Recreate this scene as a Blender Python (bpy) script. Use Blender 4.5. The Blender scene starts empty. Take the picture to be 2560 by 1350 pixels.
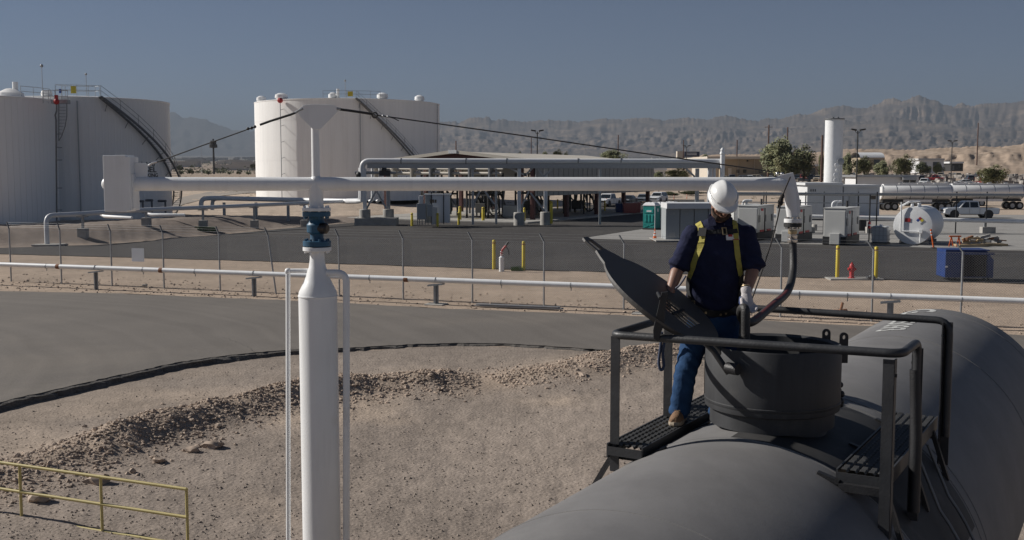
import bpy, bmesh, math, random
import numpy as np
from mathutils import Vector, Matrix, noise as mnoise
from mathutils.bvhtree import BVHTree

R = math.radians
sc = bpy.context.scene
col = sc.collection

# ---------------------------------------------------------------- camera
FPX, HZ, CAMH = 2700.0, 430.0, 5.0
TH = math.atan((675 - HZ) / FPX)
cam = bpy.data.cameras.new('camera'); cam_o = bpy.data.objects.new('camera', cam); col.objects.link(cam_o)
cam.sensor_width = 36; cam.lens = 36 * FPX / 2560; cam.clip_start = .1; cam.clip_end = 90000
cam_o.location = (0, 0, CAMH); cam_o.rotation_euler = (R(90) - TH, 0, 0)
sc.camera = cam_o

# ---------------------------------------------------------------- sky and sun
SUN_EL, SUN_AZ = 32.0, 74.0            # azimuth is measured to the left of the view direction
world = bpy.data.worlds.new('World'); sc.world = world; world.use_nodes = True
wn = world.node_tree; bg = wn.nodes['Background']
sky = wn.nodes.new('ShaderNodeTexSky'); sky.sky_type = 'NISHITA'; sky.sun_disc = False
sky.sun_elevation = R(SUN_EL); sky.sun_rotation = R(-SUN_AZ)
sky.altitude = 3000; sky.air_density = 0.6; sky.dust_density = 0.25; sky.ozone_density = 0.6
wn.links.new(sky.outputs[0], bg.inputs[0]); bg.inputs[1].default_value = 0.05
S = Vector((-math.sin(R(SUN_AZ)) * math.cos(R(SUN_EL)), math.cos(R(SUN_AZ)) * math.cos(R(SUN_EL)), math.sin(R(SUN_EL))))
sl = bpy.data.lights.new('sun', 'SUN'); sl.energy = 5.0; sl.angle = R(.5); sl.color = (1, .955, .89)
sun = bpy.data.objects.new('sun', sl); col.objects.link(sun)
sun.rotation_euler = S.to_track_quat('Z', 'Y').to_euler(); sun.location = (-40, 20, 60)
vs = sc.view_settings
vs.view_transform = 'Standard'; vs.look = 'None'; vs.gamma = 1; vs.use_curve_mapping = False; vs.exposure = 0.25
sc.cycles.max_bounces = 5; sc.cycles.diffuse_bounces = 3; sc.cycles.glossy_bounces = 2
sc.cycles.transmission_bounces = 3; sc.cycles.transparent_max_bounces = 6; sc.cycles.volume_bounces = 0
sc.cycles.caustics_reflective = False; sc.cycles.caustics_refractive = False

# ---------------------------------------------------------------- measuring helpers
def ray(u, v):
    x = (u - 1280) / FPX; z = -(v - 675) / FPX; c, s = math.cos(TH), math.sin(TH)
    return Vector((x, c + s * z, -s + c * z))
def at(u, v, Y):                       # the place at distance Y that the surveyed picture point stands for
    r = ray(u, v); return Vector((0, 0, CAMH)) + r * (Y / r.y)
def gr(u, v, z=0.0):                   # the same, on the level z
    r = ray(u, v); return Vector((0, 0, CAMH)) + r * ((z - CAMH) / r.z)

AZ = R(30.3)
D = Vector((math.sin(AZ), math.cos(AZ), 0)); W = Vector((math.cos(AZ), -math.sin(AZ), 0)); Z = Vector((0, 0, 1))
def fr(o, w, d, z): return Vector(o) + W * w + D * d + Z * z      # plant axes: w across, d along

# ---------------------------------------------------------------- materials
MATS = {}
def mat(name, c, rough=.55, metal=0., var=.1, vs_=2.5, bump=0., bs=30., c2=None, c2s=1.2, c2t=.55, spec=.5, stretch=None, alpha=None, trans=0., coat=0.):
    if name in MATS: return MATS[name]
    m = bpy.data.materials.new(name); m.use_nodes = True; MATS[name] = m
    nt = m.node_tree; N = nt.nodes; L = nt.links; b = N['Principled BSDF']
    b.inputs['Roughness'].default_value = rough; b.inputs['Metallic'].default_value = metal
    b.inputs['Specular IOR Level'].default_value = spec
    if coat: b.inputs['Coat Weight'].default_value = coat; b.inputs['Coat Roughness'].default_value = .15
    if trans: b.inputs['Transmission Weight'].default_value = trans
    tc = N.new('ShaderNodeTexCoord'); src = tc.outputs['Object']
    if stretch:
        mp = N.new('ShaderNodeMapping'); mp.inputs['Scale'].default_value = stretch; L.new(src, mp.inputs[0]); src = mp.outputs[0]
    n1 = N.new('ShaderNodeTexNoise'); n1.inputs['Scale'].default_value = vs_; n1.inputs['Detail'].default_value = 6
    L.new(src, n1.inputs['Vector'])
    mr = N.new('ShaderNodeMapRange'); mr.inputs[1].default_value = .25; mr.inputs[2].default_value = .75
    mr.inputs[3].default_value = 1 - var; mr.inputs[4].default_value = 1 + var; L.new(n1.outputs[0], mr.inputs[0])
    hs = N.new('ShaderNodeVectorMath'); hs.operation = 'SCALE'; L.new(mr.outputs[0], hs.inputs['Scale'])
    if c2:
        n2 = N.new('ShaderNodeTexNoise'); n2.inputs['Scale'].default_value = c2s; n2.inputs['Detail'].default_value = 8; n2.inputs['Roughness'].default_value = .65
        L.new(src, n2.inputs['Vector'])
        rp = N.new('ShaderNodeMapRange'); rp.inputs[1].default_value = c2t; rp.inputs[2].default_value = c2t + .12; L.new(n2.outputs[0], rp.inputs[0])
        mx = N.new('ShaderNodeMix'); mx.data_type = 'RGBA'; mx.inputs[6].default_value = (*c, 1); mx.inputs[7].default_value = (*c2, 1)
        L.new(rp.outputs[0], mx.inputs[0]); L.new(mx.outputs[2], hs.inputs[0])
    else:
        hs.inputs[0].default_value = c
    L.new(hs.outputs[0], b.inputs['Base Color'])
    rr = N.new('ShaderNodeMapRange'); rr.inputs[3].default_value = max(.02, rough - .08); rr.inputs[4].default_value = min(1, rough + .08)
    L.new(n1.outputs[0], rr.inputs[0]); L.new(rr.outputs[0], b.inputs['Roughness'])
    if bump:
        n3 = N.new('ShaderNodeTexNoise'); n3.inputs['Scale'].default_value = bs; n3.inputs['Detail'].default_value = 5
        L.new(src, n3.inputs['Vector'])
        bp = N.new('ShaderNodeBump'); bp.inputs['Strength'].default_value = bump; bp.inputs['Distance'].default_value = .02
        L.new(n3.outputs[0], bp.inputs['Height']); L.new(bp.outputs[0], b.inputs['Normal'])
    return m

white = mat('white_paint', (.78, .785, .785), .42, var=.05, bump=.05, bs=60, c2=(.73, .72, .70), c2s=2.2, c2t=.60)
white_tank = mat('tank_paint', (.84, .832, .815), .5, var=.04, vs_=.3, c2=(.79, .775, .75), c2s=.25, c2t=.58, stretch=(1, 1, .2))
panel_white = mat('panel_paint', (.83, .82, .80), .5, var=.05, vs_=.5, stretch=(1, 1, .15), c2=(.78, .765, .74), c2s=.4, c2t=.6)
galv = mat('galvanised_steel', (.34, .35, .36), .45, .55, var=.15, vs_=8)
galv_dark = mat('weathered_steel', (.16, .165, .17), .5, .4, var=.2, vs_=6)
black_iron = mat('black_iron', (.018, .018, .02), .55, var=.3, vs_=9, bump=.15, bs=80)
rail_paint = mat('worn_black_paint', (.030, .031, .034), .5, var=.25, vs_=7, c2=(.075, .072, .07), c2s=5, c2t=.62, bump=.1, bs=60)
car_grey = mat('tank_car_grey', (.172, .167, .166), .6, var=.07, vs_=1.1, c2=(.19, .184, .18), c2s=.8, c2t=.5, bump=.04, bs=50, spec=.22)
dome_grey = mat('dome_charcoal', (.034, .035, .038), .6, var=.18, vs_=4, c2=(.058, .057, .055), c2s=3, c2t=.58, bump=.03, bs=60)
lid_grey = mat('lid_grey', (.062, .057, .053), .6, var=.15, vs_=4, c2=(.075, .055, .042), c2s=4, c2t=.7)
rubber = mat('black_rubber', (.022, .022, .023), .6, var=.25, vs_=20, bump=.2, bs=60)
hose_m = mat('hose_rubber', (.030, .029, .029), .55, var=.2, vs_=14, bump=.25, bs=70, c2=(.05, .045, .042), c2s=6, c2t=.6)
red_stripe = mat('hose_stripe', (.12, .025, .027), .6, var=.2, vs_=14)
blue_paint = mat('blue_swivel_paint', (.020, .085, .155), .5, var=.2, vs_=10, c2=(.03, .05, .08), c2s=9, c2t=.62)
brass = mat('brass', (.42, .33, .20), .4, .7, var=.2)
chrome = mat('bright_steel', (.62, .61, .60), .22, .9, var=.1)
polish = mat('polished_aluminium', (.80, .80, .79), .34, .15, var=.04, vs_=.8)
concrete = mat('concrete', (.36, .345, .32), .85, var=.14, vs_=2, bump=.3, bs=25, c2=(.29, .275, .25), c2s=.7, c2t=.55)
yellow = mat('safety_yellow', (.60, .47, .035), .5, var=.08, vs_=3, c2=(.48, .36, .03), c2s=4, c2t=.62)
pale_yellow = mat('faded_yellow', (.52, .43, .17), .5, var=.1, vs_=4, c2=(.42, .34, .13), c2s=6, c2t=.6)
maroon = mat('red_oxide', (.085, .028, .024), .6, var=.15)
roof_tan = mat('roof_tan', (.58, .53, .45), .5, var=.05, vs_=.4)
panel_grey = mat('cladding_grey', (.27, .27, .255), .55, var=.05, vs_=.4)
dark_steel = mat('dark_steel', (.035, .034, .033), .55, var=.2)
cab_grey = mat('cabinet_grey', (.31, .33, .34), .5, var=.05, vs_=1.2)
gen_grey = mat('generator_beige', (.50, .50, .485), .5, var=.05, vs_=1)
lt_blue_white = mat('pale_metal_siding', (.68, .685, .69), .45, var=.05, vs_=.7)
red = mat('signal_red', (.42, .022, .025), .45, var=.12, vs_=6)
orange = mat('traffic_orange', (.70, .13, .02), .5, var=.1)
refl = mat('reflective_white', (.75, .75, .75), .35, var=.05)
teal = mat('teal_plastic', (.008, .22, .20), .5, var=.08)
teal_lt = mat('teal_plastic_ribs', (.015, .30, .27), .5, var=.08)
blue_bin = mat('blue_bin_paint', (.011, .036, .15), .5, var=.15, vs_=3)
mesh_black = mat('black_screen', (.02, .02, .022), .7, var=.3, vs_=20)
wood = mat('pole_wood', (.115, .065, .05), .8, var=.2, vs_=3)
timber = mat('raw_timber', (.36, .27, .16), .8, var=.2, vs_=4)
glass_dark = mat('dark_glass', (.012, .015, .018), .08, var=.1, spec=.8)
tyre = mat('tyre', (.015, .015, .015), .8, var=.2)
car_white = mat('car_white', (.68, .69, .70), .3, var=.03, coat=.4)
car_blue = mat('car_slate', (.045, .055, .075), .3, var=.05, coat=.4)
car_silver = mat('car_silver', (.26, .29, .33), .3, .3, var=.05, coat=.4)
car_dark = mat('car_dark', (.03, .033, .04), .3, var=.05, coat=.4)
car_red = mat('car_red', (.22, .02, .02), .3, var=.05, coat=.4)
car_tan = mat('car_tan', (.36, .31, .24), .35, var=.05, coat=.3)
rust = mat('rust', (.20, .085, .04), .85, var=.35, vs_=15, bump=.3)
letter_black = mat('black_lettering', (.015, .015, .016), .5, var=.05)
letter_white = mat('white_lettering', (.52, .52, .50), .55, var=.14, vs_=9)
sign_red = mat('sign_red', (.38, .03, .03), .5, var=.05)
sign_yellow = mat('sign_yellow', (.62, .50, .05), .5, var=.05)
sign_blue = mat('sign_blue', (.02, .06, .28), .5, var=.05)
tan_wall = mat('stucco_tan', (.40, .33, .24), .8, var=.06, vs_=.4)
tan_lt = mat('stucco_light', (.56, .50, .42), .8, var=.06, vs_=.4)
skin = mat('skin', (.27, .145, .10), .5, var=.12, vs_=14, bump=.08, bs=120)
beard = mat('beard_hair', (.055, .036, .026), .8, var=.3, vs_=60, bump=.4, bs=150)
navy = mat('navy_cotton', (.019, .022, .050), .9, var=.25, vs_=9, bump=.35, bs=28, spec=.15)
denim = mat('blue_denim', (.018, .052, .125), .85, var=.28, vs_=7, bump=.35, bs=26, c2=(.027, .068, .15), c2s=6, c2t=.58, spec=.2)
suede = mat('boot_suede', (.20, .115, .065), .85, var=.25, vs_=25, bump=.3, bs=90)
sole = mat('boot_sole', (.33, .27, .20), .8, var=.2, vs_=20)
hat_white = mat('hard_hat_white', (.76, .76, .75), .28, var=.02, coat=.3)
glove_white = mat('glove_knit', (.52, .49, .49), .85, var=.1, vs_=40, bump=.3, bs=160)
glove_blue = mat('glove_palm', (.035, .06, .16), .7, var=.15)
strap_yellow = mat('harness_yellow', (.42, .36, .07), .7, var=.15, vs_=40, bump=.2, bs=200)
strap_black = mat('harness_black', (.012, .012, .013), .75, var=.2, vs_=30)
leaf_g = mat('olive_leaves', (.145, .155, .072), .7, var=.35, vs_=1.1, c2=(.20, .185, .095), c2s=.9, c2t=.56)
leaf_d = mat('dark_leaves', (.11, .12, .06), .7, var=.35, vs_=1.1, c2=(.16, .145, .08), c2s=.9, c2t=.58)
bark = mat('bark', (.11, .08, .06), .9, var=.3)
weed = mat('green_weed', (.07, .14, .02), .7, var=.3, vs_=5)
plastic_tote = mat('tote_plastic', (.50, .52, .52), .35, var=.06)
stone_m = mat('tan_stone', (.39, .305, .238), .9, var=.30, vs_=1.5, c2=(.44, .355, .285), c2s=1.6, c2t=.55)

def streaks(m, rot, scale, lo, hi, a=.35, b=.7):
    """long faint runs of dust or wear over an existing paint"""
    nt = m.node_tree; N = nt.nodes; L = nt.links; bs_ = N['Principled BSDF']; src = bs_.inputs['Base Color'].links[0].from_socket
    tc = N.new('ShaderNodeTexCoord'); mp = N.new('ShaderNodeMapping'); mp.inputs['Rotation'].default_value = rot; mp.inputs['Scale'].default_value = scale; L.new(tc.outputs['Object'], mp.inputs[0])
    n = N.new('ShaderNodeTexNoise'); n.inputs['Scale'].default_value = 1; n.inputs['Detail'].default_value = 7; n.inputs['Roughness'].default_value = .65; L.new(mp.outputs[0], n.inputs['Vector'])
    mr = N.new('ShaderNodeMapRange'); mr.inputs[1].default_value = a; mr.inputs[2].default_value = b; mr.inputs[3].default_value = lo; mr.inputs[4].default_value = hi; L.new(n.outputs[0], mr.inputs[0])
    s2 = N.new('ShaderNodeVectorMath'); s2.operation = 'SCALE'; L.new(src, s2.inputs[0]); L.new(mr.outputs[0], s2.inputs['Scale']); L.new(s2.outputs[0], bs_.inputs['Base Color'])
streaks(car_grey, (0, 0, AZ), (.5, 3, .5), 1.03, .96)
streaks(car_grey, (0, 0, AZ), (2.2, 1.2, 2.2), 1.06, .93, .4, .6)
streaks(dome_grey, (0, 0, 0), (9, 9, .8), 1.25, .8)
streaks(white_tank, (0, 0, 0), (2.2, 2.2, .06), 1.03, .93, .45, .75)
streaks(panel_white, (0, 0, 0), (2.2, 2.2, .06), 1.03, .92, .45, .75)
streaks(white, (0, 0, 0), (14, 14, 1.2), 1.02, .93, .5, .75)

# ---------------------------------------------------------------- mesh helpers
def ortho(n):
    n = Vector(n).normalized(); a = Vector((0, 0, 1)) if abs(n.z) < .9 else Vector((1, 0, 0))
    x = a.cross(n).normalized(); return x, n.cross(x)
class MB:
    def __init__(s): s.v = []; s.f = []
    def add(s, v, f):
        o = len(s.v); s.v += [Vector(p) for p in v]; s.f += [tuple(i + o for i in q) for q in f]; return s
    def box(s, c, size, ax=None):
        ax = ax or (Vector((1, 0, 0)), Vector((0, 1, 0)), Z); c = Vector(c); h = [k / 2 for k in size]
        p = [c + ax[0] * (i * h[0]) + ax[1] * (j * h[1]) + ax[2] * (k * h[2]) for i in (-1, 1) for j in (-1, 1) for k in (-1, 1)]
        return s.add(p, [(0, 1, 3, 2), (4, 6, 7, 5), (0, 4, 5, 1), (2, 3, 7, 6), (0, 2, 6, 4), (1, 5, 7, 3)])
    def bar(s, a, b, w, h, up=Z):
        a, b = Vector(a), Vector(b); t = (b - a); L_ = t.length; t = t / L_
        x = Vector(up).cross(t)
        x = x.normalized() if x.length > 1e-4 else ortho(t)[0]
        return s.box((a + b) / 2, (w, L_, h), (x, t, t.cross(x) * -1))
    def cyl(s, a, b, r, r2=None, n=14, caps=True):
        a, b = Vector(a), Vector(b); r2 = r if r2 is None else r2; x, y = ortho(b - a)
        p = []
        for q, rr in ((a, r), (b, r2)):
            p += [q + (x * math.cos(2 * math.pi * i / n) + y * math.sin(2 * math.pi * i / n)) * rr for i in range(n)]
        f = [(i, (i + 1) % n, n + (i + 1) % n, n + i) for i in range(n)]
        if caps: f += [tuple(range(n - 1, -1, -1)), tuple(range(n, 2 * n))]
        return s.add(p, f)
    def tube(s, pts, r, n=10, caps=True, ry=None):
        pts = [Vector(p) for p in pts]; m = len(pts)
        rs = list(r) if hasattr(r, '__len__') else [r] * m
        rys = rs if ry is None else (list(ry) if hasattr(ry, '__len__') else [ry] * m)
        t0 = (pts[1] - pts[0]).normalized(); x, y = ortho(t0); p = []
        for i in range(m):
            t = (pts[min(i + 1, m - 1)] - pts[max(i - 1, 0)]).normalized()
            x = (x - t * x.dot(t)).normalized(); y = t.cross(x)
            p += [pts[i] + x * (math.cos(2 * math.pi * k / n) * rs[i]) + y * (math.sin(2 * math.pi * k / n) * rys[i]) for k in range(n)]
        f = [(i * n + k, i * n + (k + 1) % n, (i + 1) * n + (k + 1) % n, (i + 1) * n + k) for i in range(m - 1) for k in range(n)]
        if caps: f += [tuple(range(n - 1, -1, -1)), tuple(range((m - 1) * n, m * n))]
        return s.add(p, f)
    def rings(s, rings, caps=True):
        n = len(rings[0]); p = [q for r_ in rings for q in r_]; m = len(rings)
        f = [(i * n + k, i * n + (k + 1) % n, (i + 1) * n + (k + 1) % n, (i + 1) * n + k) for i in range(m - 1) for k in range(n)]
        if caps: f += [tuple(range(n - 1, -1, -1)), tuple(range((m - 1) * n, m * n))]
        return s.add(p, f)
    def lathe(s, prof, o=(0, 0, 0), axis=Z, n=24, caps=True):
        o = Vector(o); axis = Vector(axis).normalized(); x, y = ortho(axis)
        return s.rings([[o + axis * z + (x * math.cos(2 * math.pi * k / n) + y * math.sin(2 * math.pi * k / n)) * max(r, 1e-4) for k in range(n)] for r, z in prof], caps)
    def prism(s, poly, o, ux, uy, th, centred=True):
        o, ux, uy = Vector(o), Vector(ux), Vector(uy); nn = ux.cross(uy).normalized() * th
        a = o - nn / 2 if centred else o; n = len(poly)
        p = [a + ux * x + uy * y for x, y in poly]; p += [q + nn for q in p]
        return s.add(p, [tuple(range(n - 1, -1, -1)), tuple(range(n, 2 * n))] + [(i, (i + 1) % n, n + (i + 1) % n, n + i) for i in range(n)])
    def ball(s, c, r, n=14, m=9, sc_=(1, 1, 1), rot=None):
        c = Vector(c); rr = []
        for j in range(m + 1):
            a = math.pi * j / m; ring = []
            for k in range(n):
                b = 2 * math.pi * k / n
                q = Vector((math.sin(a) * math.cos(b) * sc_[0], math.sin(a) * math.sin(b) * sc_[1], -math.cos(a) * sc_[2])) * r
                if rot: q = rot @ q
                ring.append(c + q)
            rr.append(ring)
        rr[0] = [c + (rot @ Vector((0, 0, -r * sc_[2])) if rot else Vector((0, 0, -r * sc_[2]))) + (q - rr[0][0]) * .01 for q in rr[1]] if False else rr[0]
        return s.rings(rr[1:-1], True)
    def build(s, name, m, parent=None, smooth=None, bevel=0, local=False, **props):
        off = Vector((0, 0, 0)) if (parent is None or local) else ploc(parent)
        me = bpy.data.meshes.new(name); me.from_pydata([tuple(p - off) for p in s.v], [], s.f); me.materials.append(m)
        me.update()
        if smooth is not None:
            me.polygons.foreach_set('use_smooth', [True] * len(me.polygons)); me.set_sharp_from_angle(angle=R(smooth))
        o = bpy.data.objects.new(name, me); col.objects.link(o)
        if parent: o.parent = parent
        if bevel:
            b = o.modifiers.new('bevel', 'BEVEL'); b.width = bevel; b.segments = 2; b.limit_method = 'ANGLE'; b.angle_limit = R(40)
        for k, q in props.items(): o[k] = q
        return o
WLOC = {}
def ploc(o):
    if o in WLOC: return WLOC[o]
    v = Vector((0, 0, 0))
    while o: v = v + o.location; o = o.parent
    return v
def tag(o, label, cat, group=None):
    o['label'] = label; o['category'] = cat
    if group: o['group'] = group
    return o
def thing(name, label, cat, loc=(0, 0, 0), group=None):
    o = bpy.data.objects.new(name, None); col.objects.link(o); o.location = loc; o.empty_display_size = .2
    return tag(o, label, cat, group)
def one(mb, name, m, label, cat, loc, group=None, **k):           # a thing that is a single mesh, origin at its base
    e = bpy.data.objects.new('tmp', None); e.location = loc
    off = Vector(loc); mb.v = [p - off for p in mb.v]; bpy.data.objects.remove(e)
    o = mb.build(name, m, **k); o.location = loc; return tag(o, label, cat, group)
def copy_tree(o, parent=None):
    c = o.copy(); col.objects.link(c); c.parent = parent
    for ch in list(o.children): copy_tree(ch, c)
    return c
def struct(o): o['kind'] = 'structure'; return o
def stuff(o): o['kind'] = 'stuff'; return o

def flat_curve(outlines, thick):
    """plate with holes: 2D filled curve turned into mesh data (local x,y plane)"""
    cu = bpy.data.curves.new('c', 'CURVE'); cu.dimensions = '2D'; cu.fill_mode = 'BOTH'; cu.extrude = thick / 2
    for ol in outlines:
        sp = cu.splines.new('POLY'); sp.points.add(len(ol) - 1)
        for p, q in zip(sp.points, ol): p.co = (q[0], q[1], 0, 1)
        sp.use_cyclic_u = True
    ob = bpy.data.objects.new('c', cu); col.objects.link(ob)
    me = bpy.data.meshes.new_from_object(ob.evaluated_get(bpy.context.evaluated_depsgraph_get()))
    v = [w.co.copy() for w in me.vertices]; f = [tuple(p.vertices) for p in me.polygons]
    bpy.data.objects.remove(ob); bpy.data.curves.remove(cu); bpy.data.meshes.remove(me)
    return v, f
def text_mesh(body, size, thick=0.0, sub=0):
    cu = bpy.data.curves.new('t', 'FONT'); cu.body = body; cu.size = size; cu.align_x = 'CENTER'; cu.align_y = 'CENTER'; cu.extrude = thick; cu.offset = size * .018
    ob = bpy.data.objects.new('t', cu); col.objects.link(ob)
    me = bpy.data.meshes.new_from_object(ob.evaluated_get(bpy.context.evaluated_depsgraph_get()))
    v = [w.co.copy() for w in me.vertices]; f = [tuple(p.vertices) for p in me.polygons]
    bpy.data.objects.remove(ob); bpy.data.curves.remove(cu); bpy.data.meshes.remove(me)
    return v, f
def remesh(mb, name, m, voxel=.012, smooth=3, parent=None, disp=None, base=None):
    o = mb.build(name + '_raw', m)
    r = o.modifiers.new('r', 'REMESH'); r.mode = 'VOXEL'; r.voxel_size = voxel
    q = o.modifiers.new('s', 'SMOOTH'); q.factor = .5; q.iterations = smooth
    me = bpy.data.meshes.new_from_object(o.evaluated_get(bpy.context.evaluated_depsgraph_get()))
    bpy.data.objects.remove(o)
    nv = len(me.vertices); co = np.empty(nv * 3); me.vertices.foreach_get('co', co); co = co.reshape(-1, 3)
    if disp:
        nr = np.empty(nv * 3, np.float32); me.vertex_normals.foreach_get('vector', nr); nr = nr.reshape(-1, 3)
        co = co + nr * np.array([disp(Vector(p)) for p in co])[:, None]
    me.name = name; me.materials.clear(); me.materials.append(m)
    off = ploc(parent) if parent else Vector(base or (0, 0, 0))
    me.vertices.foreach_set('co', (co - np.array(off)).ravel())
    me.polygons.foreach_set('use_smooth', [True] * len(me.polygons)); me.update()
    p = bpy.data.objects.new(name, me); col.objects.link(p)
    if parent: p.parent = parent
    return p

# ---------------------------------------------------------------- numeric noise for the land
rng = np.random.default_rng(4)
_tab = rng.random((256, 256))
def vnoise(x, y):
    xi = np.floor(x).astype(int); yi = np.floor(y).astype(int); fx = x - xi; fy = y - yi
    fx = fx * fx * (3 - 2 * fx); fy = fy * fy * (3 - 2 * fy)
    a = _tab[xi & 255, yi & 255]; b = _tab[(xi + 1) & 255, yi & 255]; c = _tab[xi & 255, (yi + 1) & 255]; d = _tab[(xi + 1) & 255, (yi + 1) & 255]
    return (a * (1 - fx) + b * fx) * (1 - fy) + (c * (1 - fx) + d * fx) * fy
def fbm(x, y, o=4):
    s = 0; a = .5
    for i in range(o): s = s + a * vnoise(x + i * 17.3, y - i * 9.1); x = x * 2.03; y = y * 2.03; a *= .5
    return s
def sstep(a, b, x):
    t = np.clip((x - a) / (b - a), 0, 1); return t * t * (3 - 2 * t)
def pl_dist(px, py, pts):
    """distance to a polyline and the side (positive to its right)"""
    best = np.full(px.shape, 1e9); side = np.zeros(px.shape); par = np.zeros(px.shape)
    acc = 0
    for (x0, y0), (x1, y1) in zip(pts[:-1], pts[1:]):
        dx, dy = x1 - x0, y1 - y0; L2 = dx * dx + dy * dy
        t = np.clip(((px - x0) * dx + (py - y0) * dy) / L2, 0, 1)
        d = np.hypot(px - (x0 + t * dx), py - (y0 + t * dy))
        cr = dx * (py - y0) - dy * (px - x0)
        m = d < best
        best = np.where(m, d, best); side = np.where(m, -np.sign(cr), side); par = np.where(m, acc + t * math.sqrt(L2), par); acc += math.sqrt(L2)
    return best, side, par

ROAD_EDGE = [(-16.5, 6), (-14.2, 14), (-12.2, 20.3), (-10.76, 23.85), (-9.65, 26.24), (-8.39, 28.69), (-6.08, 30.13), (-4.65, 30.27), (-2.11, 31.27), (.23, 31.05), (2.9, 29.8), (8, 27.4), (16, 23.4), (30, 16)]
TOE = [(-60, 58), (-32.05, 71.9), (-28.6, 74.3), (-26.7, 77.3), (-24.6, 82.8), (-22.0, 90), (-19.1, 99.3), (-15.6, 105), (-13.6, 108), (-8, 117), (0, 131), (8, 146)]
TOE_L = sum(math.dist(a, b) for a, b in zip(TOE[:-1], TOE[1:])) - 45
WIND = [tuple(gr(u, v, -.22)[:2]) for u, v in ((-120, 1235), (80, 1180), (220, 1140), (400, 1078), (560, 1038), (700, 1005), (900, 978), (1100, 962), (1200, 962))]
WIND2 = [tuple(gr(u, v, -.22)[:2]) for u, v in ((1230, 962), (1330, 952), (1430, 945), (1540, 918), (1640, 905), (1760, 890))]
def T(x, y, fine=True):
    x = np.asarray(x, float); y = np.asarray(y, float)
    d, s, _ = pl_dist(x, y, ROAD_EDGE); sd = d * s
    z = -np.interp(x, [-8, -3], [.13, .045]) * sstep(-.35, .10, sd) - .72 * sstep(1.5, 17, sd)
    near = sstep(.75, 1.9, sd) * (np.hypot(x, y) < 60)
    for pts, hgt, wd in ((WIND, .42, .72), (WIND2, .34, .8)):
        dw, sw, pw = pl_dist(x, y, pts); wob = vnoise(pw * .55, pw * 0 + 3.3)
        L_ = sum(math.dist(a, b) for a, b in zip(pts[:-1], pts[1:]))
        endf = sstep(-.2, 1.6, pw) * sstep(-.2, 1.6, L_ - pw)
        wdt = wd * (.75 + .5 * vnoise(pw * .8, pw * 0 + 8.1))
        z = z + hgt * (.45 + .8 * wob) * endf * np.exp(-(dw / wdt) ** 2) * (1 + .35 * (vnoise(x * 3.1, y * 3.1) - .5))
    # bank with the pipe on its crest, left
    db, sb, pb = pl_dist(x, y, TOE); s_ = -db * sb
    left = (s_ > 0) & (y > 40)
    bank = (1.15 * sstep(0, 5.5, s_) - .7 * sstep(7, 11, s_)) * (1 - sstep(TOE_L - 16, TOE_L - 2, pb))
    # long rise to the back
    rl = np.interp(y, [0, 100, 160, 350, 600], [0, 0, .95, 3.1, 3.6]); rr = np.interp(y, [0, 150, 350, 600], [0, 0, 3.4, 4.0])
    k = sstep(-.16, -.10, x / np.maximum(y, 1))
    z = z + np.where(left, bank, 0) + np.where(y > 60, rl * (1 - k) + rr * k, 0)
    r = np.hypot(x, y)
    z = z + np.maximum(0, r - 1300) * .0155
    flat = sstep(0, 1.5, s_) * (y > 40) + sstep(120, 220, y)
    z = z + np.clip(flat, 0, 1) * (fbm(x * .25, y * .25) - .5) * .35 * np.clip(r / 90, 0, 1)
    if fine:
        z = z + near * ((fbm(x * 2.2, y * 2.2, 3) - .45) * .07 + (fbm(x * 9, y * 9, 2) - .37) * .03)
        strip = (sd < -6) & (y < 62) & (y > 30)
        z = z + np.where(strip, (fbm(x * 1.7, y * 1.7, 3) - .45) * .05, 0)
        z = z + np.where(left, (fbm(x * 2.5, y * 2.5, 3) - .45) * .12, 0)
    return z
def Tz(x, y): return float(T(np.array([x]), np.array([y]), False)[0])
def onT(u, v, z0=0.0):                 # a surveyed ground point, on the land
    p = gr(u, v, z0)
    for _ in range(4): p = gr(u, v, Tz(p.x, p.y))
    return p

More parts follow.
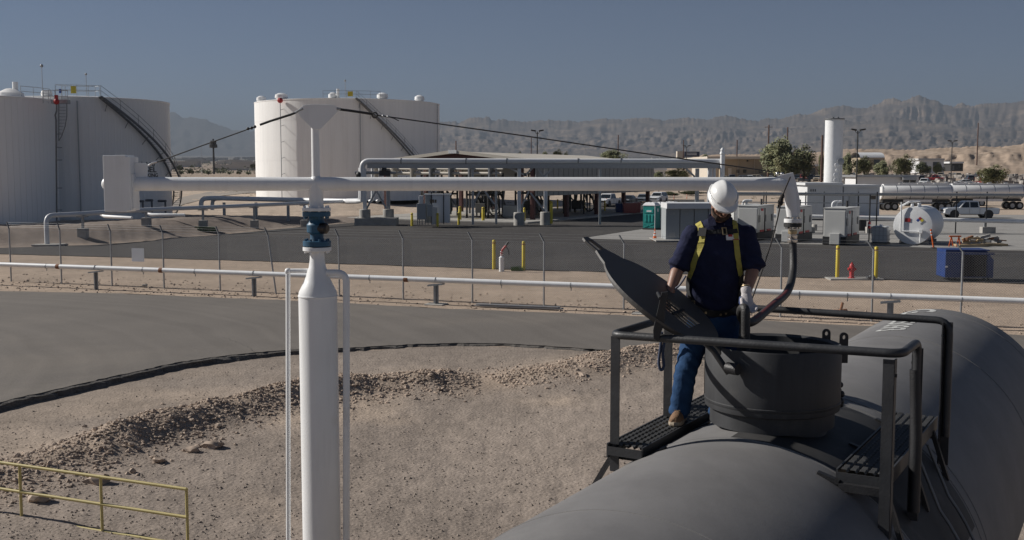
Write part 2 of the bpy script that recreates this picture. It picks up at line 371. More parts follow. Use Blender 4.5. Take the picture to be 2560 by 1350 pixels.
# ================================================================= LAND
def soil_material():
    m = bpy.data.materials.new('desert_soil'); m.use_nodes = True; nt = m.node_tree; N = nt.nodes; L = nt.links; b = N['Principled BSDF']
    b.inputs['Roughness'].default_value = .95; b.inputs['Specular IOR Level'].default_value = .12
    at_ = N.new('ShaderNodeAttribute'); at_.attribute_name = 'soil'
    geo = N.new('ShaderNodeNewGeometry')
    def nz(scale, det=6, rough=.6):
        n = N.new('ShaderNodeTexNoise'); n.inputs['Scale'].default_value = scale; n.inputs['Detail'].default_value = det; n.inputs['Roughness'].default_value = rough
        L.new(geo.outputs['Position'], n.inputs['Vector']); return n.outputs[0]
    def rng_(src, a, b_, lo, hi):
        r_ = N.new('ShaderNodeMapRange'); r_.inputs[1].default_value = a; r_.inputs[2].default_value = b_; r_.inputs[3].default_value = lo; r_.inputs[4].default_value = hi
        L.new(src, r_.inputs[0]); return r_.outputs[0]
    def mul(a, b_):
        q = N.new('ShaderNodeMath'); q.operation = 'MULTIPLY'; L.new(a, q.inputs[0]); L.new(b_, q.inputs[1]); return q.outputs[0]
    f = mul(mul(rng_(nz(.35), .3, .7, .84, 1.14), rng_(nz(3.0, 8, .7), .3, .7, .82, 1.17)), rng_(nz(24, 4, .7), .3, .7, .87, 1.13))
    vo = N.new('ShaderNodeTexVoronoi'); vo.inputs['Scale'].default_value = 13; L.new(geo.outputs['Position'], vo.inputs['Vector'])
    f = mul(f, rng_(vo.outputs['Distance'], 0, .5, 1.04, .95))
    sc_ = N.new('ShaderNodeVectorMath'); sc_.operation = 'SCALE'; L.new(at_.outputs['Color'], sc_.inputs[0]); L.new(f, sc_.inputs['Scale'])
    L.new(sc_.outputs[0], b.inputs['Base Color'])
    bp = N.new('ShaderNodeBump'); bp.inputs['Strength'].default_value = .5; bp.inputs['Distance'].default_value = .035
    ad = N.new('ShaderNodeMath'); ad.operation = 'ADD'; L.new(nz(7, 8, .75), ad.inputs[0]); L.new(rng_(vo.outputs['Distance'], 0, .6, .5, 0), ad.inputs[1])
    L.new(ad.outputs[0], bp.inputs['Height']); L.new(bp.outputs[0], b.inputs['Normal'])
    return m
soil = soil_material()

def soil_colour(x, y):
    d, s, _ = pl_dist(x, y, ROAD_EDGE); sd = d * s; r = np.hypot(x, y)
    base = np.array([.40, .315, .245]); c = np.tile(base, (len(x), 1))
    n1 = fbm(x * .16, y * .16); n2 = fbm(x * .7 + 9, y * .7)
    near = sd > 0
    grey = np.array([.31, .258, .217]); tanc = np.array([.42, .338, .268])
    k = np.clip(sstep(.40, .58, n1 + .25 * (n2 - .5)), 0, 1)[:, None]
    c = np.where(near[:, None], grey * (1 - k) + tanc * k, c)
    for pts in (WIND, WIND2):
        dw, sw, pw = pl_dist(x, y, pts); kw = (np.exp(-(dw / .85) ** 2) * near)[:, None]
        c = c * (1 - kw) + np.array([.40, .315, .245]) * kw
    dust = (np.exp(-np.maximum(sd, 0) / 3.2) * near)[:, None] * .8
    c = c * (1 - dust) + np.array([.235, .198, .168]) * dust
    db, sb, _ = pl_dist(x, y, TOE); s_ = -db * sb
    kb = (sstep(-.3, .8, s_) * (1 - sstep(8, 11, s_)) * (x < -9) * (y > 40))[:, None]
    c = c * (1 - kb) + np.array([.235, .195, .167]) * kb
    far = sstep(120, 200, r)[:, None]
    n3 = fbm(x * .02, y * .02)[:, None]
    c = c * (1 - far) + (np.array([.37, .295, .23]) * (.8 + .4 * n3)) * far
    lot = (sstep(88, 110, r) * (1 - sstep(260, 420, r)) * (1 - kb[:, 0]))[:, None]; c = c * (1 - lot) + np.array([.48, .39, .31]) * (.85 + .3 * n3) * lot
    vf = sstep(1500, 4500, r)[:, None]
    c = c * (1 - vf) + np.array([.20, .185, .165]) * (.75 + .5 * fbm(x * .004, y * .02))[:, None] * vf
    return c

def make_ground():
    rr = np.concatenate([np.geomspace(3, 60, 330), np.geomspace(60, 420, 120)[1:], np.geomspace(420, 15000, 55)[1:]])
    aa = np.concatenate([np.radians(np.arange(-180, -34, 6.)), np.radians(np.linspace(-33, 33, 520)), np.radians(np.arange(36, 180, 6.))])
    A, RR = np.meshgrid(aa, rr); x = (RR * np.sin(A)).ravel(); y = (RR * np.cos(A)).ravel(); z = T(x, y)
    n, m = len(rr), len(aa)
    v = np.column_stack([x, y, z]); v = np.vstack([v, [[0, 0, T(np.array([0.]), np.array([0.]))[0]]]])
    i = np.arange(n - 1)[:, None]; k = np.arange(m)[None, :]; k2 = (k + 1) % m
    q = np.stack([i * m + k, i * m + k2, (i + 1) * m + k2, (i + 1) * m + k], -1).reshape(-1, 4)[:, ::-1]
    tri = [(j, n * m, (j + 1) % m) for j in range(m)]
    me = bpy.data.meshes.new('ground'); me.from_pydata(v.tolist(), [], q.tolist() + tri); me.materials.append(soil)
    ca = me.color_attributes.new('soil', 'FLOAT_COLOR', 'POINT')
    c = np.ones((len(v), 4)); c[:, :3] = soil_colour(v[:, 0], v[:, 1]); ca.data.foreach_set('color', c.ravel())
    me.polygons.foreach_set('use_smooth', [True] * len(me.polygons)); me.update()
    o = bpy.data.objects.new('ground', me); col.objects.link(o); return struct(o)
make_ground()

def asphalt(name, c, centre, dusty):
    m = mat(name, c, .9, var=.10, vs_=.35, c2=dusty, c2s=.13, c2t=.50, bump=.35, bs=30, spec=.25)
    nt = m.node_tree; N = nt.nodes; L = nt.links; b = N['Principled BSDF']
    src = b.inputs['Base Color'].links[0].from_socket
    geo = N.new('ShaderNodeNewGeometry'); sb = N.new('ShaderNodeVectorMath'); sb.operation = 'SUBTRACT'; sb.inputs[1].default_value = centre
    L.new(geo.outputs['Position'], sb.inputs[0]); ln = N.new('ShaderNodeVectorMath'); ln.operation = 'LENGTH'; L.new(sb.outputs[0], ln.inputs[0])
    wob = N.new('ShaderNodeTexNoise'); wob.inputs['Scale'].default_value = .12; L.new(geo.outputs['Position'], wob.inputs['Vector'])
    ma = N.new('ShaderNodeMath'); ma.operation = 'MULTIPLY_ADD'; L.new(wob.outputs[0], ma.inputs[0]); ma.inputs[1].default_value = 2.2; L.new(ln.outputs['Value'], ma.inputs[2])
    n = N.new('ShaderNodeTexNoise'); n.noise_dimensions = '1D'; n.inputs['Scale'].default_value = 1.6; n.inputs['Detail'].default_value = 5; L.new(ma.outputs[0], n.inputs['W'])
    mr = N.new('ShaderNodeMapRange'); mr.inputs[1].default_value = .3; mr.inputs[2].default_value = .7; mr.inputs[3].default_value = .93; mr.inputs[4].default_value = 1.05; L.new(n.outputs[0], mr.inputs[0])
    sp = N.new('ShaderNodeTexNoise'); sp.inputs['Scale'].default_value = 45; sp.inputs['Detail'].default_value = 3; L.new(geo.outputs['Position'], sp.inputs['Vector'])
    m2 = N.new('ShaderNodeMapRange'); m2.inputs[1].default_value = .3; m2.inputs[2].default_value = .7; m2.inputs[3].default_value = .82; m2.inputs[4].default_value = 1.18; L.new(sp.outputs[0], m2.inputs[0])
    mm = N.new('ShaderNodeMath'); mm.operation = 'MULTIPLY'; L.new(mr.outputs[0], mm.inputs[0]); L.new(m2.outputs[0], mm.inputs[1])
    s2 = N.new('ShaderNodeVectorMath'); s2.operation = 'SCALE'; L.new(src, s2.inputs[0]); L.new(mm.outputs[0], s2.inputs['Scale']); L.new(s2.outputs[0], b.inputs['Base Color'])
    return m
road_m = asphalt('dusty_asphalt', (.150, .135, .121), (-26, 22, 0), (.172, .153, .134))
yard_m = asphalt('yard_asphalt', (.052, .048, .046), (-12, 92, 0), (.064, .059, .055))
edge_m = mat('broken_asphalt', (.105, .095, .086), .95, var=.35, vs_=14, bump=.8, bs=22)

def sheet(name, poly, step, off, m, flat=False):
    bm = bmesh.new(); bm.faces.new([bm.verts.new((x, y, 0)) for x, y in poly]); bmesh.ops.triangulate(bm, faces=bm.faces)
    xs = [p[0] for p in poly]; ys = [p[1] for p in poly]
    for ax, lo, hi in ((0, min(xs), max(xs)), (1, min(ys), max(ys))):
        p = math.floor(lo / step) * step + .013
        while p < hi:
            nrm = (1, 0, 0) if ax == 0 else (0, 1, 0); co = (p, 0, 0) if ax == 0 else (0, p, 0)
            bmesh.ops.bisect_plane(bm, geom=bm.verts[:] + bm.edges[:] + bm.faces[:], plane_co=co, plane_no=nrm); p += step
    vx = np.array([v.co.x for v in bm.verts]); vy = np.array([v.co.y for v in bm.verts]); zz = T(vx, vy, False)
    for v, z in zip(bm.verts, zz): v.co.z = (0 if flat else z) + off
    bmesh.ops.recalc_face_normals(bm, faces=bm.faces)
    me = bpy.data.meshes.new(name); bm.to_mesh(me); bm.free(); me.materials.append(m)
    if me.polygons and me.polygons[0].normal.z < 0: me.flip_normals()
    o = bpy.data.objects.new(name, me); col.objects.link(o); return struct(o)

def densify(pts, step, jit, seed=1):
    r_ = random.Random(seed); out = []
    for a, b in zip(pts[:-1], pts[1:]):
        n = max(1, int(math.dist(a, b) / step))
        for i in range(n):
            t = i / n; out.append((a[0] + (b[0] - a[0]) * t + r_.uniform(-jit, jit), a[1] + (b[1] - a[1]) * t + r_.uniform(-jit, jit)))
    out.append(pts[-1]); return out
def G2(*uv): return [tuple(gr(u, v, 0)[:2]) for u, v in uv]

# smooth the road edge, then lay the near road and its broken shoulder
def smooth_pl(pts, it=2):
    for _ in range(it):
        q = [pts[0]]
        for a, b in zip(pts[:-1], pts[1:]): q += [(a[0] * .75 + b[0] * .25, a[1] * .75 + b[1] * .25), (a[0] * .25 + b[0] * .75, a[1] * .25 + b[1] * .75)]
        pts = q + [pts[-1]]
    return pts
EDGE = densify(smooth_pl(ROAD_EDGE), .16, .05, 5)
far_edge = densify(G2((-300, 726), (80, 731), (300, 736), (700, 752), (1000, 767), (1100, 773), (1540, 790), (1900, 803), (2300, 825), (2700, 850)), .5, .10, 6)
sheet('near_road', EDGE + [(30, far_edge[-1][1])] + far_edge[::-1] + [(-60, far_edge[0][1] + 3), (-60, 6)], 4, .035, road_m, True)
mb = MB(); r_ = random.Random(3); rows = []
for i, p in enumerate(EDGE):
    a = EDGE[max(i - 1, 0)]; b = EDGE[min(i + 1, len(EDGE) - 1)]; t = Vector((b[0] - a[0], b[1] - a[1])).normalized(); nx, ny = t.y, -t.x
    k_ = float(np.interp(p[0], [-8, -3], [1, .3])); w = (.20 + .07 * math.sin(i * .35) * math.sin(i * .14) + r_.uniform(-.09, .09)) * (.30 + .70 * k_); q_ = (p[0] + nx * w, p[1] + ny * w)
    rows.append([Vector((p[0] - nx * .03, p[1] - ny * .03, .0335)), Vector((p[0] + nx * .10 * k_, p[1] + ny * .10 * k_, .0 + r_.uniform(-.02, .012))),
        Vector((p[0] + nx * w * .6, p[1] + ny * w * .6, -.055 * k_ + r_.uniform(-.03, .025))), Vector((q_[0], q_[1], Tz(*q_) - .03))])
mb.rings(rows, False); mb.f = [f for k, f in enumerate(mb.f) if k % 4 != 3]
struct(mb.build('road_shoulder', edge_m))

yard_low = densify(G2((-300, 628), (80, 638), (700, 655), (1000, 665), (1235, 673), (1600, 683), (1900, 691), (2100, 698), (2480, 708), (2800, 717)), .7, .10, 8)
yard_poly = yard_low + G2((2800, 634), (2480, 626), (2350, 621), (2100, 613), (1880, 609), (1640, 602), (1480, 598), (1462, 595), (1600, 574), (1720, 558), (1760, 530), (1760, 506), (1560, 506), (1400, 520), (1000, 536)) + \
    [(-13.6, 107.8), (-15.5, 104.8), (-19, 99.1), (-21.9, 89.9), (-24.5, 82.7), (-26.6, 77.2), (-28.5, 74.2), (-32, 71.8), (-60, 57.9)]
sheet('yard', yard_poly, 5, .03, yard_m)
gravel_m = mat('grey_gravel', (.275, .265, .25), .95, var=.22, vs_=18, bump=.9, bs=9, c2=(.22, .21, .195), c2s=.35, c2t=.52)
sheet('gravel_pad', G2((1462, 594.5), (1480, 597.5), (1640, 601.5), (1880, 608.5), (2100, 612.5), (2350, 620.5), (2480, 625.5), (2900, 640)) + [(60, 66), (75, 125), (24, 128), (17, 108)] + G2((1600, 573.5)), 6, .02, gravel_m)

ck = densify(G2((560, 846), (588, 858), (612, 867), (621, 873), (636, 882)), .12, .05, 4); q = MB(); q.rings([[Vector((p[0] - .012, p[1], .0392)), Vector((p[0] + .014, p[1] + .01, .0392))] for p in ck], False); q.f = q.f[::2]
struct(q.build('road_crack', edge_m))
# ---------------------------------------------------------------- mountains and far rises
def ridge_sheet(name, prof, r_foot, r_top, z_foot, c, c2, seed, n_r=54, du=3.0, gully=.55, freq=1.0, fan=1.0):
    us = np.arange(prof[0][0], prof[-1][0] + .1, du); pv = np.interp(us, [p[0] for p in prof], [p[1] for p in prof])
    pv = pv + (fbm(us * .05 + seed, us * 0 + seed, 4) - .47) * 6 + (fbm(us * .3 + seed, us * 0 + seed, 3) - .45) * 8
    th = np.arctan((us - 1280) / FPX); tan_e = (HZ - pv) / FPX * np.cos(th)
    zj = np.maximum(tan_e * r_top + CAMH, z_foot + 5); kw_ = int(90 / du) | 1; zt = np.convolve(np.pad(zj, kw_ // 2, mode='edge'), np.ones(kw_) / kw_, 'valid')
    v = []; rows_t = np.concatenate([np.linspace(0, 1, n_r), [1.12, 1.35]])
    for t in rows_t:
        rr = r_foot + (r_top - r_foot) * t
        xw = rr * np.sin(th); yw = rr * np.cos(th); f1 = freq / 1900. * 12500 / r_top; tt = min(t, 1.0)
        wx = (fbm(xw * f1 * .7 + seed, yw * f1 * .7, 3) - .47) * 1.3; wy = (fbm(xw * f1 * .7, yw * f1 * .7 + seed, 3) - .47) * 1.3
        rg_ = 0; am = .6; fq = f1
        for o_ in range(5):
            rg_ = rg_ + am * (1 - np.abs(2 * vnoise(xw * fq + wx + seed * 7 + o_ * 3.7, yw * fq * 1.7 + wy + o_ * 1.9) - 1)) ** 1.6; am *= .52; fq *= 2.07
        rn = np.clip((rg_ - .42) / .75, 0, 1.25); kf = .36 * fan                      # smooth fan below, broken rock above
        rug = min(1, max(0, (tt - .45) / .55)); low = kf * min(1, tt / .55) ** 1.15
        h = z_foot + (zt - z_foot) * (low + (1 - kf) * rug ** 1.15 * ((1 - rug ** 3) * (.42 + .62 * rn) + rug ** 3) + (rn - .5) * gully * .05 * tt) + (zj - zt) * rug ** 16
        if t > 1: h = z_foot + (zj - z_foot) * max(0, 1 - (t - 1) * 2.2)
        rrj = rr + (fbm(us * .06, us * 0 + t * 7 + seed, 3) - .45) * (r_top - r_foot) * .16 * math.sin(math.pi * min(1, t))
        v.append(np.column_stack([rrj * np.sin(th), rrj * np.cos(th), h]))
    m_ = len(us); V = np.vstack(v); i = np.arange(len(rows_t) - 1)[:, None]; k = np.arange(m_ - 1)[None, :]
    q = np.stack([i * m_ + k, i * m_ + k + 1, (i + 1) * m_ + k + 1, (i + 1) * m_ + k], -1).reshape(-1, 4)
    me = bpy.data.meshes.new(name); me.from_pydata(V.tolist(), [], q.tolist())
    s_ = 1.0 / (r_top - r_foot)
    me.materials.append(mat(name + '_rock', c, .95, var=.18, vs_=9 * s_ * 3, c2=c2, c2s=14 * s_, c2t=.5, spec=.05, stretch=(1, 1, 3)))
    me.polygons.foreach_set('use_smooth', [True] * len(me.polygons)); me.update()
    o = bpy.data.objects.new(name, me); col.objects.link(o); return struct(o)
far_prof = [(-700, 300), (-300, 296), (0, 320), (150, 310), (320, 300), (380, 290), (423, 282), (443, 283), (468, 298), (483, 295), (523, 302), (551, 314), (584, 326), (647, 330), (720, 338), (900, 335), (1050, 312), (1099, 305), (1200, 318), (1400, 322), (1800, 325), (2300, 330), (3300, 320)]
main_prof = [(900, 372), (1000, 340), (1060, 318), (1099, 304), (1136, 303), (1149, 308), (1167, 296), (1179, 293), (1222, 293), (1229, 301), (1260, 299), (1300, 305), (1340, 301), (1400, 301), (1450, 304), (1500, 298), (1555, 301), (1600, 297), (1650, 301), (1690, 297), (1722, 295), (1760, 298), (1790, 291), (1815, 289), (1850, 296), (1885, 302), (1905, 296), (1925, 294), (1948, 298), (1970, 289), (1990, 284), (2010, 287), (2040, 276), (2060, 270), (2104, 263), (2148, 271), (2185, 262), (2204, 248), (2223, 246), (2246, 256), (2283, 241), (2317, 252), (2327, 250), (2348, 265), (2373, 271), (2393, 259), (2416, 270), (2441, 265), (2479, 263), (2560, 255), (2700, 270), (3000, 250), (3300, 262)]
ridge_sheet('far_mountains', far_prof, 14500, 19500, 170, (.09, .085, .082), (.12, .108, .098), 2.7, n_r=26, du=6, freq=.7)
ridge_sheet('mountains', main_prof, 7600, 12500, 105, (.135, .110, .095), (.25, .195, .15), 5.1, n_r=64, du=2.5, gully=.8)  # paler second tone: lighter rock, with sunlit patches painted in
front_prof = [(1700, 398), (1800, 374), (1850, 352), (1900, 338), (1940, 344), (1985, 322), (2040, 318), (2100, 300), (2150, 306), (2210, 290), (2290, 302), (2360, 312), (2420, 322), (2500, 318), (2650, 330), (2900, 345), (3300, 350)]
ridge_sheet('mountain_spurs', front_prof, 6600, 10200, 88, (.13, .108, .093), (.235, .185, .143), 9.4, n_r=50, du=3, gully=.85, freq=1.3)
# pale dirt bluffs beyond the junk yards on the right
bl = [(1640, 408), (1690, 400), (1730, 392), (1760, 386), (1850, 385), (1950, 386), (2010, 384), (2050, 380), (2120, 372), (2180, 373), (2260, 375), (2300, 376), (2330, 369), (2400, 368), (2440, 365), (2480, 367), (2560, 360), (2700, 372), (3000, 380), (3300, 376)]
ridge_sheet('dirt_bluffs', bl, 620, 900, 3.2, (.34, .265, .205), (.40, .32, .25), 3.3, n_r=30, du=4, gully=.7, freq=2.0, fan=1.6)

# ---------------------------------------------------------------- loose stones
def ico():
    bm = bmesh.new(); bmesh.ops.create_icosphere(bm, subdivisions=1, radius=1)
    v = np.array([p.co[:] for p in bm.verts]); f = np.array([[q.index for q in p.verts] for p in bm.faces]); bm.free(); return v, f
def octa():
    return np.array([(1, 0, 0), (0, 1, 0), (-1, 0, 0), (0, -1, 0), (0, 0, 1), (0, 0, -1)], float), np.array([(0, 1, 4), (1, 2, 4), (2, 3, 4), (3, 0, 4), (1, 0, 5), (2, 1, 5), (3, 2, 5), (0, 3, 5)])
def scatter(name, x, y, size, base, m, seed, sink=.25):
    g = np.random.default_rng(seed); bv, bf = base; n = len(x); nv = len(bv)
    z = T(x, y); V = np.repeat(bv[None], n, 0) * (1 + g.uniform(-.28, .28, (n, nv, 1)))
    V = V * g.uniform(.65, 1.25, (n, 1, 3)) * np.array([1, 1, .75]); a = g.uniform(0, 6.28, n); ca, sa = np.cos(a)[:, None], np.sin(a)[:, None]
    X = V[:, :, 0] * ca - V[:, :, 1] * sa; Y_ = V[:, :, 0] * sa + V[:, :, 1] * ca
    V = np.stack([X, Y_, V[:, :, 2]], -1) * size[:, None, None]
    V[:, :, 0] += x[:, None]; V[:, :, 1] += y[:, None]; V[:, :, 2] += (z + size * sink)[:, None]
    F = (bf[None] + (np.arange(n) * nv)[:, None, None]).reshape(-1, bf.shape[1])
    me = bpy.data.meshes.new(name); me.from_pydata(V.reshape(-1, 3).tolist(), [], F.tolist()); me.materials.append(m); me.update()
    o = bpy.data.objects.new(name, me); col.objects.link(o); return stuff(o)
def along(pts, n, spread, seed, skew=0.0):
    g = np.random.default_rng(seed); L_ = [math.dist(a, b) for a, b in zip(pts[:-1], pts[1:])]; cum = np.cumsum([0] + L_); t = g.uniform(0, cum[-1], n)
    x = np.interp(t, cum, [p[0] for p in pts]); y = np.interp(t, cum, [p[1] for p in pts]); i = np.clip(np.searchsorted(cum, t) - 1, 0, len(L_) - 1)
    dx = np.array([(b[0] - a[0]) / l for a, b, l in zip(pts[:-1], pts[1:], L_)])[i]; dy = np.array([(b[1] - a[1]) / l for a, b, l in zip(pts[:-1], pts[1:], L_)])[i]
    o = g.normal(0, spread, n) + skew; return x + dy * o, y - dx * o
g = np.random.default_rng(11)
x1, y1 = along(WIND, 8500, .58, 21, .22); x2, y2 = along(WIND2, 4200, .62, 22, .15)
x = np.concatenate([x1, x2]); y = np.concatenate([y1, y2])
scatter('rubble', x, y, .010 + .042 * g.random(len(x)) ** 3, ico(), stone_m, 5, .05)
n = 15000; u_ = g.uniform(-40, 1750, n); v_ = 880 + 560 * g.random(n) ** .8
P_ = np.array([gr(a, b, -.5)[:2] for a, b in zip(u_, v_)]); d_, s_, _ = pl_dist(P_[:, 0], P_[:, 1], ROAD_EDGE); ok = (d_ * s_) > .7; P_ = P_[ok]
pebble_m = mat('grey_tan_pebbles', (.32, .265, .22), .95, var=.35, vs_=1.3, c2=(.26, .22, .19), c2s=2.1, c2t=.5)
scatter('gravel', P_[:, 0], P_[:, 1], .005 + .022 * g.random(len(P_)) ** 4, octa(), pebble_m, 6)
n = 5000; t = g.random(n); xs_ = -24 + 44 * t; ys_ = 49.5 - .379 * (xs_ + 24) + g.normal(-1.2, 2.8, n)
ok = (ys_ > np.interp(xs_, [p[0] for p in far_edge], [p[1] for p in far_edge]) + .25)
scatter('gravel', xs_[ok], ys_[ok], .012 + .06 * g.random(ok.sum()) ** 4, octa(), stone_m, 7)
# the stones large enough to pick out
rg = random.Random(77)
spots = [(393, 1052, .22, 'flat brown boulder perched on the crest of the windrow'), (243, 1208, .24, 'grey white boulder at the windrow foot beside the yellow railing post'), (533, 1118, .23, 'pale blocky boulder on the near foot of the windrow'), (96, 1252, .22, 'tan boulder just under the middle rail of the yellow railing'),
         (1452, 946, .26, 'dark pitted boulder in the small heap right of the windrow gap'), (480, 1130, .16, 'flat pale slab of rock at the windrow foot'), (398, 1155, .17, 'rounded tan rock lowest on the windrow slope')]
for k, (u, v, s_, lb) in enumerate(spots):
    p = onT(u, v, -.4); q = MB(); bm = bmesh.new(); bmesh.ops.create_icosphere(bm, subdivisions=2, radius=1)
    s_ *= .68; sx, sy, sz = s_ * rg.uniform(.9, 1.2), s_ * rg.uniform(.8, 1.1), s_ * rg.uniform(.55, .75)
    for w in bm.verts:
        f_ = 1 + .55 * (mnoise.noise(w.co * 1.3 + Vector((k * 5, 0, 0)))) + .2 * mnoise.noise(w.co * 3.5 + Vector((0, k * 5, 0)))
        w.co = Vector((w.co.x * sx, w.co.y * sy, w.co.z * sz)) * f_ + Vector((0, 0, sz * .5))
    q.v = [w.co + p for w in bm.verts]; q.f = [tuple(w.index for w in f.verts) for f in bm.faces]; bm.free()
    one(q, 'boulder', stone_m, lb, 'rock', p, smooth=35)
xa, ya = along(WIND, 120, .55, 31, .6); proto = []
for k in range(6):
    bm = bmesh.new(); bmesh.ops.create_icosphere(bm, subdivisions=1, radius=1)
    for w in bm.verts: w.co = w.co * (1 + .6 * mnoise.noise(w.co * 1.4 + Vector((k * 9, 2, 0)))); w.co.z *= .7
    me = bpy.data.meshes.new('rock'); bm.to_mesh(me); bm.free(); me.materials.append(stone_m); proto.append(me)
zz = T(xa, ya)
for k in range(len(xa)):
    o = bpy.data.objects.new('rock', proto[k % 6]); col.objects.link(o); s_ = .03 + .05 * rg.random() ** 2
    o.location = (xa[k], ya[k], zz[k] + s_ * .3); o.scale = (s_ * rg.uniform(.8, 1.3), s_, s_ * rg.uniform(.7, 1)); o.rotation_euler = (rg.uniform(-.4, .4), rg.uniform(-.4, .4), rg.uniform(0, 6))
    tag(o, 'fist to head sized tan rock tumbled along the windrow', 'rock', 'loose rocks along the windrow')

# ================================================================= TANK CAR
C0 = Vector((1.88, 7.70, 0)); TR, AXZ = 1.40, 1.80; TOP = AXZ + TR
def sh(w, d, off=0.0):                 # a point on the shell, w across, d along
    return fr(C0, w * (TR + off) / TR if off else w, d, AXZ + math.sqrt(max(TR * TR - w * w, 0)) * (TR + off) / TR)
car = thing('tank_car', 'grey railway tank car with open dome under the loading arm', 'tank car', (C0.x, C0.y, -1.0))
def shell_rows(ds, rad):
    n = 112
    return [[fr(C0, r_ * math.sin(2 * math.pi * k / n), d, AXZ + r_ * math.cos(2 * math.pi * k / n)) for k in range(n)] for d, r_ in zip(ds, rad)]
HL = 7.45
hd = [HL + .62 * math.sin(R(a)) for a in (15, 30, 45, 60, 75, 88)]; hr = [TR * math.cos(R(a)) for a in (15, 30, 45, 60, 75, 88)]
ds = [-q for q in hd[::-1]] + list(np.linspace(-HL, HL, 61)) + hd; rd = hr[::-1] + [TR] * 61 + hr
shell = MB().rings(shell_rows(ds, rd)).build('tank_shell', car_grey, car, smooth=40)
for d in (-4.9, -2.45, -.62, .98, 1.16, 4.7, 7.05):
    MB().rings(shell_rows([d - .011, d - .008, d + .008, d + .011], [TR - .002, TR + .005, TR + .005, TR - .002]), False).build('weld_seam', car_grey, shell, smooth=60)
# black coating round the dome, right flank; darkened and widened to paint in shadow
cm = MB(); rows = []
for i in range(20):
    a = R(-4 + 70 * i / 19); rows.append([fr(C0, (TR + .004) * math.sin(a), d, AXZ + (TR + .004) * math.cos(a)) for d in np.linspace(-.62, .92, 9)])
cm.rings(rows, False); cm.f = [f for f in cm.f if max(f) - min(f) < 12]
cm.build('coating_and_shade', mat('coating_shade_black', (.032, .031, .031), .7, var=.3, vs_=5, c2=(.055, .052, .05), c2s=4, c2t=.55), shell, smooth=60)
def wrap_on_shell(body, size, w0, d0):
    v, f = text_mesh(body, size); bm = bmesh.new(); bv = [bm.verts.new(p) for p in v]
    for q in f:
        try: bm.faces.new([bv[i] for i in q])
        except ValueError: pass
    y = -size
    while y < size: bmesh.ops.bisect_plane(bm, geom=bm.verts[:] + bm.edges[:] + bm.faces[:], plane_co=(0, y, 0), plane_no=(0, 1, 0)); y += .03
    m_ = MB(); m_.v = [sh(w0 + p.co.y, d0 - p.co.x, .004) for p in bm.verts]; bm.verts.index_update(); m_.f = [tuple(q.index for q in g_.verts) for g_ in bm.faces]; bm.free()
    return m_
wrap_on_shell('225093', .45, -.22, 5.85).build('car_number', letter_white, shell)
wrap_on_shell('G', .60, -.25, 7.22).build('reporting_letter', letter_white, shell)
# dome
dome = MB(); DR = .472
dome.lathe([(DR - .03, 3.76), (DR, 3.775), (DR + .006, 3.765), (DR + .006, 3.345), (DR + .002, 3.322), (DR - .01, 3.315), (DR - .10, 3.313)], (C0.x, C0.y, 0), n=72, caps=False)
dome.lathe([(DR - .03, 3.76), (DR - .032, 3.2), (.02, 3.19)], (C0.x, C0.y, 0), n=48, caps=False)
dm = dome.build('dome', dome_grey, car, smooth=35)
MB().lathe([(.385, 3.32), (.385, 3.16), (.44, 3.02)], (C0.x, C0.y, 0), n=64, caps=False).build('dome_neck', dome_grey, car, smooth=40)
MB().lathe([(DR + .004, 3.385), (DR + .010, 3.38), (DR + .010, 3.362), (DR + .004, 3.356)], (C0.x, C0.y, 0), n=64, caps=False).build('dome_band', dome_grey, dm, smooth=50)
for u, Yd, v0, v1 in ((2065, 7.98, 868, 822), (2109, 7.70, 873, 831)):   # lid clamp lugs with eyes
    b_ = at(u, v0, Yd); h_ = at(u, v1, Yd).z - b_.z; wv = .03
    hole = [(.012 * math.cos(a), h_ - .035 + .016 * math.sin(a)) for a in np.linspace(0, 2 * math.pi, 14)[:-1]]
    ol = [(-wv, -.10), (wv, -.10), (wv, h_ - wv)] + [(wv * math.cos(a), h_ - wv + wv * math.sin(a)) for a in np.linspace(.3, 2.84, 8)] + [(-wv, h_ - wv)]
    v, f = flat_curve([ol, hole], .016); m_ = MB()
    m_.add([b_ + Vector((1, 0, 0)) * p.x + Z * p.y + Vector((0, 1, 0)) * p.z for p in v], f); m_.build('lid_lug', black_iron, car)
vx = MB()
for k, (u, v, s_) in enumerate(((2101, 962, .022), (2103, 985, .026), (2100, 1003, .03), (2098, 975, .018), (2102, 1012, .02))): vx.ball(at(u, v, 7.75), s_, 10, 7)
vx.cyl(at(2094, 985, 7.75), at(2110, 986, 7.75), .012, n=8); vx.build('relief_valve', black_iron, car, smooth=50)
# lid, propped open towards the walkway
LC = at(1653, 749, 7.60); a2 = Vector((math.sin(R(25)), math.cos(R(25)), 0)); fdir = Vector((-a2.y, a2.x, 0)); al = R(36); le = fdir * math.cos(al) + Z * math.sin(al); ln = a2.cross(le)
LR = .485
arc = [(LR * math.cos(a), LR * math.sin(a)) for a in np.linspace(R(24), R(336), 60)]
tab = [(LR + .02, -.15), (LR + .09, -.085), (LR + .20, -.07), (LR + .235, -.045), (LR + .235, .045), (LR + .20, .07), (LR + .09, .085), (LR + .02, .15)]
slot = [(LR + .085, -.05), (LR + .195, -.042), (LR + .195, .042), (LR + .085, .05)]
hatch = [(-.30, -.135), (-.02, -.135), (-.02, .115), (-.30, .115)]
v, f = flat_curve([arc + tab, slot, hatch], .016); m_ = MB(); m_.add([LC + le * p.x + a2 * p.y + ln * p.z for p in v], f)
lid = m_.build('dome_lid', lid_grey, car, bevel=.003)
for k in range(3):
    y_ = -.075 + k * .065; m_ = MB(); m_.bar(LC + le * -.305 + a2 * y_, LC + le * -.015 + a2 * y_, .014, .012, ln); m_.build('hatch_bar', black_iron, lid)
